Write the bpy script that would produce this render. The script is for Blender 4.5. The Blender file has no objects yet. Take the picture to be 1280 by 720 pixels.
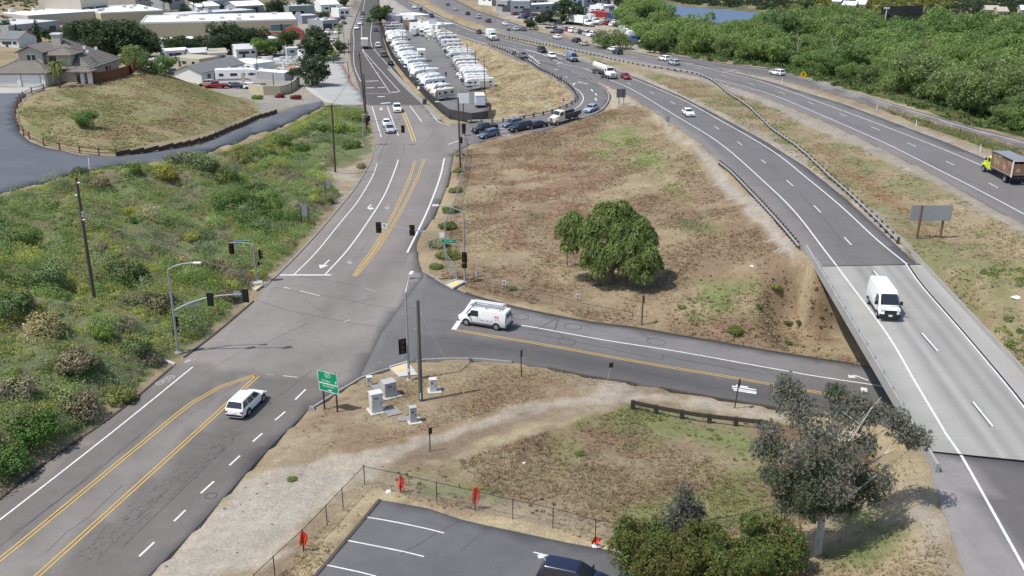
import bpy, bmesh, math, random
import numpy as np
from math import radians, sin, cos, tan, atan, atan2, pi, sqrt, exp
from mathutils import Vector, Matrix
from mathutils.geometry import delaunay_2d_cdt
random.seed(7)
RNG = np.random.default_rng(11)
scene = bpy.context.scene
COL = scene.collection

# camera, sky, sun, exposure
F_PX, HORIZON, CAM_Z = 1220.0, -88.0, 40.0
PITCH = atan((360 - HORIZON) / F_PX)
cam_data = bpy.data.cameras.new("camera")
cam_data.sensor_fit = 'HORIZONTAL'
cam_data.sensor_width = 36.0
cam_data.lens = 36.0 * F_PX / 1280.0
cam_data.clip_start, cam_data.clip_end = 0.5, 6000.0
cam = bpy.data.objects.new("camera", cam_data)
COL.objects.link(cam)
cam.location = (0, 0, CAM_Z)
cam.rotation_euler = (pi / 2 - PITCH, 0, 0)
scene.camera = cam

SUN_EL = radians(60)
SUN_H = Vector((-0.92, -0.40, 0)).normalized()          # the side the sun stands on
world = bpy.data.worlds.new("World")
scene.world = world
world.use_nodes = True
wn = world.node_tree.nodes
sky = wn.new('ShaderNodeTexSky')
sky.sky_type = 'NISHITA'
sky.sun_disc = False
sky.sun_elevation = SUN_EL
sky.sun_rotation = atan2(SUN_H.x, SUN_H.y) % (2 * pi)
sky.air_density, sky.dust_density = 1.0, 1.5
wn['Background'].inputs['Strength'].default_value = 0.115
world.node_tree.links.new(sky.outputs[0], wn['Background'].inputs['Color'])
sun_data = bpy.data.lights.new("sun", 'SUN')
sun_data.energy = 3.2
sun_data.angle = radians(0.5)
sun_data.color = (1.0, 0.965, 0.91)
sun = bpy.data.objects.new("sun", sun_data)
COL.objects.link(sun)
sd = Vector((-SUN_H.x * cos(SUN_EL), -SUN_H.y * cos(SUN_EL), -sin(SUN_EL)))
sun.rotation_euler = sd.to_track_quat('-Z', 'Y').to_euler()
sun.location = (0, 0, 120)
scene.view_settings.view_transform = 'Standard'
scene.view_settings.look = 'None'
scene.view_settings.exposure = 0.50
scene.view_settings.gamma = 1.0

# pixel -> world
def pix_dir(px, py):
    v = (360 - py) / F_PX
    return ((px - 640) / F_PX, cos(PITCH) + v * sin(PITCH), -sin(PITCH) + v * cos(PITCH))
def atz(px, py, z=0.0):
    d = pix_dir(px, py); t = (z - CAM_Z) / d[2]
    return Vector((d[0] * t, d[1] * t, z))
def atf(px, py, zf):
    z = 0.0
    for _ in range(30):
        p = atz(px, py, z); z = 0.5 * z + 0.5 * zf(p.x, p.y)
    p.z = zf(p.x, p.y)
    return p
def aty(px, py, Y):
    d = pix_dir(px, py); t = Y / d[1]
    return Vector((d[0] * t, Y, CAM_Z + d[2] * t))
def pxscale(p):
    """pixels (of the 1280 frame) per metre at a world point"""
    return F_PX / (p[1] * cos(PITCH) + (CAM_Z - p[2]) * sin(PITCH))

# small maths helpers
def smooth(pts, step, closed=False):
    """Catmull-Rom through points, resampled about every step metres."""
    P = [Vector(p) for p in pts]
    n = len(P)
    if n < 3:
        a, b = P[0], P[-1]; k = max(1, int((b - a).length / step))
        return [a.lerp(b, i / k) for i in range(k + 1)]
    out = []
    for i in range(n - 1):
        p0 = P[i - 1] if i > 0 else P[i] * 2 - P[i + 1]
        p1, p2 = P[i], P[i + 1]
        p3 = P[i + 2] if i + 2 < n else P[i + 1] * 2 - P[i]
        k = max(1, int((p2 - p1).length / step))
        for j in range(k):
            t = j / k
            out.append(0.5 * ((2 * p1) + (p2 - p0) * t + (2 * p0 - 5 * p1 + 4 * p2 - p3) * t * t + (3 * p1 - p0 - 3 * p2 + p3) * t ** 3))
    out.append(P[-1].copy())
    return out
def pdist(X, Y, line):
    """distance of points to a polyline (vectorised)"""
    L = np.array([(p[0], p[1]) for p in line]); best = np.full(np.shape(X), 1e9)
    for a, b in zip(L[:-1], L[1:]):
        d = b - a; l2 = max(1e-9, d @ d)
        t = np.clip(((X - a[0]) * d[0] + (Y - a[1]) * d[1]) / l2, 0, 1)
        best = np.minimum(best, (X - a[0] - t * d[0]) ** 2 + (Y - a[1] - t * d[1]) ** 2)
    return np.sqrt(best)
def inpoly(X, Y, poly):
    P = np.array([(p[0], p[1]) for p in poly]); r = np.zeros(np.shape(X), bool)
    j = len(P) - 1
    for i in range(len(P)):
        xi, yi = P[i]; xj, yj = P[j]
        if yi != yj:
            c = ((yi > Y) != (yj > Y)) & (X < (xj - xi) * (Y - yi) / (yj - yi) + xi)
            r ^= c
        j = i
    return r
def _h(ix, iy, s):
    n = (ix.astype(np.int64) * 374761393 + iy.astype(np.int64) * 668265263 + s * 974711) & 0x7fffffff
    n = ((n ^ (n >> 13)) * 1274126177) & 0x7fffffff
    return ((n ^ (n >> 16)) & 0xffff) / 65535.0
def vnoise(X, Y, s=0):
    ix, iy = np.floor(X), np.floor(Y); fx, fy = X - ix, Y - iy
    fx = fx * fx * (3 - 2 * fx); fy = fy * fy * (3 - 2 * fy)
    a = _h(ix, iy, s) * (1 - fx) + _h(ix + 1, iy, s) * fx
    b = _h(ix, iy + 1, s) * (1 - fx) + _h(ix + 1, iy + 1, s) * fx
    return a * (1 - fy) + b * fy
def fbm(X, Y, sc, s=0, o=4):
    v = 0; a = 0.5; t = 0
    for k in range(o):
        v = v + a * vnoise(X / sc + 17.3 * k, Y / sc - 9.1 * k, s + k); t += a; a *= 0.55; sc *= 0.47
    return v / t
def sstep(a, b, x):
    t = np.clip((x - a) / (b - a), 0, 1); return t * t * (3 - 2 * t)

# materials
def srgb(r, g, b):
    f = lambda c: ((c / 255 + 0.055) / 1.055) ** 2.4 if c > 10 else c / 255 / 12.92
    return (f(r), f(g), f(b))
MATS = {}
def mat(name, color=(0.5, 0.5, 0.5), rough=0.8, metal=0.0, noise=(), attr=None, tone=False, objcol=False, bump=0.0, bscale=8.0, spec=0.3, trans=0.0, coat=0.0, randcol=0.0):
    """noise: list of (scale, amount[, stretch xyz]); attr: colour attribute; tone: float attribute multiplies"""
    if name in MATS: return MATS[name]
    m = bpy.data.materials.new(name); m.use_nodes = True
    nt = m.node_tree; N, L = nt.nodes, nt.links
    b = N['Principled BSDF']
    b.inputs['Roughness'].default_value = rough
    b.inputs['Metallic'].default_value = metal
    b.inputs['Specular IOR Level'].default_value = spec
    if coat: b.inputs['Coat Weight'].default_value = coat; b.inputs['Coat Roughness'].default_value = 0.05
    if attr:
        a = N.new('ShaderNodeAttribute'); a.attribute_name = attr; cur = a.outputs['Color']
    elif objcol:
        a = N.new('ShaderNodeObjectInfo'); cur = a.outputs['Color']
    else:
        a = N.new('ShaderNodeRGB'); a.outputs[0].default_value = (*color, 1); cur = a.outputs[0]
    fac = None
    def mul(x, y):
        if x is None: return y
        q = N.new('ShaderNodeMath'); q.operation = 'MULTIPLY'; L.new(x, q.inputs[0]); L.new(y, q.inputs[1]); return q.outputs[0]
    tc = N.new('ShaderNodeTexCoord')
    for it in noise:
        sc, am = it[0], it[1]
        t = N.new('ShaderNodeTexNoise'); t.inputs['Scale'].default_value = sc; t.inputs['Detail'].default_value = 5; t.inputs['Roughness'].default_value = 0.65
        if len(it) > 2:
            mp = N.new('ShaderNodeMapping'); mp.inputs['Scale'].default_value = it[2]; L.new(tc.outputs['Object'], mp.inputs['Vector']); L.new(mp.outputs[0], t.inputs['Vector'])
        else:
            L.new(tc.outputs['Object'], t.inputs['Vector'])
        mr = N.new('ShaderNodeMapRange'); mr.inputs[1].default_value = 0.25; mr.inputs[2].default_value = 0.75
        mr.inputs[3].default_value = 1 - am; mr.inputs[4].default_value = 1 + am; mr.clamp = False
        L.new(t.outputs['Fac'], mr.inputs[0]); fac = mul(fac, mr.outputs[0])
    if tone:
        t = N.new('ShaderNodeAttribute'); t.attribute_name = 'tone'; fac = mul(fac, t.outputs['Fac'])
    if randcol:
        oi = N.new('ShaderNodeObjectInfo'); mr = N.new('ShaderNodeMapRange')
        mr.inputs[3].default_value = 1 - randcol; mr.inputs[4].default_value = 1 + randcol
        L.new(oi.outputs['Random'], mr.inputs[0]); fac = mul(fac, mr.outputs[0])
    if fac is not None:
        vm = N.new('ShaderNodeVectorMath'); vm.operation = 'SCALE'
        L.new(cur, vm.inputs[0]); L.new(fac, vm.inputs['Scale']); cur = vm.outputs[0]
    L.new(cur, b.inputs['Base Color'])
    if bump:
        t = N.new('ShaderNodeTexNoise'); t.inputs['Scale'].default_value = bscale; t.inputs['Detail'].default_value = 6
        L.new(tc.outputs['Object'], t.inputs['Vector'])
        bp = N.new('ShaderNodeBump'); bp.inputs['Strength'].default_value = bump; bp.inputs['Distance'].default_value = 0.1
        L.new(t.outputs['Fac'], bp.inputs['Height']); L.new(bp.outputs[0], b.inputs['Normal'])
    if trans:
        tr = N.new('ShaderNodeBsdfTranslucent'); L.new(cur, tr.inputs['Color'])
        mx = N.new('ShaderNodeMixShader'); mx.inputs[0].default_value = trans
        L.new(b.outputs[0], mx.inputs[1]); L.new(tr.outputs[0], mx.inputs[2]); L.new(mx.outputs[0], N['Material Output'].inputs['Surface'])
    MATS[name] = m
    return m

# object helpers
def link(o, parent=None):
    COL.objects.link(o)
    if parent is not None: o.parent = parent
    return o
def tag(o, label=None, cat=None, group=None, kind=None):
    if label: o['label'] = label
    if cat: o['category'] = cat
    if group: o['group'] = group
    if kind: o['kind'] = kind
    return o
def thing(name, label, cat, loc=(0, 0, 0), rz=0.0, group=None):
    o = bpy.data.objects.new(name, None); o.empty_display_size = 0.3
    COL.objects.link(o); o.location = loc; o.rotation_euler = (0, 0, rz)
    return tag(o, label, cat, group)
def npmesh(name, V, Fc, mats, idx=None, smooth_=False, col=None, tone=None):
    """V: (n,3); Fc: (m,k) same-size faces"""
    me = bpy.data.meshes.new(name)
    V = np.asarray(V, np.float32); Fc = np.asarray(Fc, np.int32)
    k = Fc.shape[1]
    me.vertices.add(len(V)); me.vertices.foreach_set('co', V.ravel())
    me.loops.add(Fc.size); me.loops.foreach_set('vertex_index', Fc.ravel())
    me.polygons.add(len(Fc)); me.polygons.foreach_set('loop_start', np.arange(0, Fc.size, k, dtype=np.int32))
    for m in (mats if isinstance(mats, (list, tuple)) else [mats]): me.materials.append(m)
    if idx is not None: me.polygons.foreach_set('material_index', np.asarray(idx, np.int32))
    if smooth_: me.polygons.foreach_set('use_smooth', np.ones(len(Fc), bool))
    if col is not None:
        a = me.attributes.new('col', 'FLOAT_COLOR', 'POINT')
        c = np.ones((len(V), 4), np.float32); c[:, :3] = col; a.data.foreach_set('color', c.ravel())
    if tone is not None:
        a = me.attributes.new('tone', 'FLOAT', 'POINT'); a.data.foreach_set('value', np.asarray(tone, np.float32))
    me.update(); me.validate()
    return me
class MB:
    """collects simple solids into one mesh"""
    def __init__(s): s.v, s.f, s.m, s.mats = [], [], [], []
    def mi(s, m):
        if m not in s.mats: s.mats.append(m)
        return s.mats.index(m)
    def add(s, vs, fs, m):
        o = len(s.v); i = s.mi(m)
        s.v += [tuple(v) for v in vs]; s.f += [tuple(a + o for a in f) for f in fs]; s.m += [i] * len(fs)
        return s
    def box(s, c, d, m, rz=0.0, ry=0.0, taper=(1, 1)):
        M = Matrix.Translation(c) @ Matrix.Rotation(rz, 4, 'Z') @ Matrix.Rotation(ry, 4, 'Y')
        x, y, z = d[0] / 2, d[1] / 2, d[2] / 2; tx, ty = taper
        vs = [M @ Vector(p) for p in ((-x, -y, -z), (x, -y, -z), (x, y, -z), (-x, y, -z), (-x * tx, -y * ty, z), (x * tx, -y * ty, z), (x * tx, y * ty, z), (-x * tx, y * ty, z))]
        return s.add(vs, [(3, 2, 1, 0), (4, 5, 6, 7), (0, 1, 5, 4), (1, 2, 6, 5), (2, 3, 7, 6), (3, 0, 4, 7)], m)
    def tube(s, pts, rad, m, n=8, cap=True):
        P = [Vector(p) for p in pts]; R = rad if isinstance(rad, (list, tuple)) else [rad] * len(P)
        vs, fs = [], []
        for i, p in enumerate(P):
            d = (P[min(i + 1, len(P) - 1)] - P[max(i - 1, 0)]).normalized()
            u = d.cross(Vector((0, 0, 1)) if abs(d.z) < 0.9 else Vector((1, 0, 0))).normalized(); w = d.cross(u)
            for k in range(n):
                a = 2 * pi * k / n; vs.append(p + (u * cos(a) + w * sin(a)) * R[i])
        for i in range(len(P) - 1):
            for k in range(n):
                k2 = (k + 1) % n; fs.append((i * n + k, i * n + k2, (i + 1) * n + k2, (i + 1) * n + k))
        if cap: fs += [tuple(range(n))[::-1], tuple((len(P) - 1) * n + k for k in range(n))]
        return s.add(vs, fs, m)
    def prism(s, poly, z0, z1, m, axis='Z', inset=1.0):
        n = len(poly); cx = sum(p[0] for p in poly) / n; cy = sum(p[1] for p in poly) / n
        def mk(a, b, c): return {'Z': (a, b, c), 'Y': (a, c, b), 'X': (c, a, b)}[axis]
        vs = [mk(a, b, z0) for a, b in poly] + [mk(cx + (a - cx) * inset, cy + (b - cy) * inset, z1) for a, b in poly]
        fs = [tuple(range(n))[::-1], tuple(range(n, 2 * n))] + [(i, (i + 1) % n, n + (i + 1) % n, n + i) for i in range(n)]
        return s.add(vs, fs, m)
    def loft(s, rings, m, cap=True, closed=True):
        n = len(rings[0]); vs = [p for r in rings for p in r]; fs = []
        for i in range(len(rings) - 1):
            for k in range(n if closed else n - 1):
                k2 = (k + 1) % n; fs.append((i * n + k, i * n + k2, (i + 1) * n + k2, (i + 1) * n + k))
        if cap: fs += [tuple(range(n))[::-1], tuple((len(rings) - 1) * n + k for k in range(n))]
        return s.add(vs, fs, m)
    def mesh(s, name, sm=False, recalc=True):
        me = bpy.data.meshes.new(name); me.from_pydata([tuple(v) for v in s.v], [], s.f)
        for m in s.mats: me.materials.append(m)
        me.polygons.foreach_set('material_index', s.m)
        if recalc:
            bm = bmesh.new(); bm.from_mesh(me); bmesh.ops.recalc_face_normals(bm, faces=bm.faces[:]); bm.to_mesh(me); bm.free()
        if sm:
            me.polygons.foreach_set('use_smooth', [True] * len(me.polygons))
            me.set_sharp_from_angle(angle=radians(sm if sm is not True else 40))
        me.update(); return me
    def obj(s, name, parent=None, sm=False):
        return link(bpy.data.objects.new(name, s.mesh(name, sm)), parent)
def bevel_mesh(me, w, seg=2, ang=30):
    bm = bmesh.new(); bm.from_mesh(me)
    bmesh.ops.remove_doubles(bm, verts=bm.verts[:], dist=1e-5)
    es = [e for e in bm.edges if len(e.link_faces) == 2 and e.calc_face_angle(0) > radians(ang)]
    bmesh.ops.bevel(bm, geom=es, offset=w, segments=seg, profile=0.6, affect='EDGES', clamp_overlap=True)
    bm.to_mesh(me); bm.free()
    me.polygons.foreach_set('use_smooth', [True] * len(me.polygons)); me.set_sharp_from_angle(angle=radians(35))
    return me
# outlines of the roads (image points -> world)
DECK = 4.0; FW2 = 4.5
XA, XB = atz(600, 410).x, atz(1080, 470, -2.5).x
def z_cross(x, y):
    t = min(1, max(0, (x - XA) / (XB - XA))); return -2.5 * t * t * (3 - 2 * t)
W0 = lambda L: [atz(a, b, 0) for a, b in L]
W4 = lambda L: [atz(a, b, DECK) for a, b in L]
W5 = lambda L: [atz(a, b, FW2) for a, b in L]
WC = lambda L: [atf(a, b, z_cross) for a, b in L]

main_left_px = [(-170, 735), (-60, 665), (0, 626), (60, 578), (115, 540), (160, 507), (185, 485), (217, 459), (232, 447), (265, 422), (295, 397), (320, 375), (332, 359), (350, 342), (370, 322), (395, 295), (425, 260), (445, 235), (457, 215), (465, 200), (469, 180), (466, 160), (460, 142), (455, 128), (450, 112), (444, 95), (439, 80), (437, 60), (438, 40), (445, 20), (452, 0), (458, -16)]
main_right_near_px = [(150, 760), (184, 720), (212.5, 692.5), (245, 660), (270, 632), (295, 605), (320, 577.5), (357, 539), (385, 512.5), (422, 489), (450, 472.5)]
dark_edge_px = [(450, 472.5), (477, 417), (504, 380), (530, 345), (527, 340)]
main_right_far_px = [(527, 340), (522, 322), (520, 305), (527, 290), (540, 275), (552, 250), (560, 230), (565, 207), (567, 192), (586, 181), (578, 154), (560, 156), (546, 148), (531, 130), (510, 108), (492, 84), (484, 66), (479, 50), (476, 30), (474, 0), (476, -16)]
cross_bot_px = [(450, 472.5), (475, 464), (495, 459), (510, 454), (532, 449.5), (570, 448), (602, 449), (640, 452.5), (685, 459.5), (722, 467.5), (760, 474), (787, 477.5), (825, 484), (855, 490), (890, 496), (960, 507.5), (1040, 520), (1110, 531), (1200, 545), (1330, 566), (1500, 594), (2000, 676)]
cross_top_px = [(527, 340), (535, 344), (552, 355), (566, 360), (590, 370), (640, 384), (687, 394), (740, 404), (790, 410), (847, 420), (902, 429), (960, 439.5), (1020, 449), (1070, 456), (1130, 466), (1200, 478), (1330, 500), (1500, 528), (2000, 610)]
conn_left_px = [(488, -5), (493, 0), (511.7, 14), (536.7, 27), (567, 43), (609, 57.5), (640, 64), (672, 76), (695, 81), (740, 99), (765, 109), (782, 116), (815, 137), (877, 180), (900, 202), (960, 260), (997, 305), (1022, 333.5)]
conn_right_px = [(504, -5), (510, 0), (528, 8), (553, 21), (581, 33), (609, 42), (640, 49), (670, 57), (697, 68), (740, 79), (795, 97), (850, 120), (895, 143), (955, 176), (1010, 211), (1060, 251), (1110, 297), (1147, 331)]
conn2_left_px = [(1160, 566), (1165, 597), (1186, 660), (1207, 720), (1230, 790), (1275, 930)]
conn2_right_px = [(1330, 584), (1420, 660), (1540, 760), (1745, 930)]
deck_left_px = [(1022, 333.5), (1070, 410), (1115, 480), (1160, 564)]
deck_right_px = [(1147, 331), (1197, 388), (1245, 440), (1330, 583)]
fw2_left_px = [(525, -6), (534, 0), (559, 15), (589, 26), (620, 37), (640, 44), (715, 62), (765, 72), (840, 87), (890, 100), (960, 122), (1030, 151), (1090, 179), (1172, 220), (1280, 280), (1400, 350), (1700, 525), (2100, 758)]
fw2_right_px = [(560, -6), (570, 0), (595, 12.5), (620, 21), (657, 34), (677, 40), (747, 57), (802, 67), (865, 78), (905, 88), (960, 101.5), (1060, 132), (1185, 179), (1280, 219), (1400, 272), (1700, 404), (2200, 624)]
on_left_px = [(840, 73), (865, 77.5), (905, 86.5), (960, 95.5), (1035, 114), (1100, 136), (1160, 156), (1230, 179), (1280, 196), (1400, 240), (1700, 350), (2200, 533)]
on_right_px = [(840, 69), (865, 73), (910, 80), (960, 86), (1030, 104), (1085, 121), (1147, 139), (1210, 158), (1280, 176), (1400, 214), (1700, 309), (2200, 467)]
ramp_low_px = [(609, 57.5), (640, 64), (672, 76), (695, 81.5), (722, 91), (740, 100), (757, 110), (763.7, 120), (762, 126), (757, 135), (740, 145), (715, 152.5), (677, 164), (657, 165.6), (633, 170), (605, 175.5), (586, 181)]
ramp_low_z = [4, 4, 4, 4, 4, 4, 3.9, 3.65, 3.4, 3.1, 2.6, 2.0, 1.3, 0.9, 0.5, 0.2, 0.0]
ramp_top_px = [(609, 58.5), (640, 67.5), (660, 77), (685, 92.5), (705, 105), (715, 115), (719, 124), (712, 131), (690, 140), (665, 146), (639, 151), (618, 153), (578, 154)]
ramp_top_z = [4, 4, 4, 4, 3.85, 3.5, 3.15, 2.7, 1.9, 1.3, 0.8, 0.4, 0.0]

# ground heights
cp = []
def C(px, py, z): p = atz(px, py, z); cp.append((p.x, p.y, z))
for L in (main_left_px, main_right_near_px, main_right_far_px):
    for q in L: C(*q, 0.0)
for L in (cross_bot_px, cross_top_px):
    for q in L:
        p = atf(q[0], q[1], z_cross); cp.append((p.x, p.y, p.z))
for L in (conn_left_px, conn_right_px, conn2_left_px, conn2_right_px):
    for q in L[:-1]: C(*q, DECK)
for L in (fw2_left_px, fw2_right_px, on_left_px, on_right_px):
    for q in L: C(*q, FW2)

for q, z in zip(ramp_low_px[4:], ramp_low_z[4:]): C(*q, z)
for q, z in zip(ramp_top_px[3:], ramp_top_z[3:]): C(*q, z)
for q in [(200, 705, 0), (330, 600, .2), (400, 640, .7), (450, 640, 1), (470, 626, 1), (700, 680, 1), (640, 720, 1), (560, 720, 1), (400, 715, 1), (800, 700, 1.1),
          (480, 500, .12), (560, 470, .1), (620, 500, .1), (700, 480, -.1), (560, 560, .3), (700, 600, .4), (850, 560, -.6), (900, 640, .5), (800, 650, .7), (940, 535, -1.3), (1000, 565, -.6),
          (1025, 690, 1.5), (1100, 700, 3), (1130, 640, 3), (1060, 600, 0.6), (1150, 690, 3.8),
          (600, 200, .1), (600, 330, .1), (700, 300, .3), (700, 200, 1), (760, 350, .3), (850, 250, 1.5), (800, 180, 2.2), (900, 350, .5), (950, 400, -.8), (1010, 420, -2.0), (860, 390, -.6), (650, 250, .3),
          (1043, 400, -2), (1030, 380, -1.2), (1060, 440, -2.4), (1000, 378, -.8), (1012, 362, 0.8), (865, 182, 3.7), (920, 250, 3.6), (980, 312, 3.6), (1002, 330, 3.3),
          (612, 136, 0), (640, 128, .8), (660, 110, 2.4), (640, 85, 2.6), (618, 72, 2.4), (600, 66, 1.6), (606, 118, 0), (592, 95, 0), (575, 72, 0), (560, 52, .3), (545, 36, .8), (520, 80, 0), (560, 110, 0), (580, 140, 0), (500, 45, 0), (490, 28, .3), (530, 24, 1.5),
          (1000, 160, 3.9), (1100, 230, 3.7), (1200, 330, 3), (1260, 400, 1.4), (1230, 365, 1.8), (1168, 300, 3.2), (1275, 330, 3.4),
          (900, 120, 4.2), (830, 90, 4.2), (1200, 165, 3.0), (1280, 172, 2.8), (1000, 80, 1.2), (1280, 100, 1.2), (1100, 100, 1.4), (860, 60, 1.0), (870, 15, -.8), (920, 30, -.8), (940, 20, -.8), (845, 8, -.8), (900, 3, .2), (1000, 12, .5), (1280, 30, 1.5), (1200, 10, 3.5), (1100, 5, 3),
          (700, 30, 3.6), (760, 30, 3.3), (650, 18, 3.8), (800, 50, 2.6), (740, 5, 3.4),
          (30, 110, 12), (110, 105, 12), (150, 93, 11.8), (0, 95, 12.5), (20, 150, 10.8), (40, 178, 9.6), (100, 193, 8.6), (144, 196, 7.9), (0, 215, 9.2), (0, 242, 9), (85, 218, 8), (150, 205, 7.4), (220, 194, 6.3), (290, 175, 4.6), (320, 160, 3.8), (370, 142, 2.5), (404, 129, 1.4),
          (60, 160, 10.6), (150, 120, 10.8), (184, 88, 11), (240, 105, 7), (295, 122, 3.6), (230, 150, 7.4), (300, 138, 4.4), (60, 130, 11.6), (165, 80, 11.5),
          (250, 106, 1), (300, 108, .8), (350, 118, 1), (350, 100, .5), (400, 110, .3), (300, 70, 0), (200, 50, 0), (100, 42, 1), (425, 90, 0), (425, 125, .5), (440, 135, .3),
          (0, 30, 5), (0, 45, 3), (40, 10, 8), (90, 12, 2), (0, 0, 10),
          (100, 330, 4.4), (60, 440, 3.4), (30, 560, 2.2), (0, 400, 5.4), (160, 420, 2.4), (200, 300, 4.0), (280, 260, 3.2), (300, 220, 4.0), (340, 280, 1.3), (380, 200, 2.0), (415, 215, .9), (430, 160, 1.0), (440, 190, .6), (360, 240, 2.0), (250, 350, 1.8), (0, 330, 6.8)]: C(*q)
cp += [(-75, 45, 11), (-60, 25, 6), (-110, 60, 14), (-130, 100, 14), (-140, 160, 14), (-150, 200, 13), (-250, 150, 18), (-300, 300, 12), (-90, 222, 10), (-105, 245, 4), (-80, 232, 4), (-90, 275, 1), (-45, 35, 0.5), (-10, 25, 1), (15, 30, 1), (30, 35, 2.5), (80, 60, 4.3), (160, 60, 4.3), (150, 110, 4), (160, 170, 3), (260, 220, 3), (400, 300, 5), (600, 600, 10),
       (0, 900, 6), (-300, 800, 8), (300, 900, 14), (0, 1600, 40), (-1500, 1500, 70), (1500, 1500, 70), (-1500, 0, 40), (1500, 0, 40), (-1200, 700, 50), (1200, 700, 40), (0, 3000, 60)]
cp = np.array(cp)
_, ui = np.unique(np.round(cp[:, :2], 0), axis=0, return_index=True); cp = cp[ui]
SC = 100.0
def phi(r2): return np.sqrt(r2 + 0.05 ** 2)
D2 = ((cp[:, None, :2] - cp[None, :, :2]) ** 2).sum(-1) / SC ** 2
nC = len(cp); A = np.zeros((nC + 3, nC + 3)); A[:nC, :nC] = phi(D2) - 1e-3 * np.eye(nC)
Q = np.c_[np.ones(nC), cp[:, :2] / SC]; A[:nC, nC:] = Q; A[nC:, :nC] = Q.T
wts = np.linalg.solve(A, np.r_[cp[:, 2], 0, 0, 0])
def rbf(X, Y):
    sh = X.shape; X = X.ravel(); Y = Y.ravel(); out = np.zeros(len(X))
    for s in range(0, len(X), 8000):
        x, y = X[s:s + 8000], Y[s:s + 8000]
        d = ((x[:, None] - cp[None, :, 0]) ** 2 + (y[:, None] - cp[None, :, 1]) ** 2) / SC ** 2
        out[s:s + 8000] = phi(d) @ wts[:nC] + wts[nC] + wts[nC + 1] * x / SC + wts[nC + 2] * y / SC
    return out.reshape(sh)
def grow(a, b, step, g, end):
    r = list(np.arange(a, b, step)); s = step
    while r[-1] < end: s *= g; r.append(r[-1] + s)
    return r
gy = np.array([-60., -30, -10, 10, 25] + grow(30, 175, 0.9, 1.016, 3200))
hx = grow(0, 75, 0.9, 1.045, 1700)
gx = np.array([-a for a in hx[:0:-1]] + hx)
GX, GY = np.meshgrid(gx, gy)
GZ = rbf(GX, GY)
# gentle natural unevenness away from the roads
GZ += (fbm(GX, GY, 9, 3, 3) - 0.5) * 0.5
# mounds and gullies of the bank beside the street
_bank = [atz(a, b, z) for a, b, z in [(-90, 262, 10), (0, 242, 9), (85, 218, 8), (150, 205, 7.4), (220, 194, 6.3), (290, 175, 4.6), (370, 142, 2.5), (404, 129, 1.4), (455, 133, .2)]] + W0([(464, 165), (445, 232), (395, 292), (332, 355), (232, 445), (160, 505), (60, 576), (-60, 662), (-170, 735)])
_m = inpoly(GX, GY, _bank) * sstep(0, 5, pdist(GX, GY, _bank + [_bank[0]]))
GZ += _m * ((fbm(GX, GY, 8, 23, 3) - .5) * 4.2 + (fbm(GX, GY, 2.6, 27, 2) - .5) * .7)
# flatten under and beside the pavements
main_poly = W0(main_left_px + main_right_far_px[::-1] + dark_edge_px[-2:0:-1] + main_right_near_px[::-1])
cross_poly = WC(cross_top_px + cross_bot_px[::-1] + dark_edge_px[1:-1])
conn_poly = W4(conn_left_px + conn_right_px[::-1])
conn2_poly = W4(conn2_left_px + conn2_right_px[::-1])
fw2_poly = W5(fw2_left_px + fw2_right_px[::-1])
on_poly = W5(on_left_px + on_right_px[::-1])
def flatten(poly, zf, feather, z=None):
    global GZ
    xs = [p[0] for p in poly]; ys = [p[1] for p in poly]; m = feather + 1
    ix = np.where((gx > min(xs) - m) & (gx < max(xs) + m))[0]; iy = np.where((gy > min(ys) - m) & (gy < max(ys) + m))[0]
    if not len(ix) or not len(iy): return
    sl = np.s_[iy[0]:iy[-1] + 1, ix[0]:ix[-1] + 1]
    X, Y = GX[sl], GY[sl]
    ins = inpoly(X, Y, poly); d = pdist(X, Y, list(poly) + [poly[0]])
    w = np.where(ins, 1.0, 1 - sstep(0.8, feather, d))
    zz = zf if np.isscalar(zf) else np.vectorize(zf)(X, Y)
    GZ[sl] = GZ[sl] * (1 - w) + zz * w
_a, _b, _c, _d = W4([(1022, 333.5), (1160, 565), (1330, 583.5), (1147, 331.2)])
flatten([_a + Vector((-2.6, -.6, 0)), _b + Vector((-2.0, 5, 0)), _c + Vector((2, 5, 0)), _d + Vector((2, -.6, 0))], -3.7, 4.5)  # ground under the deck sunk below road level to widen the shaded gap
for pl, zf, ft in ((conn_poly, DECK, 1.6), (conn2_poly, DECK, 3), (fw2_poly, FW2, 6), (on_poly, FW2, 4), (main_poly, 0.0, 3), (cross_poly, z_cross, 2.5)):
    flatten(pl, zf, ft)
def Zs(x, y):
    scalar = np.isscalar(x); x = np.atleast_1d(np.asarray(x, float)); y = np.atleast_1d(np.asarray(y, float))
    i = np.clip(np.searchsorted(gx, x) - 1, 0, len(gx) - 2); j = np.clip(np.searchsorted(gy, y) - 1, 0, len(gy) - 2)
    u = np.clip((x - gx[i]) / (gx[i + 1] - gx[i]), 0, 1); v = np.clip((y - gy[j]) / (gy[j + 1] - gy[j]), 0, 1)
    r = (GZ[j, i] * (1 - u) + GZ[j, i + 1] * u) * (1 - v) + (GZ[j + 1, i] * (1 - u) + GZ[j + 1, i + 1] * u) * v
    return float(r[0]) if scalar else r
_T = np.concatenate([np.arange(30, 260, 0.5), 260 * 1.004 ** np.arange(0, 600)])
def P(px, py):
    """where the sight line through an image point meets the ground"""
    d = pix_dir(px, py)
    X, Y, Zr = d[0] * _T, d[1] * _T, CAM_Z + d[2] * _T
    h = Zr - Zs(X, Y)
    k = np.where(h < 0)[0]
    if not len(k): t = _T[-1]
    else:
        k = max(1, k[0]); t = _T[k - 1] + (_T[k] - _T[k - 1]) * h[k - 1] / (h[k - 1] - h[k])
    x, y = d[0] * t, d[1] * t
    return Vector((x, y, Zs(x, y)))
WP = lambda L: [P(a, b) for a, b in L]
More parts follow.
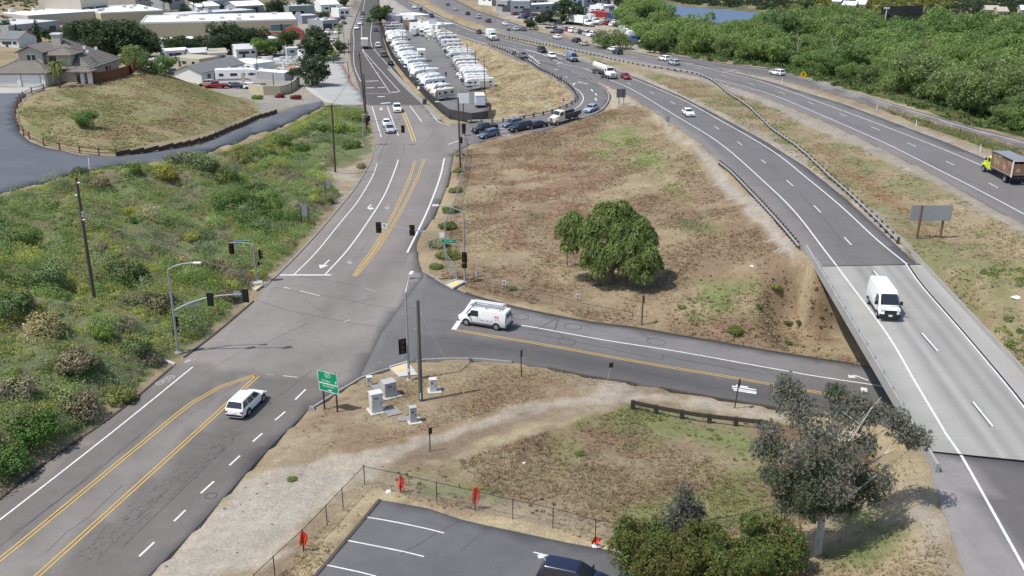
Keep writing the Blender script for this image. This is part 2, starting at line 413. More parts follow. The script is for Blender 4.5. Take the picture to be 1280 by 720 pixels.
ramp_poly = [atz(*q, z) for q, z in zip(ramp_low_px, ramp_low_z)] + [atz(*q, z) for q, z in zip(ramp_top_px, ramp_top_z)][::-1]
driveway_px = [(-60, 119), (0, 117), (33, 117), (27, 124), (20, 135), (18, 150), (24, 165), (37, 177), (55, 184), (100, 194), (144, 196), (217, 187), (250, 181.5), (320, 152), (370, 133), (402, 127), (405, 131), (370, 150), (320, 166), (290, 180), (250, 195), (212, 202), (150, 206), (85, 218), (20, 236), (0, 242), (-60, 256)]
rvlot_px = [(478, 18), (500, 22), (545, 35), (560, 52), (575, 72), (592, 95), (606, 118), (612, 135), (608, 150), (590, 152), (567, 148), (545, 128), (528, 112), (505, 88), (490, 68), (481, 45)]
parking_px = [(472.5, 625), (535, 636), (577, 650), (640, 664), (715, 680), (765, 689), (835, 706), (850, 800), (320, 800), (392, 720), (430, 676)]
pad_px = [(382, 110), (395, 92), (410, 78), (427, 80), (440, 106), (450, 114), (456, 131), (427, 131), (406, 127)]
apron_px = [(-60, 108), (61, 108), (50, 113), (33, 117), (0, 117), (-60, 119)]
driveway_poly, rvlot_poly, parking_poly, pad_poly, apron_poly = map(WP, (driveway_px, rvlot_px, parking_px, pad_px, apron_px))

# ground sheet with its soil and plant colours
TAN = np.array([.300, .240, .150]); STRAW = np.array([.36, .295, .18]); BROWN = np.array([.225, .158, .100]); GREEN = np.array([.150, .175, .062]); LUSH = np.array([.09, .145, .042])
DIRT = np.array([.375, .325, .265]); PALE = np.array([.345, .315, .275]); GREY = np.array([.27, .262, .25]); SOIL = np.array([.19, .14, .095]); OLIVE = np.array([.135, .14, .06])
def ground_colour(X, Y):
    sh = X.shape
    n1, n2, n3 = fbm(X, Y, 14, 21), fbm(X, Y, 4, 31), fbm(X, Y, 40, 41)
    n4 = fbm(X, Y, 1.6, 51)
    jx, jy = X + (fbm(X, Y, 3, 61) - .5) * 2.4, Y + (fbm(X, Y, 3, 71) - .5) * 4
    mix = lambda a, b, t: a * (1 - t[..., None]) + b * t[..., None]
    c = np.broadcast_to(TAN, sh + (3,)).copy()
    c = mix(c, STRAW, sstep(.45, .7, n2)); c = mix(c, BROWN, sstep(.52, .7, n1) * .6)
    def zone(px, fn, feather=0, reach=None):
        poly = WP(px); xs = [p.x for p in poly]; ys = [p.y for p in poly]
        bb = (X > min(xs) - 12) & (X < max(xs) + 12) & (Y > min(ys) - 12) & (Y < max(ys) + 12)
        if not bb.any(): return
        x, y = jx[bb], jy[bb]
        ins = inpoly(x, y, poly)
        if feather:
            d = pdist(x, y, poly + [poly[0]]); t = np.where(ins, sstep(0, feather, d), 0)
        else: t = ins.astype(float)
        c[bb] = mix(c[bb], fn(n1[bb], n2[bb], n4[bb]), t)
    mx = lambda a, b, t: a * (1 - t[:, None]) + b * t[:, None]
    # the wide field between the ramp and the street
    zone([(575, 190), (600, 178), (690, 163), (757, 138), (790, 125), (870, 190), (940, 275), (990, 325), (1012, 332), (1040, 372), (1092, 462), (1060, 458), (960, 440), (740, 403), (600, 370), (540, 342), (560, 280)],
         lambda a, b, e: mx(mx(np.broadcast_to(TAN * 1.0, (len(a), 3)), BROWN, sstep(.40, .60, a)), STRAW, sstep(.52, .75, b) * .45), 0)
    zone([(590, 215), (760, 160), (800, 240), (850, 320), (720, 350), (600, 340), (590, 270)], lambda a, b, e: mx(np.broadcast_to(BROWN * [1.12, 1.04, 1.04], (len(a), 3)), TAN, sstep(.42, .66, b)), 7)
    zone([(735, 155), (770, 138), (800, 148), (850, 195), (900, 262), (935, 320), (900, 310), (840, 255), (790, 215), (725, 195)], lambda a, b, e: mx(np.broadcast_to(GREEN * 1.3, (len(a), 3)), TAN, sstep(.38, .62, b)), 5)
    zone([(640, 255), (690, 250), (700, 285), (640, 290)], lambda a, b, e: mx(np.broadcast_to(OLIVE, (len(a), 3)), BROWN, sstep(.4, .6, b)), 4)
    zone([(840, 265), (910, 275), (900, 300), (835, 295)], lambda a, b, e: mx(np.broadcast_to(OLIVE * 1.1, (len(a), 3)), TAN, sstep(.4, .6, b)), 3)
    zone([(850, 340), (940, 330), (1010, 400), (990, 430), (880, 418), (800, 395), (840, 370)], lambda a, b, e: mx(np.broadcast_to(GREEN * 1.2, (len(a), 3)), TAN * 1.05, sstep(.40, .58, b)), 5)
    # pale shoulders
    zone([(745, 104), (768, 118), (775, 132), (800, 130), (860, 182), (930, 262), (980, 314), (992, 322), (1000, 312), (960, 268), (880, 190), (815, 141), (782, 119), (765, 112)], lambda a, b, e: mx(np.broadcast_to(PALE * .95, (len(a), 3)), DIRT, sstep(.3, .8, b) * .6), 0)
    zone([(695, 82), (740, 99), (765, 110), (790, 124), (765, 136), (763, 120), (757, 110), (735, 97)], lambda a, b, e: np.broadcast_to(DIRT * 1.02, (len(a), 3)), 0)
    # reserve between the carriageways
    zone([(620, 47), (700, 69), (800, 98), (900, 145), (1010, 211), (1125, 316), (1190, 390), (1290, 480), (1290, 285), (1170, 220), (1090, 180), (960, 123), (840, 88), (700, 59), (620, 38)],
         lambda a, b, e: mx(mx(np.broadcast_to(TAN * 1.0, (len(a), 3)), OLIVE * 1.35, sstep(.42, .62, b) * .8), BROWN * 1.15, sstep(.56, .70, a) * .7), 0)
    zone([(1000, 180), (1030, 178), (1130, 240), (1200, 300), (1160, 310), (1090, 255)], lambda a, b, e: mx(np.broadcast_to(np.array([.25, .16, .075]), (len(a), 3)), TAN, sstep(.45, .65, b)), 4)
    for L in ([(620, 46), (697, 68), (795, 97), (895, 143), (955, 176), (1060, 251), (1130, 316), (1150, 318), (1070, 248), (965, 172), (900, 139), (800, 93), (700, 65), (620, 43)],
              [(620, 37), (640, 44), (765, 72), (890, 100), (960, 122), (1090, 179), (1172, 220), (1290, 285), (1290, 300), (1165, 228), (1080, 187), (950, 128), (880, 104), (760, 75), (620, 40)],
              [(905, 88), (960, 101), (1060, 132), (1185, 179), (1290, 221), (1290, 210), (1200, 178), (1100, 144), (1035, 120), (960, 97), (905, 87)]):
        zone(L, lambda a, b, e: mx(np.broadcast_to(PALE * .82, (len(a), 3)), DIRT * .92, sstep(.3, .8, b)), 0)
    zone([(1165, 340), (1290, 320), (1290, 480), (1220, 420)], lambda a, b, e: mx(np.broadcast_to(GREEN * 1.0, (len(a), 3)), TAN, sstep(.45, .7, b)), 5)
    zone([(1085, 128), (1160, 150), (1290, 190), (1290, 206), (1225, 183), (1150, 157)], lambda a, b, e: np.broadcast_to(GREEN, (len(a), 3)), 1)
    # embankment beside the trailer lot
    zone([(560, 48), (609, 60), (660, 80), (705, 108), (716, 124), (690, 138), (640, 150), (612, 150), (614, 132), (592, 92), (575, 70)], lambda a, b, e: mx(np.broadcast_to(STRAW * 1.02, (len(a), 3)), TAN * .95, sstep(.4, .6, b)), 0)
    # corner island, gravel pull-out, track
    zone([(357, 539), (450, 474), (570, 450), (690, 461), (790, 480), (770, 490), (600, 520), (520, 545), (390, 600), (330, 640), (330, 580)], lambda a, b, e: mx(mx(np.broadcast_to(TAN * .95, (len(a), 3)), BROWN * 1.1, sstep(.45, .6, b)), DIRT, sstep(.55, .7, a) * .6), 0)
    zone([(330, 588), (420, 573), (500, 553), (560, 535), (640, 514), (700, 498), (755, 483), (790, 480), (815, 500), (760, 502), (640, 529), (570, 549), (500, 570), (440, 605), (400, 640), (330, 720), (180, 725), (212, 692), (300, 605)],
         lambda a, b, e: mx(np.broadcast_to(DIRT * 1.0, (len(a), 3)), DIRT * .84, sstep(.45, .7, b)), 0)
    zone([(180, 725), (212, 693), (245, 661), (270, 633), (320, 579), (330, 590), (400, 585), (440, 590), (420, 615), (400, 640), (340, 690), (310, 730)], lambda a, b, e: mx(np.broadcast_to(PALE, (len(a), 3)), DIRT * 1.08, sstep(.5, .75, b) * .7), 1.5)
    zone([(570, 572), (650, 540), (760, 500), (800, 482), (825, 486), (780, 503), (700, 530), (640, 556), (590, 575)], lambda a, b, e: mx(np.broadcast_to(np.array([.25, .21, .175]), (len(a), 3)), DIRT * .85, sstep(.45, .7, b)), .6)
    zone([(500, 560), (580, 535), (640, 520), (760, 500), (640, 540), (560, 572), (520, 582), (470, 600)], lambda a, b, e: np.broadcast_to(SOIL * 1.15, (len(a), 3)), .8)
    zone([(790, 492), (960, 512), (1080, 535), (1085, 545), (960, 525), (830, 506)], lambda a, b, e: mx(np.broadcast_to(DIRT * 1.05, (len(a), 3)), TAN, sstep(.5, .7, b)), 0)
    # lower field
    zone([(480, 590), (570, 574), (700, 532), (790, 506), (950, 528), (1090, 560), (1080, 640), (960, 665), (780, 660), (640, 628), (520, 606)],
         lambda a, b, e: mx(mx(np.broadcast_to(TAN * .85, (len(a), 3)), BROWN * 1.0, sstep(.40, .56, b)), GREEN * 1.15, sstep(.52, .64, a) * .75), 0)
    zone([(770, 515), (860, 518), (950, 532), (1000, 560), (960, 600), (900, 575), (800, 545)], lambda a, b, e: mx(np.broadcast_to(GREEN * 1.2, (len(a), 3)), TAN, sstep(.42, .6, b)), 4)
    zone([(460, 610), (520, 622), (640, 650), (770, 682), (770, 692), (640, 666), (540, 640), (475, 627), (390, 725), (360, 725), (420, 660)], lambda a, b, e: np.broadcast_to(STRAW * 1.02, (len(a), 3)), 0)
    zone([(1080, 600), (1165, 596), (1190, 650), (1215, 725), (1160, 725), (1120, 660)], lambda a, b, e: mx(np.broadcast_to(PALE * .9, (len(a), 3)), TAN, sstep(.42, .7, b)), 2)
    zone([(1030, 640), (1080, 615), (1140, 650), (1150, 700), (1090, 720), (1020, 715)], lambda a, b, e: mx(np.broadcast_to(GREEN * 1.0, (len(a), 3)), TAN, sstep(.45, .65, b)), 2)
    # house knoll
    zone([(20, 135), (50, 115), (150, 98), (184, 88), (240, 104), (300, 122), (330, 140), (250, 170), (144, 193), (60, 182), (24, 162)], lambda a, b, e: mx(mx(np.broadcast_to(np.array([.28, .25, .13]), (len(a), 3)), OLIVE * 1.5, sstep(.42, .62, a) * .75), BROWN * 1.2, sstep(.5, .68, b) * .6), 0)
    zone([(24, 150), (60, 158), (90, 180), (55, 182), (30, 165)], lambda a, b, e: np.broadcast_to(GREEN * 1.1, (len(a), 3)), 2)
    # bank of weeds beside the street
    zone([(-80, 260), (0, 246), (85, 222), (212, 204), (290, 184), (370, 153), (406, 133), (454, 132), (464, 160), (466, 185), (440, 235), (390, 292), (330, 356), (262, 420), (180, 485), (60, 574), (-20, 640), (-90, 690)],
         lambda a, b, e: mx(mx(np.broadcast_to(np.array([.15, .18, .075]), (len(a), 3)), np.array([.17, .15, .085]), sstep(.48, .66, b)), TAN * .8, sstep(.6, .72, a) * .7), 0)
    zone([(395, 215), (440, 205), (460, 190), (468, 180), (466, 202), (445, 238), (425, 262), (412, 250)], lambda a, b, e: mx(np.broadcast_to(DIRT * .95, (len(a), 3)), TAN, sstep(.5, .7, b)), 1)
    zone([(300, 395), (330, 358), (395, 296), (470, 182), (460, 205), (420, 252), (370, 305), (320, 355), (270, 405), (180, 476), (60, 566), (-40, 640), (-40, 662), (60, 580), (190, 484)], lambda a, b, e: np.broadcast_to(TAN * .95, (len(a), 3)), .0)
    # yards and town
    zone([(190, 70), (240, 104), (300, 120), (330, 140), (404, 127), (455, 130), (452, 112), (440, 80), (437, 40), (455, -2), (330, -2), (200, 20)], lambda a, b, e: mx(np.broadcast_to(GREY * 1.05, (len(a), 3)), DIRT * .9, sstep(.42, .62, a)), 0)
    zone([(600, -4), (625, 20), (700, 42), (800, 65), (830, 62), (800, 20), (780, -4)], lambda a, b, e: mx(np.broadcast_to(DIRT * 1.02, (len(a), 3)), GREY * 1.1, sstep(.45, .7, a)), 0)
    zone([(478, 20), (530, 26), (500, 4), (480, -4), (474, 0)], lambda a, b, e: np.broadcast_to(GREY * 1.2, (len(a), 3)), 0)
    zone([(830, 62), (1000, 94), (1290, 176), (1290, 30), (1000, 12), (830, -4), (790, -4)], lambda a, b, e: mx(np.broadcast_to(np.array([.085, .10, .038]), (len(a), 3)), OLIVE, sstep(.45, .65, b)), 0)
    far = sstep(430, 520, Y) * (np.abs(X + 20) > 0)
    fc = mix(mix(np.broadcast_to(np.array([.17, .165, .09]), sh + (3,)), TAN * .85, sstep(.45, .6, n3)), np.array([.10, .12, .05]), sstep(.5, .65, n1))
    c = mix(c, fc, far * ((X < -95) | (X > 80)))
    c = c * .84 + c.mean(-1, keepdims=True) * .16
    c *= (0.80 + 0.40 * n4)[..., None] * np.array([.90, .88, .83])
    return np.clip(c, 0.01, .9)
ter = GZ.copy()
for pl in (main_poly, cross_poly, conn_poly, conn2_poly, fw2_poly, on_poly, ramp_poly, driveway_poly, rvlot_poly, parking_poly, pad_poly, apron_poly):
    xs = [p[0] for p in pl]; ys = [p[1] for p in pl]
    bb = (GX > min(xs)) & (GX < max(xs)) & (GY > min(ys)) & (GY < max(ys))
    ins = np.zeros_like(bb); ins[bb] = inpoly(GX[bb], GY[bb], pl)
    ter[ins] = GZ[ins] - 0.3
ny, nx = GX.shape
ii = np.arange(ny * nx).reshape(ny, nx)
quads = np.stack([ii[:-1, :-1], ii[:-1, 1:], ii[1:, 1:], ii[1:, :-1]], -1).reshape(-1, 4)
GCOL = ground_colour(GX, GY)
ground_m = mat('soil_and_dry_grass', rough=0.95, attr='col', noise=((1.3, .20), (6.0, .30), (26.0, .26)), bump=0.6, bscale=5, spec=0.1)
gme = npmesh('ground', np.stack([GX, GY, ter], -1).reshape(-1, 3), quads, ground_m, smooth_=True, col=GCOL.reshape(-1, 3))
ground = link(bpy.data.objects.new('ground', gme)); tag(ground, kind='structure')

# pavements
def asphalt(name, c, rough=.85, **k): return mat(name, c, rough, noise=((.12, .10), (.9, .09), (7, .10), (40, .16)), tone=True, bump=.12, bscale=30, spec=.25, **k)
M_ASPH = asphalt('worn_asphalt', (.200, .182, .168)); M_DARK = asphalt('dark_asphalt', (.130, .124, .122)); M_NEW = asphalt('new_asphalt', (.070, .071, .077))
M_FWY = asphalt('freeway_asphalt', (.140, .132, .130)); M_BLUE = asphalt('driveway_asphalt', (.112, .120, .134)); M_LOT = asphalt('lot_asphalt', (.155,.152,.150)); M_PARK = asphalt('parking_asphalt', (.110,.109,.111))
M_CONC = mat('concrete_slab', (.37, .37, .35), .9, noise=((.3, .07), (3, .07), (22, .09)), tone=True, spec=.2)
def pavement(name, poly, zf, m, step=1.6, off=.02, tone=None, skirt=.35, parent=None):
    b = []
    for p, q in zip(poly, list(poly[1:]) + [poly[0]]):
        p, q = Vector((p[0], p[1])), Vector((q[0], q[1])); k = max(1, int((q - p).length / (step * 1.5)))
        b += [p.lerp(q, i / k) for i in range(k)]
    xs = [p.x for p in b]; ys = [p.y for p in b]
    X, Y = np.meshgrid(np.arange(min(xs), max(xs), step), np.arange(min(ys), max(ys), step))
    X = X.ravel(); Y = Y.ravel()
    k = inpoly(X, Y, b); X, Y = X[k], Y[k]
    k = pdist(X, Y, b + [b[0]]) > step * .45; X, Y = X[k], Y[k]
    pts = b + [Vector((x, y)) for x, y in zip(X, Y)]
    n = len(b)
    v, e, f, *_ = delaunay_2d_cdt(pts, [(i, (i + 1) % n) for i in range(n)], [], 1, 1e-4)
    V = np.array([(p.x, p.y) for p in v])
    z = np.full(len(V), float(zf)) if np.isscalar(zf) else (Zs(V[:, 0], V[:, 1]) if zf is None else np.array([zf(a, c_) for a, c_ in V]))
    T = np.ones(len(V)) if tone is None else tone(V[:, 0], V[:, 1])
    tri = []
    for t in f:
        for i in range(1, len(t) - 1): tri.append((t[0], t[i], t[i + 1]))
    tri = np.array(tri)
    a, b2, c3 = V[tri[:, 0]], V[tri[:, 1]], V[tri[:, 2]]
    cr = (b2[:, 0] - a[:, 0]) * (c3[:, 1] - a[:, 1]) - (b2[:, 1] - a[:, 1]) * (c3[:, 0] - a[:, 0])
    tri[cr < 0] = tri[cr < 0][:, ::-1]
    V3 = np.c_[V, z + off]
    # skirt
    ed = {}
    for t in tri:
        for i in range(3):
            ed.setdefault((min(t[i], t[(i + 1) % 3]), max(t[i], t[(i + 1) % 3])), []).append((t[i], t[(i + 1) % 3]))
    low = len(V3); V3 = np.r_[V3, V3 - [0, 0, skirt]]; T = np.r_[T, T]
    sk = []
    for k, l in ed.items():
        if len(l) == 1: p, q = l[0]; sk += [(q, p, p + low), (q, p + low, q + low)]
    me = npmesh(name, V3, np.r_[tri, np.array(sk)], m, tone=T)
    return tag(link(bpy.data.objects.new(name, me), parent), kind=None if parent else 'structure')
def gsn(d, s): return np.exp(-(d / s) ** 2)
n_big = lambda X, Y, s=3: .92 + .16 * fbm(X, Y, 7, s)
# main street
lane_lines = {
 'lw': [(-30, 671), (0, 650), (141, 540), (241, 459)],
 'yl': [(-40, 728), (0, 700), (195, 540), (240, 504), (275, 484), (320, 469)],
 'yr': [(10, 752), (47, 720), (246, 540), (322, 470)],
}
turnlane = W0([(-40, 728), (0, 700), (195, 540), (240, 504), (275, 484), (320, 469), (246, 540), (47, 720), (10, 752)])
def tone_main(X, Y):
    t = n_big(X, Y)
    near = Y < 92
    right = inpoly(X, Y, W0([(10, 752), (47, 720), (246, 540), (322, 470), (372, 472), (440, 478), (357, 539), (295, 605), (184, 720), (150, 760)]))
    left = inpoly(X, Y, W0([(-170, 735), (0, 626), (115, 540), (217, 459), (241, 452), (322, 468), (275, 484), (195, 540), (0, 700), (-40, 728)]))
    t = np.where(right, t * (.62 + .12 * fbm(X, Y, 2.5, 8)), t)
    t = np.where(left, t * .74, t)
    t = np.where(inpoly(X, Y, turnlane), t * .98, t)
    for L in ([(30, 690), (130, 610), (240, 500), (330, 450), (430, 370)], [(110, 720), (280, 555), (370, 470), (470, 380), (520, 330)]): t -= .07 * gsn(pdist(X, Y, W0(L)), 1.0)
    for L in ([(400, 345), (450, 285), (480, 235), (492, 190), (490, 150)], [(380, 345), (430, 280), (462, 225), (480, 190)], [(490, 330), (525, 270), (545, 215), (550, 180), (540, 150)]): t -= .12 * gsn(pdist(X, Y, W0(L)), 1.1)
    t += .16 * gsn(pdist(X, Y, W0([(300, 460), (380, 420), (470, 400), (500, 370)])), 5)
    for L in ([(250, 500), (330, 440), (400, 395), (450, 345)], [(300, 490), (390, 425), (450, 385), (490, 330)], [(340, 470), (420, 440), (470, 425), (500, 390)]): t -= .15 * gsn(pdist(X, Y, W0(L)), 1.4)
    dark_far = inpoly(X, Y, W0([(430, 131.5), (535, 132), (535, 110), (500, 60), (480, -20), (430, -20)]))
    t = np.where(dark_far, .46 + .08 * (t - 1), t)
    return np.clip(t, .35, 1.3)
main_road = pavement('main_road', main_poly, 0.0, M_ASPH, 1.5, .02, tone_main)
def tone_cross(X, Y):
    t = n_big(X, Y, 5)
    up = WC([(640, 388), (790, 414), (960, 442), (1100, 464), (1100, 480), (960, 460), (747, 424), (640, 405)])
    t = np.where(inpoly(X, Y, up), t * 1.35, t)
    t = np.where(inpoly(X, Y, WC([(530, 420), (640, 426), (777, 450), (917, 474), (1090, 505), (1090, 540), (850, 500), (640, 462), (500, 462)])), t * .80, t)
    t -= .16 * gsn(pdist(X, Y, WC([(600, 432), (760, 459), (960, 497), (1090, 517)])), 1.6)
    t += .14 * gsn(pdist(X, Y, WC([(560, 395), (640, 415), (777, 442), (960, 474)])), .9)
    return np.clip(t, .5, 1.7)
cross_road = pavement('cross_road', cross_poly, z_cross, M_DARK, 1.4, .03, tone_cross)
def tone_conn(X, Y):
    t = n_big(X, Y, 7)
    t += .22 * gsn(pdist(X, Y, W4([(815, 139), (877, 179), (900, 200), (960, 255), (1000, 300), (1030, 330)])), 1.8)
    for L in ([(960, 205), (1040, 290), (1090, 345)], [(985, 190), (1070, 270), (1120, 322)]): t -= .07 * gsn(pdist(X, Y, W4(L)), 1.0)
    return t
connector = pavement('freeway', conn_poly, DECK, M_FWY, 2.0, .04, tone_conn)
connector2 = pavement('freeway', conn2_poly, DECK, M_FWY, 1.6, .04, lambda X, Y: np.where(inpoly(X, Y, W4([(1150, 560), (1200, 568), (1283, 720), (1320, 790), (1100, 790)])), 1.55, .80) * n_big(X, Y, 9))
freeway2 = pavement('freeway', fw2_poly, FW2, M_FWY, 2.4, .03, lambda X, Y: n_big(X, Y, 11) * 1.08)
on_ramp = pavement('on_ramp', on_poly, FW2, M_FWY, 2.4, .045, lambda X, Y: n_big(X, Y, 12) * np.where(pdist(X, Y, W5([(1030, 105), (1147, 140), (1280, 177)])) < 2.2, 1.5, .9))
off_ramp = pavement('off_ramp', ramp_poly, None, M_FWY, 1.8, .03, lambda X, Y: n_big(X, Y, 13))
driveway = pavement('driveway', driveway_poly, None, M_BLUE, 1.8, .03, lambda X, Y: n_big(X, Y, 15))
rv_lot = pavement('storage_lot_paving', rvlot_poly, None, M_LOT, 3.0, .03, lambda X, Y: .8 + .4 * fbm(X, Y, 12, 16))
parking = pavement('parking_lot', parking_poly, None, M_PARK, 1.2, .04, lambda X, Y: .8 + .42 * fbm(X, Y, 4, 17))
pad = pavement('concrete_pad', pad_poly, None, M_CONC, 2.0, .05, lambda X, Y: .85 + .2 * fbm(X, Y, 6, 18))
apron = pavement('concrete_apron', apron_poly, None, M_CONC, 2.0, .05)
for o, w_ in ((rv_lot, 1), (pad, 1), (apron, 1)): o['kind'] = 'structure'

# road markings
M_WHITE = mat('road_paint_white', (.60, .60, .58), .7, noise=((1.2, .12), (7, .28), (25, .2)))
M_YEL = mat('road_paint_yellow', (.52, .34, .09), .7, noise=((3, .12), (25, .15)))
M_FAINT = mat('road_paint_faded', (.36, .35, .34), .8, noise=((6, .25), (30, .2)))
M_CRACK = mat('crack_sealant', (.075, .072, .072), .7, noise=((5, .2),))
M_YEL2 = mat('road_paint_yellow_faded', (.50, .36, .14), .7, noise=((3, .12), (25, .15)))
def ribbon(name, pts, w, m, parent, off=.012, shift=0.0):
    n = len(pts); vs = []
    for i, p in enumerate(pts):
        d = pts[min(i + 1, n - 1)] - pts[max(i - 1, 0)]; d.z = 0; d.normalize()
        s = Vector((-d.y, d.x, 0)); c = p + s * shift + Vector((0, 0, off))
        vs += [c + s * w / 2, c - s * w / 2]
    fs = [(2 * i, 2 * i + 1, 2 * i + 3, 2 * i + 2) for i in range(n - 1)]
    mb = MB().add(vs, fs, m); me = mb.mesh(name, recalc=False)
    if me.polygons[0].normal.z < 0: me.flip_normals()
    return link(bpy.data.objects.new(name, me), parent)
def zline(pts, zf):
    for p in pts: p.z = zf if np.isscalar(zf) else (Zs(p.x, p.y) if zf is None else zf(p.x, p.y))
    return pts
def line(name, px, w, m, parent, zf, conv, off, step=2.0, shift=0.0):
    return ribbon(name, zline(smooth(conv(px), step), zf), w, m, parent, off, shift)
def double(px, parent, zf, conv, off, gap=.17, w=.12, m=None):
    for s in (-gap, gap): line('yellow_line', px, w, m or M_YEL, parent, zf, conv, off, shift=s)
def dashes(px, anchor, length, period, w, parent, zf, conv, off, name='lane_dash'):
    L = zline(smooth(conv(px), .5), zf); acc = [0]
    for a, b in zip(L, L[1:]): acc.append(acc[-1] + (b - a).length)
    a = conv([anchor])[0]; i0 = min(range(len(L)), key=lambda i: (L[i] - a).length); s0 = acc[i0] % period
    s = s0 - period
    while s < acc[-1]:
        seg = [L[i] for i in range(len(L)) if s <= acc[i] <= s + length]
        if len(seg) > 2: ribbon(name, [seg[0], seg[len(seg) // 2], seg[-1]], w, M_WHITE, parent, off)
        s += period
mr = main_road; O = .034
line('edge_line', lane_lines['lw'], .17, M_WHITE, mr, 0., W0, O)
double(lane_lines['yl'], mr, 0., W0, O); double(lane_lines['yr'], mr, 0., W0, O)
for a, b in (((174, 696), (193, 678)), ((217.5, 652), (232, 638)), ((251, 617), (267.5, 602)), ((287, 582), (300, 570)), ((316, 552.5), (328, 542)), ((344, 525.5), (356.5, 515)), ((369, 500), (382, 487))): line('lane_dash', [a, b], .17, M_WHITE, mr, 0., W0, O)
line('guide_dash', [(333, 468), (342, 469)], .1, M_FAINT, mr, 0., W0, O); line('guide_dash', [(354, 470), (372, 472)], .1, M_WHITE, mr, 0., W0, O)
line('stop_line', [(350, 344), (414, 344)], .4, M_WHITE, mr, 0., W0, O)
line('edge_line', [(366, 345), (395, 316), (425, 279), (447, 252), (465, 222), (472, 204)], .17, M_WHITE, mr, 0., W0, O + .004)
line('lane_line', [(406, 344), (435, 312), (460, 277), (480, 245), (492, 217), (498, 200)], .2, M_WHITE, mr, 0., W0, O + .004)
double([(442.5, 345), (470, 306), (492.5, 266), (510, 228), (519, 201)], mr, 0., W0, O); double([(444, 346), (473, 309.5), (500, 266), (520, 226), (530.5, 199)], mr, 0., W0, O + .004)
line('edge_line', [(509, 316), (535, 262), (550, 222), (555.5, 198)], .26, M_WHITE, mr, 0., W0, O)
for L, w in (([(465, 133), (476.7, 171.7)], .2), ([(484, 133), (498, 170)], .2), ([(512.5, 132.5), (527.5, 152.5)], .2), ([(531, 132.5), (546.7, 151), (553, 154.5), (562, 157)], .2),
             ([(467.5, 15), (463.5, 40), (464, 55), (468, 62), (490, 87), (527, 126)], .16), ([(458, -10), (453, 18), (452, 40), (453, 60), (457, 70), (487.5, 116)], .16), ([(453, 60), (459, 69), (500, 115)], .16),
             ([(450, 15), (442, 37), (442.5, 50), (442, 72), (444, 86), (451, 102)], .16), ([(457, 117), (488, 117)], .22), ([(447, 131.5), (459, 131.7)], .25)): line('lane_line', L, w, M_WHITE, mr, 0., W0, O)
double([(504, 140), (511, 157), (518, 177)], mr, 0., W0, O, m=M_YEL2, gap=.3, w=.25)
for a, b, w in (((457.5, 101.7), (473, 101.2), .8), ((458, 110), (468, 109.8), .8), ((472, 109.8), (481, 109.5), .8), ((489, 115.5), (498, 115), .8), ((462, 79.5), (467, 79.2), .7), ((469, 91), (474, 91), .7), ((472, 121), (481, 120.7), 1.0), ((476, 129.5), (488, 128.5), 1.0)): line('word_marking', [a, b], w, M_FAINT if w == .7 else M_WHITE, mr, 0., W0, O + .004)
def arrow(px_tail, px_tip, width, parent, zf, conv, off, turn=0, m=M_WHITE):
    a, b = zline(conv([px_tail, px_tip]), zf); d = (b - a); l = d.length; d.normalize(); s = Vector((-d.y, d.x, 0))
    hw = width
    if turn == 0:
        pts = [(0, -.08), (0, .08), (.6, .08), (.6, .5), (1, 0), (.6, -.5), (.6, -.08)]
    else:
        t = turn; pts = [(0, -.09 * t), (0, .09 * t), (.48, .09 * t), (.58, .17 * t), (.60, .36 * t), (.46, .36 * t), (.68, .95 * t), (.92, .36 * t), (.77, .36 * t), (.74, .10 * t), (.64, -.06 * t), (.52, -.09 * t)]
    v = [a + d * (l * u) + s * (hw * w) + Vector((0, 0, off)) for u, w in pts]
    if zf is not None and not np.isscalar(zf): zline(v, zf); v = [p + Vector((0, 0, off)) for p in v]
    mb = MB().add(v, [tuple(range(len(v)))], m); me = mb.mesh('turn_arrow', recalc=False)
    if me.polygons[0].normal.z < 0: me.flip_normals()
    link(bpy.data.objects.new('turn_arrow', me), parent)
arrow((412, 325), (400, 336), 1.3, mr, 0., W0, O); arrow((464, 256), (457, 263), 1.2, mr, 0., W0, O, 1); arrow((487, 256.5), (478, 262), 1.0, mr, 0., W0, O, 1, M_FAINT)
arrow((438, 325), (432, 330.5), .9, mr, 0., W0, O, 1, M_FAINT); arrow((477, 133.5), (476, 138), 1.2, mr, 0., W0, O)
cr = cross_road; zc = z_cross
double([(570, 413), (640, 424.5), (777, 449), (917, 472.5), (960, 480), (1040, 494), (1120, 508)], cr, zc, WC, .044)
line('edge_line', [(640, 405), (747, 424), (855, 441), (960, 460), (1010, 469), (1082, 480), (1150, 491)], .2, M_WHITE, cr, zc, WC, .044)
line('stop_line', [(567, 412.5), (592.5, 375)], .55, M_WHITE, cr, zc, WC, .048)
arrow((1085, 476), (1061, 466.5), 1.1, cr, zc, WC, .05, 1); line('yield_bar', [(1076, 487), (1084, 488)], .9, M_WHITE, cr, zc, WC, .05)
for a, b in (((915, 483), (945, 488)), ((915, 485.5), (946, 491)), ((917, 488), (945, 492.5)), ((920, 482), (935, 484.5))): line('word_marking', [a, b], .28, M_WHITE, cr, zc, WC, .05)
def ring(c, rx, parent, zf, conv, off, m=M_CRACK, w=.07, name='detector_loop'):
    p = zline(conv([c]), zf)[0]; pts = [p + Vector((rx * cos(a), rx * sin(a), 0)) for a in np.linspace(0, 2 * pi, 25)]
    ribbon(name, zline(pts, zf), w, m, parent, off)
for c in ((716, 408.5), (708, 427), (820, 427.5), (650, 396)): ring(c, .95, cr, zc, WC, .046)
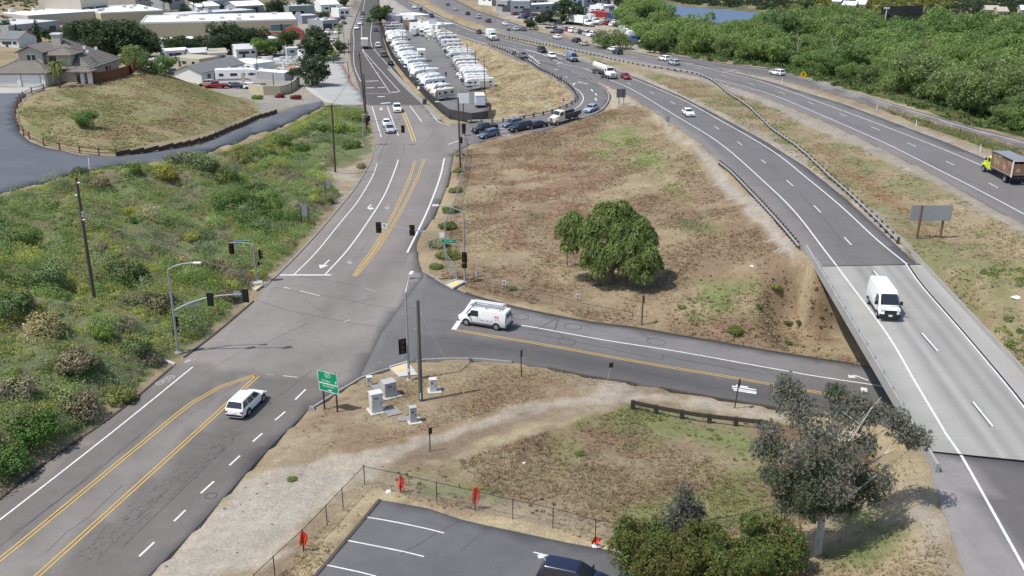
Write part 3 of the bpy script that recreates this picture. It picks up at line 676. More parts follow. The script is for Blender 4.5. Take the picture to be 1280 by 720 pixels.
for L in ([(643, 408), (668, 413), (700, 395)], [(693, 414), (699, 395)], [(697, 415), (706, 424)], [(660, 417), (690, 422), (728, 429), (770, 438), (828, 450), (830, 444)], [(836, 447), (880, 455), (960, 469)], [(800, 415), (812, 424)]): line('crack_seal', L, .09, M_CRACK, cr, zc, WC, .042)
for L in ([(320, 375), (360, 388), (400, 396), (440, 404), (480, 410), (504, 412)], [(343, 359), (376, 366), (420, 372), (470, 383), (505, 387)], [(0, 683), (60, 636), (120, 590), (175, 545)], [(60, 650), (110, 612)], [(155, 682), (220, 620), (280, 562)], [(170, 650), (210, 612)], [(352, 343), (400, 349), (445, 357)]): line('crack_seal', L, .07, M_CRACK, mr, 0., W0, .026)
line('guide_dash', [(355, 359), (362, 361)], .12, M_WHITE, mr, 0., W0, O); line('guide_dash', [(375, 364), (400, 370)], .12, M_WHITE, mr, 0., W0, O); line('guide_dash', [(455, 360), (470, 365)], .1, M_FAINT, mr, 0., W0, O); line('guide_dash', [(430, 403), (437, 400)], .16, M_FAINT, mr, 0., W0, O)
ring((264, 620), .42, mr, 0., W0, .03, name='manhole_rim', w=.1)
for c in ((200, 479), (207, 476), (213, 472)): ring(c, .38, mr, 0., W0, .032, M_FAINT, .1, 'bicycle_marking')
line('bicycle_marking', [(197, 480), (216, 471)], .12, M_FAINT, mr, 0., W0, .036); line('bicycle_marking', [(231, 453.5), (238, 450)], .4, M_FAINT, mr, 0., W0, .036)
cn = connector; c2 = connector2
R_ED = [(609, 45.5), (670, 59.5), (740, 80.5), (792, 99), (847, 122), (890, 145), (961, 186), (1010, 224), (1052, 259), (1095, 299), (1134, 331)]
L_ED = [(609, 55.5), (640, 60.5), (672, 66), (702, 79.5), (730, 86), (765, 101), (790, 112), (845, 145), (900, 179.5), (960, 232), (995, 267), (1032, 315), (1046, 333)]
line('edge_line', R_ED, .2, M_WHITE, cn, DECK, W4, .055); line('edge_line', L_ED, .2, M_WHITE, cn, DECK, W4, .055)
line('edge_line', [(493, 2), (513, 14), (537, 26), (567, 42), (609, 55.5)], .3, M_WHITE, cn, DECK, W4, .06); line('edge_line', [(510, 2), (528, 10), (553, 23), (581, 35), (609, 45.5)], .3, M_WHITE, cn, DECK, W4, .06)
dashes([(500, 0), (520, 13), (545, 26), (575, 39), (609, 50), (670, 65), (767, 97.5), (791, 107), (815, 116), (836, 126), (881, 151), (905, 166), (940, 191), (987, 229), (1021, 261), (1059, 301), (1087, 333)], (982.5, 225.8), 3.7, 14.63, .17, cn, DECK, W4, .056)
for a, b in (((654, 66), (659, 65)), ((662, 72), (668, 70)), ((669, 76.5), (675, 75.5)), ((661, 69), (675, 80)), ((657, 62), (685, 70)), ((696, 80), (702, 78)), ((690, 70), (703, 74))): line('gore_stripe', [a, b], .35, M_WHITE, cn, DECK, W4, .062)
line('edge_line', [(1181, 541), (1202, 571), (1284, 718), (1320, 785), (1395, 925)], .2, M_WHITE, c2, DECK, W4, .056)
f2 = freeway2
line('edge_line', [(620, 36), (700, 57), (765, 70), (840, 85.5), (890, 98), (960, 117), (1030, 145.5), (1107, 179.5), (1172, 212), (1235, 244), (1280, 268), (1380, 322), (1700, 495), (2050, 684)], .2, M_WHITE, f2, FW2, W5, .05)
line('edge_line', [(620, 25), (700, 46), (802, 69), (865, 81), (920, 94), (960, 105), (1060, 141), (1162, 180), (1222, 205), (1280, 230), (1380, 274), (1700, 415), (2150, 613)], .2, M_WHITE, f2, FW2, W5, .05)
dashes([(545, 2), (575, 14), (620, 29), (700, 51), (800, 73), (857, 82), (884, 89), (909, 96), (932, 103), (989, 120), (1021, 132), (1054, 144), (1092, 160), (1131, 177), (1179, 200), (1232, 227), (1300, 263)], (1092, 159), 3.7, 14.63, .17, f2, FW2, W5, .05)
for a, b in (((858, 80.5), (868, 79.5)), ((903, 90.5), (920, 88.5)), ((880, 84.5), (922, 88))): line('gore_stripe', [a, b], .3, M_WHITE, f2, FW2, W5, .056)
on = on_ramp
line('edge_line', [(865, 74), (910, 81.5), (960, 88), (1030, 105.5), (1085, 122.5), (1147, 141), (1210, 160.5), (1280, 178.5), (1380, 209), (1700, 307 + 6), (2150, 450 + 8)], .2, M_WHITE, on, FW2, W5, .062)
orp = off_ramp
line('edge_line', [(612, 57.5), (640, 61.5), (672, 82), (707, 102), (725, 115), (729, 125), (722, 134), (707, 141), (690, 146)], .2, M_WHITE, orp, None, WP, .06, 1.5)
line('edge_line', [(697, 82.5), (722, 92.5), (740, 101.5), (756, 111.5), (761, 121), (757, 131), (745, 140.5), (715, 151)], .2, M_FAINT, orp, None, WP, .06, 1.5)
for a, b in (((712, 104.5), (727, 104)), ((722, 102), (735, 105.5)), ((716, 107), (719, 104)), ((692, 88), (698, 87)), ((739, 112), (741, 114.5)), ((744, 117), (746, 119.5)), ((744, 123), (745.5, 126)), ((720, 143), (726, 141)), ((706, 96), (709, 97))): line('lane_marking', [a, b], .35, M_WHITE, orp, None, WP, .06, 1.5)
for a, b in (((618, 158), (640, 157)), ((625, 161.5), (634, 160)), ((622, 165.5), (634, 164)), ((628, 170), (638, 168.5)), ((700, 146), (712, 142)), ((560, 181), (577, 175))): line('lane_marking', [a, b], .3, M_WHITE, orp if a[0] > 585 else mr, None if a[0] > 585 else 0., WP if a[0] > 585 else W0, .06)
for a, b in (((458, 647), (555, 667)), ((433, 676), (530, 696.5)), ((406, 706.5), (470, 721)), ((667, 691), (692, 697))): line('parking_line', [a, b], .12, M_WHITE, parking, None, WP, .052, 1.0)
for L in ([(500, 694), (545, 668), (574, 652)], [(575, 690), (600, 668)]): line('crack_seal', L, .05, M_CRACK, parking, None, WP, .048, 1.0)

# wandering cracks, seams and patches
def crack(a, b, parent, zf, conv, off, w=.05, jit=.35, rng=random.Random(3), m=M_CRACK):
    p, q = conv([a, b]); d = q - p; n = max(4, int(d.length / 1.0)); s = Vector((-d.y, d.x, 0)).normalized(); o = 0; pts = []
    for i in range(n + 1): o += rng.uniform(-jit, jit) * .5; o *= .9; pts.append(p + d * (i / n) + s * o)
    ribbon('crack', zline(pts, zf), w, m, parent, off)
rc = random.Random(9)
for a, b in (((15, 668), (130, 580)), ((135, 577), (210, 512)), ((60, 690), (160, 607)), ((235, 520), (300, 478)), ((120, 700), (190, 640)), ((210, 625), (262, 575)), ((290, 548), (330, 515)), ((340, 500), (395, 462)), ((250, 470), (300, 440)), ((330, 430), (385, 405)), ((400, 430), (430, 455)), ((430, 380), (470, 372)), ((380, 372), (410, 395)), ((440, 330), (470, 290)), ((480, 285), (500, 245)), ((505, 330), (530, 285)), ((415, 300), (440, 268)), ((500, 210), (505, 180)), ((520, 190), (545, 160)), ((470, 190), (478, 165))): crack(a, b, mr, 0., W0, .027, rc.choice((.03, .045, .06)), rng=rc)
for a, b in (((540, 400), (600, 408)), ((650, 436), (780, 462)), ((800, 466), (900, 486)), ((660, 394), (760, 415)), ((860, 440), (960, 462)), ((560, 430), (640, 440))): crack(a, b, cr, zc, WC, .041, .045, rng=rc)
for a, b in (((830, 128), (905, 190)), ((900, 160), (960, 205)), ((1000, 240), (1060, 310)), ((940, 215), (1010, 290)), ((880, 140), (950, 192))): crack(a, b, cn, DECK, W4, .052, .07, .3, rng=rc)
for a, b in (((1000, 128), (1100, 170)), ((1120, 185), (1240, 240)), ((900, 97), (980, 120))): crack(a, b, f2, FW2, W5, .045, .09, .3, rng=rc)
mb = MB(); rc = random.Random(4)
for k in range(260):
    t = rc.random(); base = W0([(110 + 190 * t + rc.gauss(0, 9), 690 - 155 * t + rc.gauss(0, 7))])[0]; a = rc.uniform(0, 6.28) if rc.random() < .4 else .95 + rc.gauss(0, .25); l = rc.uniform(.2, .7); u = Vector((cos(a), sin(a), 0)); s = Vector((-u.y, u.x, 0)) * rc.uniform(.012, .035); z = Vector((0, 0, .026 + .002 * (k % 3)))
    mb.add([base - u * l / 2 + z, base + s + z, base + u * l / 2 + z, base - s + z], [(0, 1, 2, 3)], M_CRACK)
tag(mb.obj('crack_network', mr), kind='stuff')
# kerbs, dikes, ramps at the corners
M_KERB = mat('kerb_concrete', (.25, .24, .225), .9, noise=((2, .12), (20, .12)))
M_DIKE = mat('asphalt_dike', (.075, .066, .058), .9, noise=((2, .2), (12, .2)))
def kerb(name, px, w, h, m, zf, conv, side=0.0, step=2.0):
    L = zline(smooth(conv(px), step), zf); rings = []
    for i, p in enumerate(L):
        d = L[min(i + 1, len(L) - 1)] - L[max(i - 1, 0)]; d.z = 0; d.normalize(); s = Vector((-d.y, d.x, 0)); c = p + s * side
        rings.append([c - s * w / 2 - Vector((0, 0, .15)), c - s * w / 2 * .8 + Vector((0, 0, h)), c + s * w / 2 * .8 + Vector((0, 0, h)), c + s * w / 2 - Vector((0, 0, .15))])
    return tag(MB().loft(rings, m).obj(name), kind='structure')
kerb('kerb', [(332, 359), (350, 342), (370, 322), (395, 295), (425, 260), (445, 235), (457, 215), (465, 200), (469, 182)], .3, .13, M_KERB, 0., W0, .15)
kerb('kerb', [(0, 626), (60, 578), (115, 540), (160, 507), (217, 459)], .25, .1, M_DIKE, 0., W0, .12)
kerb('kerb', [(232, 447), (265, 422), (295, 397), (318, 377)], .25, .12, M_DIKE, 0., W0, .12)
kerb('kerb', [(385, 512.5), (422, 489), (450, 472.5), (475, 464), (485, 461)], .3, .14, M_KERB, 0., W0, -.15)
kerb('kerb', [(520, 451.5), (532, 449.5), (570, 448), (602, 449), (640, 452.5)], .3, .14, M_KERB, z_cross, WC, -.15)
kerb('kerb', [(685, 459.5), (722, 467.5), (760, 474), (787, 477.5), (795, 480)], .28, .12, M_DIKE, z_cross, WC, -.14)
kerb('kerb', [(825, 484), (855, 490), (890, 496), (960, 507.5), (1040, 520)], .28, .12, M_DIKE, z_cross, WC, -.14)
kerb('kerb', [(527, 340), (535, 344), (552, 355), (556, 356.5)], .28, .13, M_KERB, z_cross, WC, .14)
kerb('kerb', [(582, 366.5), (590, 370), (640, 384), (687, 394), (740, 404), (790, 410), (847, 420), (902, 429), (960, 439.5), (1020, 449), (1068, 456)], .25, .12, M_DIKE, z_cross, WC, .13)
kerb('kerb', [(472.5, 625), (430, 676), (392, 720), (370, 745)], .3, .12, M_DIKE, None, WP, .15)
kerb('pavement_edge', [(490, 86), (510, 107), (533, 128), (545, 140), (555, 150)], 1.4, .12, M_KERB, 0., W0, -.9)
kerb('kerb', [(429, 82), (440, 104), (447, 112)], .3, .15, mat('red_kerb_paint', (.34, .12, .09), .8), None, WP, 0)
M_TAC = mat('tactile_yellow', (.62, .47, .22), .8, noise=((20, .15),))
M_RAMP = mat('ramp_concrete', (.46, .45, .415), .9, noise=((4, .1),))
def corner_ramp(quad, yquad, zf, conv):
    o = bpy.data.objects.new('kerb_ramp', None); link(o); tag(o, kind='structure')
    for nm, q, m, h in (('ramp_slab', quad, M_RAMP, .10), ('tactile_panel', yquad, M_TAC, .125)):
        v = zline(conv(q), zf); top = [p + Vector((0, 0, h)) for p in v]; n = len(v)
        MB().add([p - Vector((0, 0, .1)) for p in v] + top, [tuple(range(n)), tuple(range(n, 2 * n))] + [(i, (i + 1) % n, n + (i + 1) % n, n + i) for i in range(n)], m).obj(nm, o)
    for a, b in ((quad[1], quad[2]), (quad[3], quad[0])):
        L = zline(conv([a, b]), zf); MB().box((L[0] + L[1]) / 2 + Vector((0, 0, .12)), ((L[1] - L[0]).length, .16, .2), M_RAMP, rz=atan2((L[1] - L[0]).y, (L[1] - L[0]).x)).obj('ramp_kerb', o)
corner_ramp([(487, 460.5), (500, 472.5), (523, 470), (510, 453.5)], [(491, 460.5), (497, 465.5), (509, 463), (505, 457.5)], 0.05, lambda L: [atz(a, b, .05) for a, b in L])
corner_ramp([(556, 356), (566, 361.5), (583, 352.5), (572, 350)], [(560, 356.5), (566, 360), (576, 354.5), (570, 352.5)], 0.05, lambda L: [atz(a, b, .05) for a, b in L])
corner_ramp([(312, 359), (320, 364), (332, 355), (318, 351)], [(316, 360), (320, 362.5), (325, 359), (321, 357.5)], 0.05, lambda L: [atz(a, b, .05) for a, b in L])

# the overpass
bridge = thing('overpass_bridge', 'long pale concrete bridge deck carrying the freeway over the street', 'bridge', (0, 0, 0))
dl = [atz(a, b, DECK) for a, b in ((1022, 333.5), (1160, 565))]; dr = [atz(a, b, DECK) for a, b in ((1151, 331.2), (1390, 588))]
# straight deck edges in the ground plan
def lerp(a, b, t): return a + (b - a) * t
M_BCON = mat('bridge_concrete', (.31, .304, .285), .9, noise=((.25, .08), (2, .08, (1, .25, 1)), (18, .08)), spec=.2)
M_BTOP = mat('bridge_deck_concrete', (.305, .297, .275), .9, noise=((.3, .05), (4, .05), (2.0, .05, (.1, 3, 1)), (30, .07)), tone=True, spec=.25)
nU, nV = 40, 90
Vd, Td = [], []
for j in range(nV + 1):
    a, b = lerp(dl[0], dl[1], j / nV), lerp(dr[0], dr[1], j / nV)
    for i in range(nU + 1):
        u = i / nU; p = lerp(a, b, u); uu = u; u = u * (b - a).length / 13.6; Vd.append((p.x, p.y, DECK + .05))
        t = 1.0
        for c in (.335, .435, .575, .675): t -= .24 * exp(-((u - c) / .038) ** 2)
        t += .06 * exp(-((u - .385) / .02) ** 2)
        if u < .22: t = 1.0 + .03 * sin(j * .7)
        u = uu; Td.append(t * (0.86 + .26 * vnoise(np.array([j * .045]), np.array([u * 9.0]), 3)[0]) * (0.97 + .06 * vnoise(np.array([j * .13]), np.array([u * 3]))[0]))
fd = [(j * (nU + 1) + i, j * (nU + 1) + i + 1, (j + 1) * (nU + 1) + i + 1, (j + 1) * (nU + 1) + i) for j in range(nV) for i in range(nU)]
me = npmesh('deck_surface', Vd, fd, M_BTOP, tone=Td)
if me.polygons[0].normal.z < 0: me.flip_normals()
deck_o = link(bpy.data.objects.new('deck_surface', me), bridge)
ax = (dl[1] - dl[0]).normalized()
bxr = [dl[0] + Vector((-.15, 0, 0)), dl[1] + Vector((-.15, 0, 0)), dr[1] + Vector((.15, 0, 0)), dr[0] + Vector((.15, 0, 0))]
sec = lambda a, b: [Vector((a.x, a.y, DECK + .03)), Vector((a.x, a.y, DECK - .22)), Vector((lerp(a, b, .18).x, a.y, DECK - .50)), Vector((lerp(a, b, .22).x, a.y, DECK - 1.7)), Vector((lerp(a, b, .80).x, b.y, DECK - 1.7)), Vector((lerp(a, b, .84).x, b.y, DECK - .55)), Vector((b.x, b.y, DECK - .30)), Vector((b.x, b.y, DECK + .03))]
MB().loft([sec(bxr[0], bxr[3]), sec(lerp(bxr[0], bxr[1], .5), lerp(bxr[3], bxr[2], .5)), sec(bxr[1], bxr[2])], M_BCON).obj('box_girder', bridge)
def barrier(a, b, name, h=.82, side=1):
    d = (b - a).normalized(); s = Vector((-d.y, d.x, 0)) * side; r = []
    for t in (0, 1):
        p = lerp(a, b, t); r.append([p + s * .0 + Vector((0, 0, -.1)), p + s * .10 + Vector((0, 0, h * .35)), p + s * .16 + Vector((0, 0, h)), p + s * .36 + Vector((0, 0, h)), p + s * .40 + Vector((0, 0, -.20)),])
    return MB().loft(r, M_BCON).obj(name, bridge)
pl = barrier(dl[0] - ax * 6, dl[1] + ax * 3.0, 'parapet', .72, side=-1); pr = barrier(dr[0] + (dr[0] - dr[1]).normalized() * 4, dr[1], 'parapet', .48, side=.55)
# steel rail with posts on top of the wall
M_GALV = mat('galvanised_steel', (.48, .49, .49), .5, .6, noise=((8, .15),))
s_ = Vector((-ax.y, ax.x, 0)) * -1
rail = MB().tube([dl[0] + s_ * .26 + Vector((0, 0, 1.08)), dl[1] + s_ * .26 + Vector((0, 0, 1.08))], .055, M_GALV, 6).obj('hand_rail', bridge)
n_ = int((dl[1] - dl[0]).length / 3.0)
for i in range(n_ + 1):
    p = lerp(dl[0], dl[1], i / n_) + s_ * .26; MB().box(p + Vector((0, 0, .95)), (.1, .14, .28), M_GALV).obj('rail_post', bridge)
for a, b in ((dl[0], dr[0]), (dl[1], dr[1])):
    d = (b - a).normalized(); c = (a + b) / 2; MB().box((c.x, c.y, DECK + .035), ((b - a).length, .16, .05), M_DARK, rz=atan2(d.y, d.x)).obj('expansion_joint', bridge)
    oy = 1.0 if a is dl[0] else -1.0
    MB().box((c.x, c.y + oy * .6, DECK - 3.4), ((b - a).length + .2, 1.1, 6.7), M_BCON, rz=atan2(d.y, d.x)).obj('abutment', bridge)
line('edge_line', [(1046, 333.5), (1066, 360), (1110, 420), (1145, 480), (1181, 540.5)], .2, M_WHITE, deck_o, DECK, W4, .062)
line('edge_line', [(1132.5, 331), (1152.5, 359), (1207.5, 422), (1277, 506), (1315, 560)], .14, M_WHITE, deck_o, DECK, W4, .062)
line('shoulder_joint', [(1135, 331), (1155, 359), (1210, 422), (1280, 506), (1318, 560)], .14, M_DARK, deck_o, DECK, W4, .062)
for a, b in (((1092, 339), (1103, 352)), ((1152.5, 417), (1172, 439.5)), ((1216, 503), (1240.8, 534))):
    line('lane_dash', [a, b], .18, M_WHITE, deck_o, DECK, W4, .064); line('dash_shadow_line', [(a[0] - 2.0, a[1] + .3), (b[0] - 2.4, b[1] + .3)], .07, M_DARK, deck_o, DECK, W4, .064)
line('skid_mark', [(1143, 430), (1152, 442), (1163, 456)], .18, mat('skid_rubber', (.24, .24, .24), .9), deck_o, DECK, W4, .062)
# foliage
M_LEAF = mat('leaves', rough=.75, attr='col', trans=.48, spec=.15)
M_GRASS = mat('grass_blades', rough=.85, attr='col', trans=.5, spec=.05)
M_BARK = mat('bark', (.17, .13, .10), .95, noise=((4, .25, (1, 1, .3)), (20, .25)), bump=.5)
M_PALEBARK = mat('pale_bark', (.46, .43, .38), .9, noise=((3, .3, (1, 1, .4)), (14, .2)), bump=.3)
def unit(n, r=RNG):
    v = r.normal(size=(n, 3)); return v / np.linalg.norm(v, axis=1, keepdims=True)
def leaf_quads(c, nrm, w, l, down=0.0, r=RNG):
    """one bent-free quad per leaf clump; down pulls the long axis towards the ground"""
    n = len(c); a = unit(n, r); a[:, 2] = a[:, 2] * (1 - down) - down * 1.5
    a -= (a * nrm).sum(1, keepdims=True) * nrm; a /= np.linalg.norm(a, axis=1, keepdims=True) + 1e-9
    b = np.cross(nrm, a)
    w = np.broadcast_to(w, n)[:, None]; l = np.broadcast_to(l, n)[:, None]
    V = np.stack([c - b * w * .5 - a * l * .5, c + b * w * .5 - a * l * .35, c + b * w * .35 + a * l * .5, c - b * w * .4 + a * l * .42], 1).reshape(-1, 3)
    return V, np.arange(4 * n).reshape(-1, 4)
def crown_mesh(name, lobes, n, size, cols, seed=0, down=0.0, fill=.55, gap=.0, aspect=1.5, flat=.55):
    r = np.random.default_rng(seed)
    lobes = np.array(lobes, float); vol = (lobes[:, 3] * lobes[:, 4] * lobes[:, 5]) ** (2 / 3); k = r.choice(len(lobes), n, p=vol / vol.sum())
    u = unit(n, r); rad = fill + (1 - fill) * r.random(n) ** .6; rad *= 1 + .18 * (r.random(n) - .5)
    c = lobes[k, :3] + u * rad[:, None] * lobes[k, 3:6]
    # clumping: gather leaves round twig ends
    nt = max(20, n // 14); tw = c[r.integers(0, n, nt)]; j = r.integers(0, nt, n)
    c = np.where((r.random(n) < .62)[:, None], tw[j] + r.normal(size=(n, 3)) * size * .9, c)
    nr = u * flat + unit(n, r) * (1 - flat); nr /= np.linalg.norm(nr, axis=1, keepdims=True)
    s = size * (.6 + .8 * r.random(n))
    V, F_ = leaf_quads(c, nr, s, s * aspect, down, r)
    ct = np.array(cols)[r.integers(0, len(cols), nt)][j] if len(cols) > 1 else np.broadcast_to(np.array(cols[0]), (n, 3))
    cc = ct * (.72 + .56 * r.random(n))[:, None]
    return npmesh(name, V, F_, M_LEAF, col=np.repeat(cc, 4, 0))
def trunk_mesh(name, h, r0, limbs, m, lean=(0, 0), seed=0, n=8, wob=.06):
    r = random.Random(seed); mb = MB()
    top = Vector((lean[0], lean[1], h))
    pts = [Vector((0, 0, -.5))] + [top * t + Vector((r.uniform(-wob, wob) * h, r.uniform(-wob, wob) * h, 0)) * (1 if t < 1 else 0) for t in (.0, .35, .7, 1.0)]
    pts[1] = Vector((0, 0, 0)); mb.tube(pts, [r0 * 1.25, r0 * 1.1, r0 * .9, r0 * .7, r0 * .35], m, n)
    for t, e in limbs:
        a = top * t; e = Vector(e); mid = a.lerp(e, .5) + Vector((r.uniform(-.15, .15), r.uniform(-.15, .15), r.uniform(0, .25))) * (e - a).length * .6
        ra = r0 * (.75 - .4 * t); mb.tube([a, mid, e], [ra, ra * .6, ra * .18], m, 6)
        for q in range(2):
            b = mid.lerp(e, .3 + .35 * q); e2 = b + Vector((r.uniform(-1, 1), r.uniform(-1, 1), r.uniform(.1, .8))) * (e - a).length * .35; mb.tube([b, e2], [ra * .3, ra * .1], m, 5)
    return mb.mesh(name, sm=60)
def put_tree(name, label, base, crown_me, trunk_me, s=1.0, rz=0.0, group=None, cat='tree', sz=None):
    t = thing(name, label, cat, base, rz, group); t.scale = (s, s, sz or s)
    if trunk_me: link(bpy.data.objects.new('trunk', trunk_me), t)
    link(bpy.data.objects.new('crown', crown_me), t)
    return t
G_PEP = [(0.212, 0.277, 0.091), (0.170, 0.232, 0.075), (0.268, 0.323, 0.115)]
G_EUC = [(.145, .158, .12), (.18, .185, .15), (.11, .13, .085), (.19, .185, .155)]
G_DARK = [(0.078, 0.114, 0.063), (0.099, 0.137, 0.070), (0.066, 0.099, 0.059)]
G_MID = [(0.189, 0.287, 0.094), (0.151, 0.237, 0.080), (0.235, 0.330, 0.114)]
G_WIL = [(0.251, 0.350, 0.114), (0.207, 0.301, 0.101), (0.304, 0.399, 0.142)]
G_OLV = [(0.240, 0.306, 0.120), (0.195, 0.263, 0.096), (0.280, 0.331, 0.144)]
G_GRY = [(.20, .235, .14), (.17, .20, .115), (.23, .25, .16)]

# the pepper tree in the field: several weeping lobes
b = P(765, 352); s = pxscale(b)
def lob(px, py, rx, rz, dy=0.0, ry=None):
    q = aty(px, py, b.y + dy) - b; return (q.x, dy, q.z, rx, ry or rx, rz)
pep = [lob(762, 268, 1.7, 1.7, .8), lob(750, 282, 1.5, 1.9, -.2), lob(737, 287, 1.25, 1.9, -.6), lob(716, 276, 1.3, 1.3, .3), lob(706, 286, .95, 1.6, .4), lob(722, 292, 1.1, 2.0, -.2), lob(712, 305, .9, 1.6, .1), lob(785, 272, 1.5, 1.2, 1.4), lob(772, 288, 1.5, 1.7, -.6), lob(797, 284, 1.6, 1.6, .9), lob(808, 296, 1.25, 1.5, .8), lob(788, 302, 1.6, 1.4, -1.2), lob(806, 318, 1.6, 1.6, -1.5), lob(817, 330, 1.0, 1.3, -1.5), lob(790, 330, 1.4, 1.5, -2.2), lob(802, 342, 1.2, 1.0, -2.4), lob(755, 322, 1.1, 1.4, -2.0), lob(742, 310, 1.1, 1.9, -1.4), lob(748, 338, .8, 1.1, -2.0), lob(768, 312, 1.3, 1.6, -1.6), lob(735, 325, .8, 1.3, -1.0), lob(778, 258, .9, .8, 1.0), lob(752, 262, .9, .9, .6)]
def weeping_mesh(name, lobes, n, cols, seed, lf=(.10, .36)):
    r = np.random.default_rng(seed); lobes = np.array(lobes, float); vol = (lobes[:, 3] * lobes[:, 5]); k = r.choice(len(lobes), n, p=vol / vol.sum())
    u = unit(n, r); u[:, 2] = np.abs(u[:, 2]) * 1.25 - .30; u /= np.linalg.norm(u, axis=1, keepdims=True)
    st = lobes[k, :3] + u * lobes[k, 3:6] * (.78 + .26 * r.random(n))[:, None]
    m = 8; L = lobes[k, 5] * (.22 + .55 * r.random(n)); t = (np.arange(m)[None, :] + r.random((n, m))) / m
    c = st[:, None, :] + np.stack([u[:, 0:1] * t * .35, u[:, 1:2] * t * .35, -L[:, None] * t], -1) + r.normal(size=(n, m, 3)) * .07
    c[..., 2] = np.maximum(c[..., 2], .5 + .5 * r.random((n, m))); c = c.reshape(-1, 3)
    nr = np.repeat(u * [1, 1, 1.3], m, 0) * .8 + unit(n * m, r) * .5; nr /= np.linalg.norm(nr, axis=1, keepdims=True)
    s = .6 + .8 * r.random(n * m); V, F_ = leaf_quads(c, nr, lf[0] * s * 1.3, lf[1] * s, .85, r)
    cc = np.repeat(np.array(cols)[r.integers(0, len(cols), n)] * (.75 + .5 * r.random(n))[:, None], m, 0) * (.85 + .3 * r.random(n * m))[:, None]
    return npmesh(name, V, F_, M_LEAF, col=np.repeat(cc, 4, 0))
put_tree('pepper_tree', 'weeping green tree standing alone in the dry brown field', b, weeping_mesh('crown', pep, 6200, G_PEP, 3, (.075, .28)),
         trunk_mesh('trunk', 3.2, .42, [(.5, (-2.2, .2, 5.0)), (.6, (2.0, .6, 5.5)), (.8, (.3, -.4, 6.8)), (.45, (2.6, -1.4, 3.6)), (.4, (-4.2, .2, 4.6))], M_BARK, seed=2))
b2 = P(709, 333); put_tree('pepper_sapling_stem', 'thin bare stem under the drooping edge of the lone field tree', b2, crown_mesh('crown', [(0, 0, 3.0, .5, .5, .8)], 120, .16, G_PEP, 4, down=.7), trunk_mesh('trunk', 3.0, .07, [], M_BARK), cat='sapling')
# the grey eucalyptus beside the overpass
b = P(1022, 692)
eu = [lob(985, 492, 1.5, 1.2, 2.5), lob(1000, 515, 1.9, 1.2, 1.5), lob(960, 540, 1.1, 1.0, .8), lob(1060, 520, 2.1, 1.3, 2.0), lob(1090, 515, 1.6, 1.1, 2.2), lob(1030, 548, 2.0, 1.4, 0), lob(995, 570, 1.5, 1.3, -1), lob(1055, 575, 1.7, 1.5, -.6), lob(1040, 610, 1.7, 1.4, -1.2), lob(1105, 600, 1.0, 1.6, .0), lob(1010, 615, 1.2, 1.4, -1.6), lob(975, 600, .9, .9, -.8), lob(1130, 540, 1.5, 1.1, 1.6), lob(1100, 630, .5, .9, 0), lob(1080, 555, 1.3, 1.0, .8), lob(1010, 640, .9, 1.0, -1.4), lob(1000, 628, 1.1, 1.1, -1), lob(1060, 628, 1.1, 1.1, .4), lob(1025, 590, 1.8, 1.3, .6), lob(970, 560, 1.1, 1.0, .4), lob(1075, 595, 1.2, 1.2, .6), lob(1045, 490, 1.1, .8, 2.6)]
eu = [(x, y, z, rx * .82, ry * .82, rz * .80) for x, y, z, rx, ry, rz in eu]; up_, lo_ = eu[:10] + [eu[12], eu[14]], eu[10:12] + eu[15:]
ebr = [(-1.9, 2.2, 9.6), (-1.0, 1.2, 9.0), (2.4, 1.6, 9.6), (3.8, 1.4, 8.4), (5.0, 1.6, 9.2), (3.4, .2, 6.0), (-2.2, -.6, 6.0), (-2.7, .8, 8.2), (1.2, 0, 8.8), (4.6, 1.2, 7.2), (2.6, .8, 10.4)]
e_trunk = trunk_mesh('trunk', 6.4, .27, [(.45, ebr[5]), (.5, ebr[6]), (.55, ebr[9]), (.6, ebr[3]), (.65, ebr[7]), (.7, ebr[4]), (.75, ebr[1]), (.8, ebr[2]), (.9, ebr[0]), (.95, ebr[8]), (1, ebr[10])], M_PALEBARK, lean=(.1, .4), seed=4, wob=.025)
t = put_tree('eucalyptus_tree', 'tall grey leaved eucalyptus with pale trunk beside the overpass', b, crown_mesh('crown', up_ + [lob(950, 560, .8, .7, 1.0), lob(1148, 548, 1.1, .8, 1.4), lob(985, 478, .9, .7, 2.6), lob(1120, 520, 1.0, .6, 2.0), lob(1075, 500, .9, .6, 2.4)], 30000, .052, [(.235, .24, .19), (.28, .275, .23), (.19, .21, .145), (.26, .25, .215)], 8, down=.6, fill=.1, aspect=3.4, flat=.5), e_trunk)
link(bpy.data.objects.new('crown', crown_mesh('crown', lo_ + [lob(1018, 632, 1.2, 1.1, -.6), lob(1040, 625, 1.3, 1.1, .8), lob(985, 625, 1.1, 1.0, -.4), lob(1085, 615, 1.1, 1.1, .4), lob(965, 590, .9, .9, 0), lob(1000, 600, 1.3, 1.1, .6)], 26000, .055, [(.13, .165, .09), (.155, .185, .11), (.20, .205, .16)], 9, down=.5, fill=.15, aspect=3.0, flat=.35)), t)

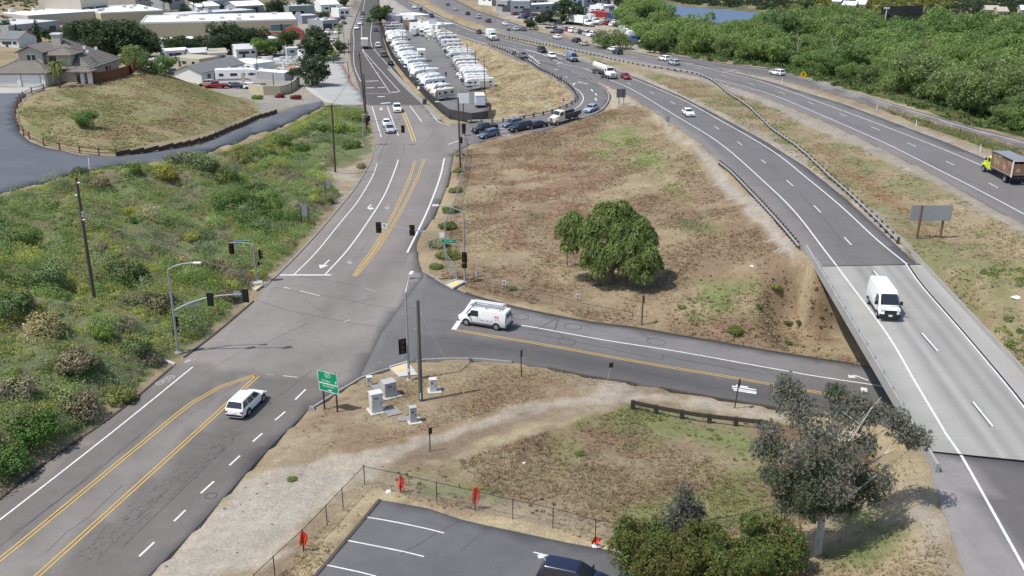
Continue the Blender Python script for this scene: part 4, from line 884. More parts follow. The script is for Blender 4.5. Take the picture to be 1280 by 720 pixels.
# the tree tops in front of the car park
G_TOY = [(.15, .21, .06), (.115, .175, .05), (.20, .17, .065), (.185, .225, .07)]
for i, (px, py, rpx, lab) in enumerate(((806, 688, 42, 'dense olive green bush beside the blue car'), (880, 694, 36, 'rounded bushy tree with brownish tips in front of the grey tree'), (962, 692, 42, 'wide olive green bush below the eucalyptus trunk'), (835, 712, 40, 'reddish brown tipped bush at the picture edge under the grey tree'), (920, 712, 44, 'low spreading bush between two taller olive bushes'))):
    q = aty(px, py, 52.5 - i * .4 + (0 if i < 3 else -2)); g = Zs(q.x, q.y); sc = pxscale(q); R = rpx / sc
    lb = [(0, 0, q.z - g, R, R, R * .8)] + [(R * .62 * cos(a + i), R * .62 * sin(a + i), q.z - g + R * .25 * sin(3 * a), R * .55, R * .55, R * .5) for a in np.linspace(0, 2 * pi, 7)[:-1]] + [(R * .75 * cos(a * 1.7 + i), R * .75 * sin(a * 1.7 + i), q.z - g + R * (.1 + .65 * ((a * 1.31 + i * .37) % 1)), R * .26, R * .26, R * .34) for a in range(12)]
    lb[0] = (0, 0, q.z - g, R * .62, R * .62, R * .6)
    put_tree('olive_bush_tree', lab, (q.x, q.y, g), crown_mesh('crown', lb, 14000, .08, G_TOY if i not in (3,) else [(.19, .16, .06), (.14, .15, .05), (.16, .19, .06)], 20 + i, fill=.6, aspect=1.8), trunk_mesh('trunk', q.z - g, .16, [(.5, (R * .5, 0, q.z - g)), (.5, (-R * .5, .2, q.z - g)), (.6, (0, R * .5, q.z - g))], M_BARK, seed=i), cat='bush')
b = P(851, 690); gl = [(0, 0, 4.4, .7, .7, 1.0), (.25, 0, 3.6, .95, .9, 1.0), (-.3, .2, 2.8, 1.1, 1.0, 1.1), (.4, -.2, 2.4, 1.1, 1.0, 1.0), (-.8, 0, 1.8, .9, .8, .9), (1.1, 0, 3.0, .6, .6, .6)]
put_tree('grey_tree', 'slender grey half bare tree behind the olive bushes', b, crown_mesh('crown', gl, 5200, .06, [(.19, .19, .155), (.155, .155, .125), (.22, .215, .18)], 31, fill=.05, aspect=2.8, flat=.25), trunk_mesh('trunk', 4.4, .09, [(.4, (.9, 0, 3.2)), (.5, (-.8, .2, 3.2)), (.6, (.4, -.3, 4.2)), (.3, (-.9, 0, 2.2))], M_PALEBARK, seed=9))

# woods, single trees of the town
def proto(seed, cols, H=7.5, R=4.2, n=1500, size=.5, shape='round', bark=M_BARK, down=.1):
    r = random.Random(seed); L = []
    if shape == 'round':
        L.append((0, 0, H * .52, R * .70, R * .70, H * .36))
        for k in range(14):
            a = r.uniform(0, 2 * pi); q = r.uniform(.3, .85); L.append((R * q * cos(a), R * q * sin(a), H * r.uniform(.20, .84), R * r.uniform(.28, .45), R * r.uniform(.28, .45), H * r.uniform(.12, .2)))
    elif shape == 'tall':
        for k in range(9):
            z = H * (.28 + .075 * k); q = R * (1 - .07 * k) * .45; a = r.uniform(0, 6.3); L.append((q * cos(a) * .7, q * sin(a) * .7, z, q + .5, q + .5, H * .1))
    elif shape == 'column':
        for k in range(7): L.append((0, 0, H * (.12 + .13 * k), R * (1 - .12 * k), R * (1 - .12 * k), H * .12))
    elif shape == 'pine':
        for k in range(6):
            a = r.uniform(0, 6.3); L.append((R * .5 * cos(a), R * .5 * sin(a), H * r.uniform(.62, .92), R * .5, R * .5, H * .08))
        L.append((0, 0, H * .85, R * .7, R * .7, H * .12))
    cm = crown_mesh('crown', L, n, size, cols, seed, down=down, fill=.6, aspect=1.5)
    tm = trunk_mesh('trunk', H * .62, .022 * H, [(.5, (R * .5, 0, H * .6)), (.6, (-R * .5, R * .2, H * .62)), (.55, (0, -R * .5, H * .55))], bark, seed=seed, n=6)
    return cm, tm, H, R
PW = [proto(100 + i, c, 7.5, 4.9, 7000, .21) for i, c in enumerate((G_WIL, G_MID, G_WIL, [(.215, .31, .10), (.26, .35, .12)], G_OLV, [(.15, .235, .085), (.18, .265, .10)]))]
PD = [proto(130 + i, c, 10, 5, 4200, .33) for i, c in enumerate((G_DARK, G_DARK, [(.105, .155, .06), (.09, .135, .052)]))]
PT = [proto(140 + i, c, 16, 4.2, 3800, .33, 'tall') for i, c in enumerate((G_DARK, [(.085, .115, .075), (.11, .13, .09)]))]
PG = [proto(150 + i, G_GRY if i else G_OLV, 6.5, 3.6, 4200, .17) for i in range(2)]
PP = [proto(160, G_DARK, 17, 4.5, 2400, .36, 'pine')]
PC = [proto(170, G_DARK, 8, 1.2, 700, .35, 'column')]
WLAB = ['leafy green tree within the dense riverside wood', 'mid green tree within the dense riverside wood', 'light green willowy tree within the dense riverside wood', 'bright green tree within the dense riverside wood', 'olive tinted tree within the dense riverside wood', 'deep green tree within the dense riverside wood']
wood_px = [(800, 58), (812, 62), (870, 74), (910, 80), (962, 83), (1032, 101), (1090, 116), (1150, 133), (1210, 152), (1290, 172), (1290, 46), (1215, 44), (1130, 40), (1050, 30), (1000, 26), (940, 40), (880, 40), (840, 33), (800, 20), (780, 30)]
wood_w = [atz(a, b_, 2.0) for a, b_ in wood_px]
xs = [p.x for p in wood_w]; ys = [p.y for p in wood_w]
pts = []; rr = random.Random(3)
for _ in range(30000):
    x, y = rr.uniform(min(xs), max(xs)), rr.uniform(min(ys), max(ys))
    if not inpoly(np.array([x]), np.array([y]), wood_w)[0]: continue
    dmin = 6.3 + max(0, (y - 230)) * .020
    if all((x - a) ** 2 + (y - c) ** 2 > dmin ** 2 for a, c in pts): pts.append((x, y))
pts.sort(key=lambda p: p[1])
wood_pts = pts[:285]
for x, y in wood_pts:
    nv = vnoise(np.array([x / 28]), np.array([y / 28]), 5)[0]
    k = int((nv * .75 + rr.random() * .6) / 1.36 * 6) % 6
    if rr.random() < .03: cm, tm, H, R = PG[0]; lab = 'greyish half bare tree within the dense riverside wood'
    else: cm, tm, H, R = PW[k]; lab = WLAB[k]
    sc_ = rr.choice((.62, .8, .95, 1.1, 1.25, 1.4)) * rr.uniform(.9, 1.1) * (1 + max(0, y - 260) * .0012)
    zn = 'beside the ramp' if y < 215 else ('near the pale yard' if x > 120 and y > 300 else ('along the river' if x < 75 else 'in the middle'))
    put_tree('riverside_tree', lab.replace('within the dense riverside wood', zn + ' of the riverside wood' if zn == 'in the middle' else zn + ' in the riverside wood'), (x, y, Zs(x, y) - .3), cm, tm, sc_, rr.uniform(0, 6.3), 'trees of the riverside wood', sz=sc_ * rr.uniform(.8, 1.3))
# the mass behind and the scrub beyond the river
def cloud_stuff(name, P3, rad, per, size, cols, label=None, down=0., flat=.5, fillz=.7):
    n = len(P3) * per; k = np.repeat(np.arange(len(P3)), per); u = unit(n); u[:, 2] = np.abs(u[:, 2]) * 1.1 - .1
    rd = np.asarray(rad)[k]; c = np.asarray(P3)[k] + u * (rd * (.55 + .45 * RNG.random(n)))[:, None] * [1, 1, fillz]
    nr = u * flat + unit(n) * (1 - flat); nr /= np.linalg.norm(nr, axis=1, keepdims=True)
    s = np.asarray(size)[k] if not np.isscalar(size) else np.full(n, size); s = s * (.6 + .8 * RNG.random(n))
    V, F_ = leaf_quads(c, nr, s, s * 1.5, down)
    cc = np.asarray(cols)[k] * (.7 + .6 * RNG.random(n))[:, None]
    return tag(link(bpy.data.objects.new(name, npmesh(name, V, F_, M_LEAF, col=np.repeat(cc, 4, 0)))), label, None, None, 'stuff')
def rand_in(px, n, conv=WP):
    poly = conv(px); xs = [p.x for p in poly]; ys = [p.y for p in poly]
    X, Y = RNG.uniform(min(xs), max(xs), n), RNG.uniform(min(ys), max(ys), n); k = inpoly(X, Y, poly); return X[k], Y[k]
SNAG = [trunk_mesh('trunk', 6.5, .12, [(.4, (1.6, .2, 6)), (.5, (-1.5, .4, 6.6)), (.6, (.4, 1.4, 7.6)), (.7, (-.6, -1.0, 8.2)), (.85, (.9, -.5, 8.8))], M_PALEBARK, seed=k, wob=.05) for k in range(2)]
for i, (x, y) in enumerate(wood_pts[5::21]):
    t = thing('bare_snag', 'pale leafless snag among the green trees of the riverside wood', 'tree', (x + 2.5, y - 2.0, Zs(x, y)), i * 1.3, 'bare snags of the riverside wood'); t.scale = (1.1, 1.1, 1.0 + .05 * (i % 4)); link(bpy.data.objects.new('trunk', SNAG[i % 2]), t)
far_pts = np.array(pts[285:]) if len(pts) > 285 else np.zeros((0, 2))
X, Y = rand_in([(820, -6), (850, 4), (900, 8), (1000, 16), (1100, 24), (1290, 44), (1290, -14), (820, -14)], 2600)
X = np.r_[X, far_pts[:, 0]]; Y = np.r_[Y, far_pts[:, 1]]
nz = vnoise(X / 35, Y / 35, 9)
cc = np.where((nz > .62)[:, None], np.array([.19, .20, .05]), np.where((nz > .4)[:, None], np.array([.09, .125, .05]), np.array([.06, .085, .045]))) * (.8 + .4 * RNG.random(len(X)))[:, None]
cloud_stuff('far_scrub', np.c_[X, Y, Zs(X, Y)], 1.6 + 2.2 * RNG.random(len(X)), 34, .8, cc, 'scrub and trees covering the flat land beyond the river')
X, Y = rand_in([(800, 60), (870, 75), (962, 85), (1030, 103), (1150, 136), (1290, 174), (1290, 100), (1000, 40), (800, 30)], 3200)
cc = np.array([.085, .125, .042]) * (.6 + .9 * RNG.random(len(X)))[:, None]
cloud_stuff('wood_undergrowth', np.c_[X, Y, Zs(X, Y)], .8 + 1.0 * RNG.random(len(X)), 30, .34, cc * 1.35, 'low green undergrowth along the foot of the riverside wood')
X, Y = rand_in([(1285, 178), (1285, 46), (1480, 46), (1480, 235)], 520); cc = np.array([(.15, .22, .075), (.20, .28, .095), (.12, .18, .06)])[RNG.integers(0, 3, len(X))]
cloud_stuff('wood_mass', np.c_[X, Y, Zs(X, Y) + 1.5 + 2.5 * RNG.random(len(X))], 2.4 + 2.0 * RNG.random(len(X)), 260, .34, cc, 'riverside wood carrying on as one green mass past the view', fillz=1.0)
X, Y = rand_in([(-5, 42), (60, 14), (105, -4), (110, -14), (-40, -14)], 900)
cc = np.where((vnoise(X / 20, Y / 20, 4) > .5)[:, None], np.array([.13, .15, .05]), np.array([.20, .17, .09]))
cloud_stuff('hill_scrub', np.c_[X, Y, Zs(X, Y)], .5 + .9 * RNG.random(len(X)), 24, .5, cc, 'patchy green and dry scrub on the far hillside')

# trees one can pick out in the town and along the freeway
PRO = {'d': PD, 't': PT, 'w': PW, 'g': PG, 'p': PP, 'c': PC}
one = [(128, 48, 24, 'd1', 'bt', 'dark oak at the back of the grove behind the house'), (148, 52, 26, 'd0', 'bt', 'dark oak rising behind the grove toward the tan wall'), (96, 58, 22, 'd0', 'bt', 'dark tree between the chimney and the grove'), (188, 64, 24, 'd1', 'bt', 'dark tree at the corner of the long warehouse'), (62, 52, 16, 'd0', 'bt', 'dark tree just behind the house chimney'), (120, 25, 10, 'd1', 'bt', 'small dark tree before the beige block bays'), (262, 66, 22, 'd0', 'bt', 'dark tree left of the warehouse clump'), (330, 30, 14, 'd0', 'bt', 'dark tree behind the long white warehouse roof'), (232, 19, 14, 'd1', 'bt', 'dark tree below the taller grey block'), (405, 26, 12, 'd0', 'bt', 'dark street tree near the white workshop'), (426, 66, 14, 'd2', 'bt', 'street tree beside the sidewalk posts'),  # base px, base py, height px, kind, name, label
 (391, 107, 37, 'd0', 'bt', 'round dark green tree at the corner of the concrete yard'),
 (397, 74, 40, 'd1', 'bt', 'big grey green tree beside the street behind the corner tree'),
 (360, 60, 22, 'd2', 'bt', 'smaller dark tree touching the big grey green tree'),
 (476, 30, 23, 'd2', 'bt', 'dark tree at the far end of the trailer lot'),
 (663, 37, 13, 'd2', 'bt', 'small round tree on the freeway verge before the truck yard'),
 (713, 30, 31, 'd1', 'bt', 'tallest dark tree in the truck yard beyond the freeway'),
 (682, 31, 19, 'd1', 'bt', 'lower dark tree beside the tallest tree of the truck yard'),
 (697, 30, 17, 'g1', 'bt', 'thin olive tree between the two dark trees of the truck yard'),
 (203, 94, 24, 'w1', 'bt', 'bright green round tree on the knoll edge below the house'),
 (108, 159, 20, 'w1', 'small_tree', 'small lone green tree on the dry knoll'),
 (85, 54, 24, 'd0', 'bt', 'dark tree rising behind the grey house roof'),
 (112, 66, 40, 'd1', 'bt', 'large dark oak behind the house roof ridge'),
 (134, 74, 50, 'd0', 'bt', 'largest dark oak of the grove behind the house'),
 (158, 76, 50, 'd1', 'bt', 'dark oak in the middle of the grove by the red fence'),
 (176, 72, 44, 'd0', 'bt', 'dark oak at the end of the grove near the warehouse'),
 (172, 88, 34, 'g0', 'bt', 'grey olive tree just beyond the red fence'),
 (215, 66, 20, 'd2', 'bt', 'green tree before the long warehouse wall'), (232, 66, 21, 'd1', 'bt', 'rounded green tree second along the warehouse wall'), (247, 64, 18, 'd2', 'bt', 'small green tree third along the warehouse wall'),
 (272, 68, 26, 'd1', 'bt', 'dark tree beside the utility pole near the warehouse'), (288, 66, 38, 'd0', 'bt', 'tall dark tree of the clump before the warehouse'), (303, 66, 34, 'd1', 'bt', 'dark tree at the middle of the warehouse clump'), (318, 66, 32, 'd0', 'bt', 'dark tree at the street end of the warehouse clump'),
 (331, 70, 22, 'w1', 'bt', 'leafy tree row start in front of the red roofed entrance'), (345, 69, 20, 'd2', 'bt', 'leafy tree in front of the warehouse entrance'), (322, 44, 12, 'g1', 'bt', 'small pale tree against the tan warehouse wall'), (338, 44, 12, 'g1', 'bt', 'pale young tree beside the dark warehouse door'),
 (268, 48, 11, 'g1', 'bt', 'thin pale tree against the long tan wall'), (250, 47, 11, 'g0', 'bt', 'second thin pale tree against the long tan wall'), (224, 45, 10, 'g0', 'bt', 'third thin pale tree against the long tan wall'),
 (142, 12, 16, 'd0', 'bt', 'dark tree left of the beige block'), (160, 13, 18, 'd1', 'bt', 'wide dark tree between the beige blocks'), (182, 12, 12, 'w1', 'bt', 'small green tree beside the pale block'),
 (206, 19, 26, 'p0', 'pine_tree', 'tall pine first from the pale block'), (214, 19, 24, 'p0', 'pine_tree', 'tall pine close beside the first one'), (243, 19, 24, 'p0', 'pine_tree', 'wide dark pine behind the long white roof'), (255, 19, 24, 'p0', 'pine_tree', 'tall pine right of the wide dark pine'), (291, 12, 18, 'p0', 'pine_tree', 'dark pine behind the grey sheds'), (308, 11, 16, 'p0', 'pine_tree', 'darker pine nearer the street behind the sheds'), (345, 22, 24, 'd0', 'bt', 'dark tree behind the flat green building'), (358, 22, 16, 'd1', 'bt', 'low dark tree beside the green building'), (378, 21, 24, 'p0', 'pine_tree', 'pine near the street behind the green building'), (384, 18, 18, 'd0', 'bt', 'round dark tree near the top of the street'), (430, 8, 10, 'd2', 'bt', 'small tree by the far end of the street'), (413, 14, 9, 'd2', 'bt', 'bushy tree before the white roof near the street top'),
 (6, 41, 16, 'd0', 'bt', 'dark tree at the foot of the dry hill'),
 (755, 60, 24, 'g0', 'broad_bush', 'feathery olive bush nearest the white truck trailer'), (768, 60, 25, 'g0', 'broad_bush', 'tall feathery olive bush by the freeway'), (778, 61, 20, 'g0', 'broad_bush', 'feathery bush at the end of the freeway bush clump'),
 (812, 66, 15, 'd2', 'broad_bush', 'round green bush on the wood edge by the freeway'), (828, 68, 16, 'd1', 'broad_bush', 'darker bush second on the wood edge by the freeway'),
 (795, 26, 28, 'd1', 'bt', 'dark tree behind the blue truck cab'), (806, 34, 26, 'd2', 'bt', 'green tree behind the car yard corner'), (776, 12, 16, 'd0', 'bt', 'dark tree above the red roofed shed'), (790, 12, 16, 'd1', 'bt', 'dark tree beside the river bend'),
 (1107, 44, 28, 't0', 'tall_tree', 'tall dark tree by the sports ground fence'), (1160, 36, 30, 't0', 'tall_tree', 'broad tall dark tree in the middle of the far wood'), (1172, 42, 32, 't0', 'tall_tree', 'dark conical tree beside the broad one'), (1190, 55, 40, 't1', 'tall_tree', 'greyest tall tree standing above the wood'), (1202, 56, 38, 't1', 'tall_tree', 'tall grey green tree with a split top'), (1178, 52, 34, 't1', 'tall_tree', 'tall blue green tree before the conical one'), (1216, 42, 40, 't1', 'tall_tree', 'tall thin tree near the pale yard'), (1236, 40, 26, 'g0', 'bt', 'olive tree before the far houses'), (1252, 42, 22, 'd2', 'bt', 'green tree left of the pale yard'), (1274, 44, 28, 'g0', 'bt', 'olive tree at the edge of the pale yard'),
 (1088, 34, 14, 'g0', 'bt', 'brownish tree by the white roofs beyond the river'), (1098, 36, 18, 'g0', 'bt', 'second brownish tree beyond the river'), (1056, 10, 10, 'd0', 'bt', 'dark tree among the white roofs beyond the river'), (1032, 16, 12, 'd0', 'bt', 'dark clump tree left of the white roofs'), (1012, 14, 12, 'd0', 'bt', 'dark clump tree at the river end')]
for px, py, hp, kd, nm, lab in one:
    nm = 'broad_tree' if nm == 'bt' else nm
    q = P(px, py); cm, tm, H, R = PRO[kd[0]][int(kd[1])]
    hm = hp / (pxscale(q) * cos(PITCH)) * .96; k = hm / H
    put_tree(nm, lab, q, cm, tm, k * (1.25 if kd[0] in 'dwg' else 1.0), (px * 7) % 6.28, cat='bush' if 'bush' in nm else 'tree', sz=k)
for i, (px, py, hp) in enumerate(((23, 51, 24), (29, 51, 16), (34, 52, 15), (39, 52, 15), (44, 52, 17), (48, 52, 30))):
    q = P(px, py + 4); cm, tm, H, R = PC[0]; k = hp / pxscale(q) / H
    put_tree('cypress_tree', 'narrow dark cypress in the row behind the grey house' if i not in (0, 5) else ('pointed cypress at the hill end of the cypress row' if i == 0 else 'tallest pointed cypress next to the house chimney'), q, cm, tm, k, i, 'cypresses in a row behind the house', 'tree')
# palms
def palm_meshes(seed, H, n=16, L=2.4):
    r = random.Random(seed); V, F_, c = [], [], []
    for k in range(n):
        a = 2 * pi * k / n + r.uniform(-.2, .2); e = r.uniform(-.2, 1.0)
        for j in range(7):
            t = j / 7; w = .22 * (1 - .8 * t)
            def pt(t): return np.array([cos(a) * L * t, sin(a) * L * t, H + e * L * t - 1.1 * L * t * t])
            p, q = pt(t), pt(t + 1 / 7); s = np.array([-sin(a), cos(a), 0]) * w; o = len(V)
            dr = np.array([0, 0, -w * .7]); V += [p, p + s * 1.6 + dr, q + s * 1.3 + dr, q, p - s * 1.6 + dr, q - s * 1.3 + dr]; F_ += [(o, o + 1, o + 2, o + 3), (o, o + 3, o + 5, o + 4)]
            c += [np.array([.14, .20, .05] if k % 5 else [.30, .24, .08]) * r.uniform(.7, 1.2)] * 6
    return npmesh('crown', V, F_, M_LEAF, col=np.array(c)), MB().tube([(0, 0, -.3), (.05, 0, H * .5), (0, 0, H)], [.2, .15, .13], M_BARK, 8).mesh('trunk', sm=60)
q = P(75, 109); cm, tm = palm_meshes(3, 4.6, 18, 2.6); put_tree('palm_tree', 'small queen palm with a yellowing skirt by the house entrance', q, cm, tm)
q = P(417, 79); cm, tm = palm_meshes(5, 3.6, 18, 2.4); put_tree('palm_tree', 'low bushy palm beside the street sidewalk', q, cm, tm)
q = P(424, 56); cm, tm = palm_meshes(6, 7, 14, 2.4); put_tree('palm_tree', 'taller thin palm further up the street sidewalk', q, cm, tm)

# the weedy bank beside the street
bank_px = [(-70, 262), (0, 248), (85, 224), (212, 206), (290, 186), (370, 155), (406, 136), (454, 134), (459, 150), (456, 170), (440, 180), (400, 210), (428, 240), (390, 285), (330, 348), (300, 372), (240, 425), (205, 450), (180, 474), (60, 562), (-20, 632), (-90, 690)]
bare = WP([(395, 213), (440, 202), (462, 190), (466, 202), (445, 236), (420, 245)])
X, Y = rand_in(bank_px, 18500); k = ~inpoly(X, Y, bare); X, Y = X[k], Y[k]
nA, nB, nC_ = fbm(X, Y, 9, 81, 3), fbm(X, Y, 5, 91, 3), vnoise(X / 2.2, Y / 2.2, 99)
k = RNG.random(len(X)) < np.clip(.55 + 1.1 * (nB - .35) * 2, .42, 1); X, Y, nA, nB, nC_ = (v[k] for v in (X, Y, nA, nB, nC_))
pal = np.array([(.30, .385, .14), (.41, .44, .125), (.21, .315, .10), (.34, .305, .21), (.43, .38, .22), (.30, .365, .20), (.15, .24, .075)])
sel = np.select([nC_ < .16, nA > .60, nA < .38, nB < .40, nC_ > .88], [2, 1, 5, 3, 4], 0)
sel = np.where(RNG.random(len(X)) < .18, RNG.integers(0, 7, len(X)), sel)
cl = pal[sel] * (.8 + .4 * RNG.random(len(X)))[:, None]
lowfront = np.clip((72 - Y) / 25, 0, 1); cl = cl * (1 - .35 * lowfront[:, None]) + np.array([.17, .14, .085]) * .35 * lowfront[:, None]
rad = (.34 + .70 * RNG.random(len(X)) ** 1.6) * (1 + .5 * (nB > .55))
cloud_stuff('bank_weeds', np.c_[X, Y, Zs(X, Y) - .05], rad, 66, .08, cl, 'tangled green, yellow and grey weeds covering the bank', fillz=.95, flat=.5)
# larger mounds of brush standing out of the weeds
X, Y = rand_in(bank_px, 560); k = ~inpoly(X, Y, bare) & (fbm(X, Y, 7, 55, 3) > .40); X, Y = X[k], Y[k]
sel = RNG.integers(0, 7, len(X)); cl = pal[sel] * (.8 + .45 * RNG.random(len(X)))[:, None]
cloud_stuff('bank_brush', np.c_[X, Y, Zs(X, Y)], 1.0 + 1.5 * RNG.random(len(X)) ** 1.5, 760, .10, cl, 'mounded brush growing out of the weeds on the bank', fillz=.8, flat=.6)
X, Y = rand_in([(1150, 322), (1200, 335), (1290, 335), (1290, 482), (1215, 405)], 900); k = fbm(X, Y, 6, 66, 3) > .42; X, Y = X[k], Y[k]
cloud_stuff('verge_weeds', np.c_[X, Y, Zs(X, Y)], .25 + .55 * RNG.random(len(X)) ** 2, 70, .085, pal[np.array([0, 1, 2, 5, 4])[RNG.integers(0, 5, len(X))]] * (.75 + .3 * RNG.random(len(X)))[:, None], 'green weeds and low shrubs on the slope below the sign board', fillz=.8)
# ivy-like patch
X, Y = rand_in([(262, 245), (330, 232), (355, 265), (345, 295), (300, 282), (270, 268)], 1500)
cloud_stuff('ivy_patch', np.c_[X, Y, Zs(X, Y)], .3 + .3 * RNG.random(len(X)), 26, .2, np.array([.06, .16, .04]) * (.7 + .6 * RNG.random(len(X)))[:, None], 'bright green creeping patch on the bank behind the grey sign', fillz=.6)
# bushes one can point to on the bank
bush = [(40, 545, 70, (.06, .115, .03), 'deep green bush at the foot of the bank by the road'), (8, 585, 64, (.075, .13, .04), 'green bush lowest on the bank by the road'), (18, 495, 56, (.19, .17, .12), 'dry grey shrub above the deep green bushes'), (95, 460, 58, (.17, .15, .10), 'straw grey dead shrub in the middle of the lower bank'),
        (150, 500, 44, (.16, .17, .06), 'yellow green bush close to the road edge on the bank'), (128, 420, 30, (.14, .19, .05), 'yellow flowering clump below the utility pole'), (170, 440, 42, (.10, .13, .06), 'dusty green shrub left of the signal pole'), (95, 510, 52, (.18, .15, .10), 'brown dead brush pile at the foot of the bank'),
        (30, 300, 34, (.12, .17, .06), 'green bush below the driveway kerb'), (62, 262, 30, (.15, .18, .08), 'pale green bush under the driveway edge'), (100, 222, 30, (.085, .10, .06), 'dark scraggly bush on the driveway edge beside the white pole'), (125, 232, 26, (.20, .15, .11), 'reddish brown dry bush beside the dark one on the driveway edge'), (165, 215, 26, (.10, .14, .05), 'green bush at the top of the bank'), (205, 222, 34, (.21, .20, .05), 'yellow flowering bush at the top of the bank'), (228, 208, 44, (.14, .15, .09), 'large dusty shrub hanging over the driveway'), (255, 212, 40, (.11, .13, .065), 'wide dark shrub below the driveway bend'), (282, 226, 40, (.10, .125, .05), 'green shrub mass below the lower driveway'), (300, 205, 36, (.13, .15, .06), 'olive shrub beside the lower driveway'), (330, 200, 34, (.09, .13, .045), 'dark green shrub mid way down the upper bank'), (350, 180, 30, (.12, .15, .05), 'green shrub above the bare dirt patch'), (375, 190, 28, (.08, .12, .04), 'dense shrub beside the wooden pole'), (395, 165, 26, (.10, .14, .05), 'green bush behind the wooden pole'), (425, 165, 30, (.16, .21, .06), 'bright yellow green bush near the upper street'), (440, 185, 26, (.09, .13, .045), 'dark bush by the upper signal pole'), (440, 150, 26, (.15, .19, .06), 'light green bush above the upper signal pole'), (452, 210, 14, (.20, .16, .10), 'small dry brown bush at the curb'),
        (165, 268, 24, (.24, .25, .06), 'yellow green clump in the middle of the bank'), (240, 300, 24, (.22, .23, .06), 'yellow clump above the mast arm signal'), (160, 345, 50, (.09, .115, .055), 'dark green shrub right of the utility pole'), (270, 335, 26, (.12, .12, .07), 'brown green brush behind the mast arm'), (195, 388, 56, (.13, .12, .08), 'tangled brown shrub behind the mast arm pole'), (285, 372, 30, (.15, .12, .075), 'dry brush heap beside the pink debris'), (60, 350, 50, (.13, .175, .085), 'sage green bush left of the utility pole'), (15, 385, 54, (.11, .15, .06), 'green bush at the edge of the view on the bank'), (55, 415, 56, (.22, .19, .10), 'straw coloured grass mound on the bank'), (230, 262, 22, (.17, .20, .11), 'pale sage clump on the upper bank'), (375, 262, 16, (.10, .14, .045), 'dark green weeds around the grey sign legs'), (410, 252, 16, (.10, .14, .045), 'dark green weeds around the small grey sign')]
BP = [crown_mesh('foliage', [(0, 0, .35, .9, .9, .55)] + [(.65 * cos(a), .65 * sin(a), .3 + .25 * sin(2.3 * a + i), .45, .45, .4) for a in np.linspace(0, 2 * pi, 8)[:-1]], 3600, .055, [(1, 1, 1), (.8, .82, .8), (1.12, 1.1, 1.0), (.9, .95, .7)], 300 + i, fill=.65, aspect=1.9, flat=.75) for i in range(4)]
M_BUSH = mat('bush_leaves', rough=.8, objcol=True, spec=.12, trans=.15)
_n = M_BUSH.node_tree; _a = _n.nodes.new('ShaderNodeAttribute'); _a.attribute_name = 'col'; _m = _n.nodes.new('ShaderNodeVectorMath'); _m.operation = 'MULTIPLY'
_oi = [n for n in _n.nodes if n.type == 'OBJECT_INFO'][0]; _n.links.new(_oi.outputs['Color'], _m.inputs[0]); _n.links.new(_a.outputs['Color'], _m.inputs[1])
for n in _n.nodes:
    if n.type == 'BSDF_PRINCIPLED': _n.links.new(_m.outputs[0], n.inputs['Base Color'])
    if n.type == 'BSDF_TRANSLUCENT': _n.links.new(_m.outputs[0], n.inputs['Color'])
for me in BP: me.materials[0] = M_BUSH
STEM = MB().tube([(0, 0, -.2), (.05, 0, .5)], [.06, .02], M_BARK, 5).tube([(0, 0, .0), (.4, .2, .6)], [.04, .01], M_BARK, 5).tube([(0, 0, .0), (-.4, .1, .55)], [.04, .01], M_BARK, 5).mesh('stem')
def put_bush(px, py, wpx, col, lab, i, hs=1.0, name='bush', group=None):
    q = P(px, py); R = wpx / pxscale(q) / 2.2
    t = thing(name, lab, 'bush', q, (i * 2.1) % 6.28, group); t.scale = (R, R, R * hs)
    f = link(bpy.data.objects.new('foliage', BP[i % 4]), t); f.color = (*[c * 1.65 for c in col], 1); link(bpy.data.objects.new('stem', STEM), t)
for i, (px, py, w, col, lab) in enumerate(bush): put_bush(px, py, w, col, lab, i, .95)
for i, (px, py, w, col, lab) in enumerate([(560, 322, 34, (.15, .17, .06), 'lowest weedy bush between the street and the chain link fence'), (545, 335, 20, (.12, .15, .05), 'small green weed clump near the corner ramp'), (548, 308, 30, (.17, .18, .12), 'pale grey green bush beside the street fence'), (560, 285, 26, (.11, .13, .05), 'olive bush half way up the street fence'), (563, 265, 24, (.10, .13, .045), 'green bush above the olive one along the street fence'), (570, 240, 20, (.14, .15, .07), 'thin bush along the street fence'), (573, 215, 16, (.13, .15, .06), 'upper weed bush along the street fence'), (575, 195, 14, (.15, .17, .07), 'topmost weed bush along the street fence'), (948, 385, 14, (.055, .10, .04), 'dark blue green shrub above the cross road'), (1000, 404, 12, (.05, .095, .04), 'dark shrub nearest the overpass'), (986, 404, 12, (.06, .11, .045), 'dark green shrub second from the overpass'), (920, 415, 22, (.10, .13, .035), 'wide low shrub beside the cross road'), (970, 360, 16, (.14, .19, .05), 'yellow green weed patch by the fence stake'), (985, 430, 12, (.055, .10, .04), 'smallest dark shrub by the cross road'), (852, 385, 12, (.12, .16, .06), 'small weed clump in the dry field edge'), (724, 568, 14, (.10, .16, .04), 'small green weed in the lower field'), (365, 600, 14, (.13, .17, .05), 'lone green weed in the gravel pull out'), (640, 362, 14, (.11, .14, .05), 'weed clump beside the white no entry sign')]):
    put_bush(px, py, w, col, lab, i + 50, .7)

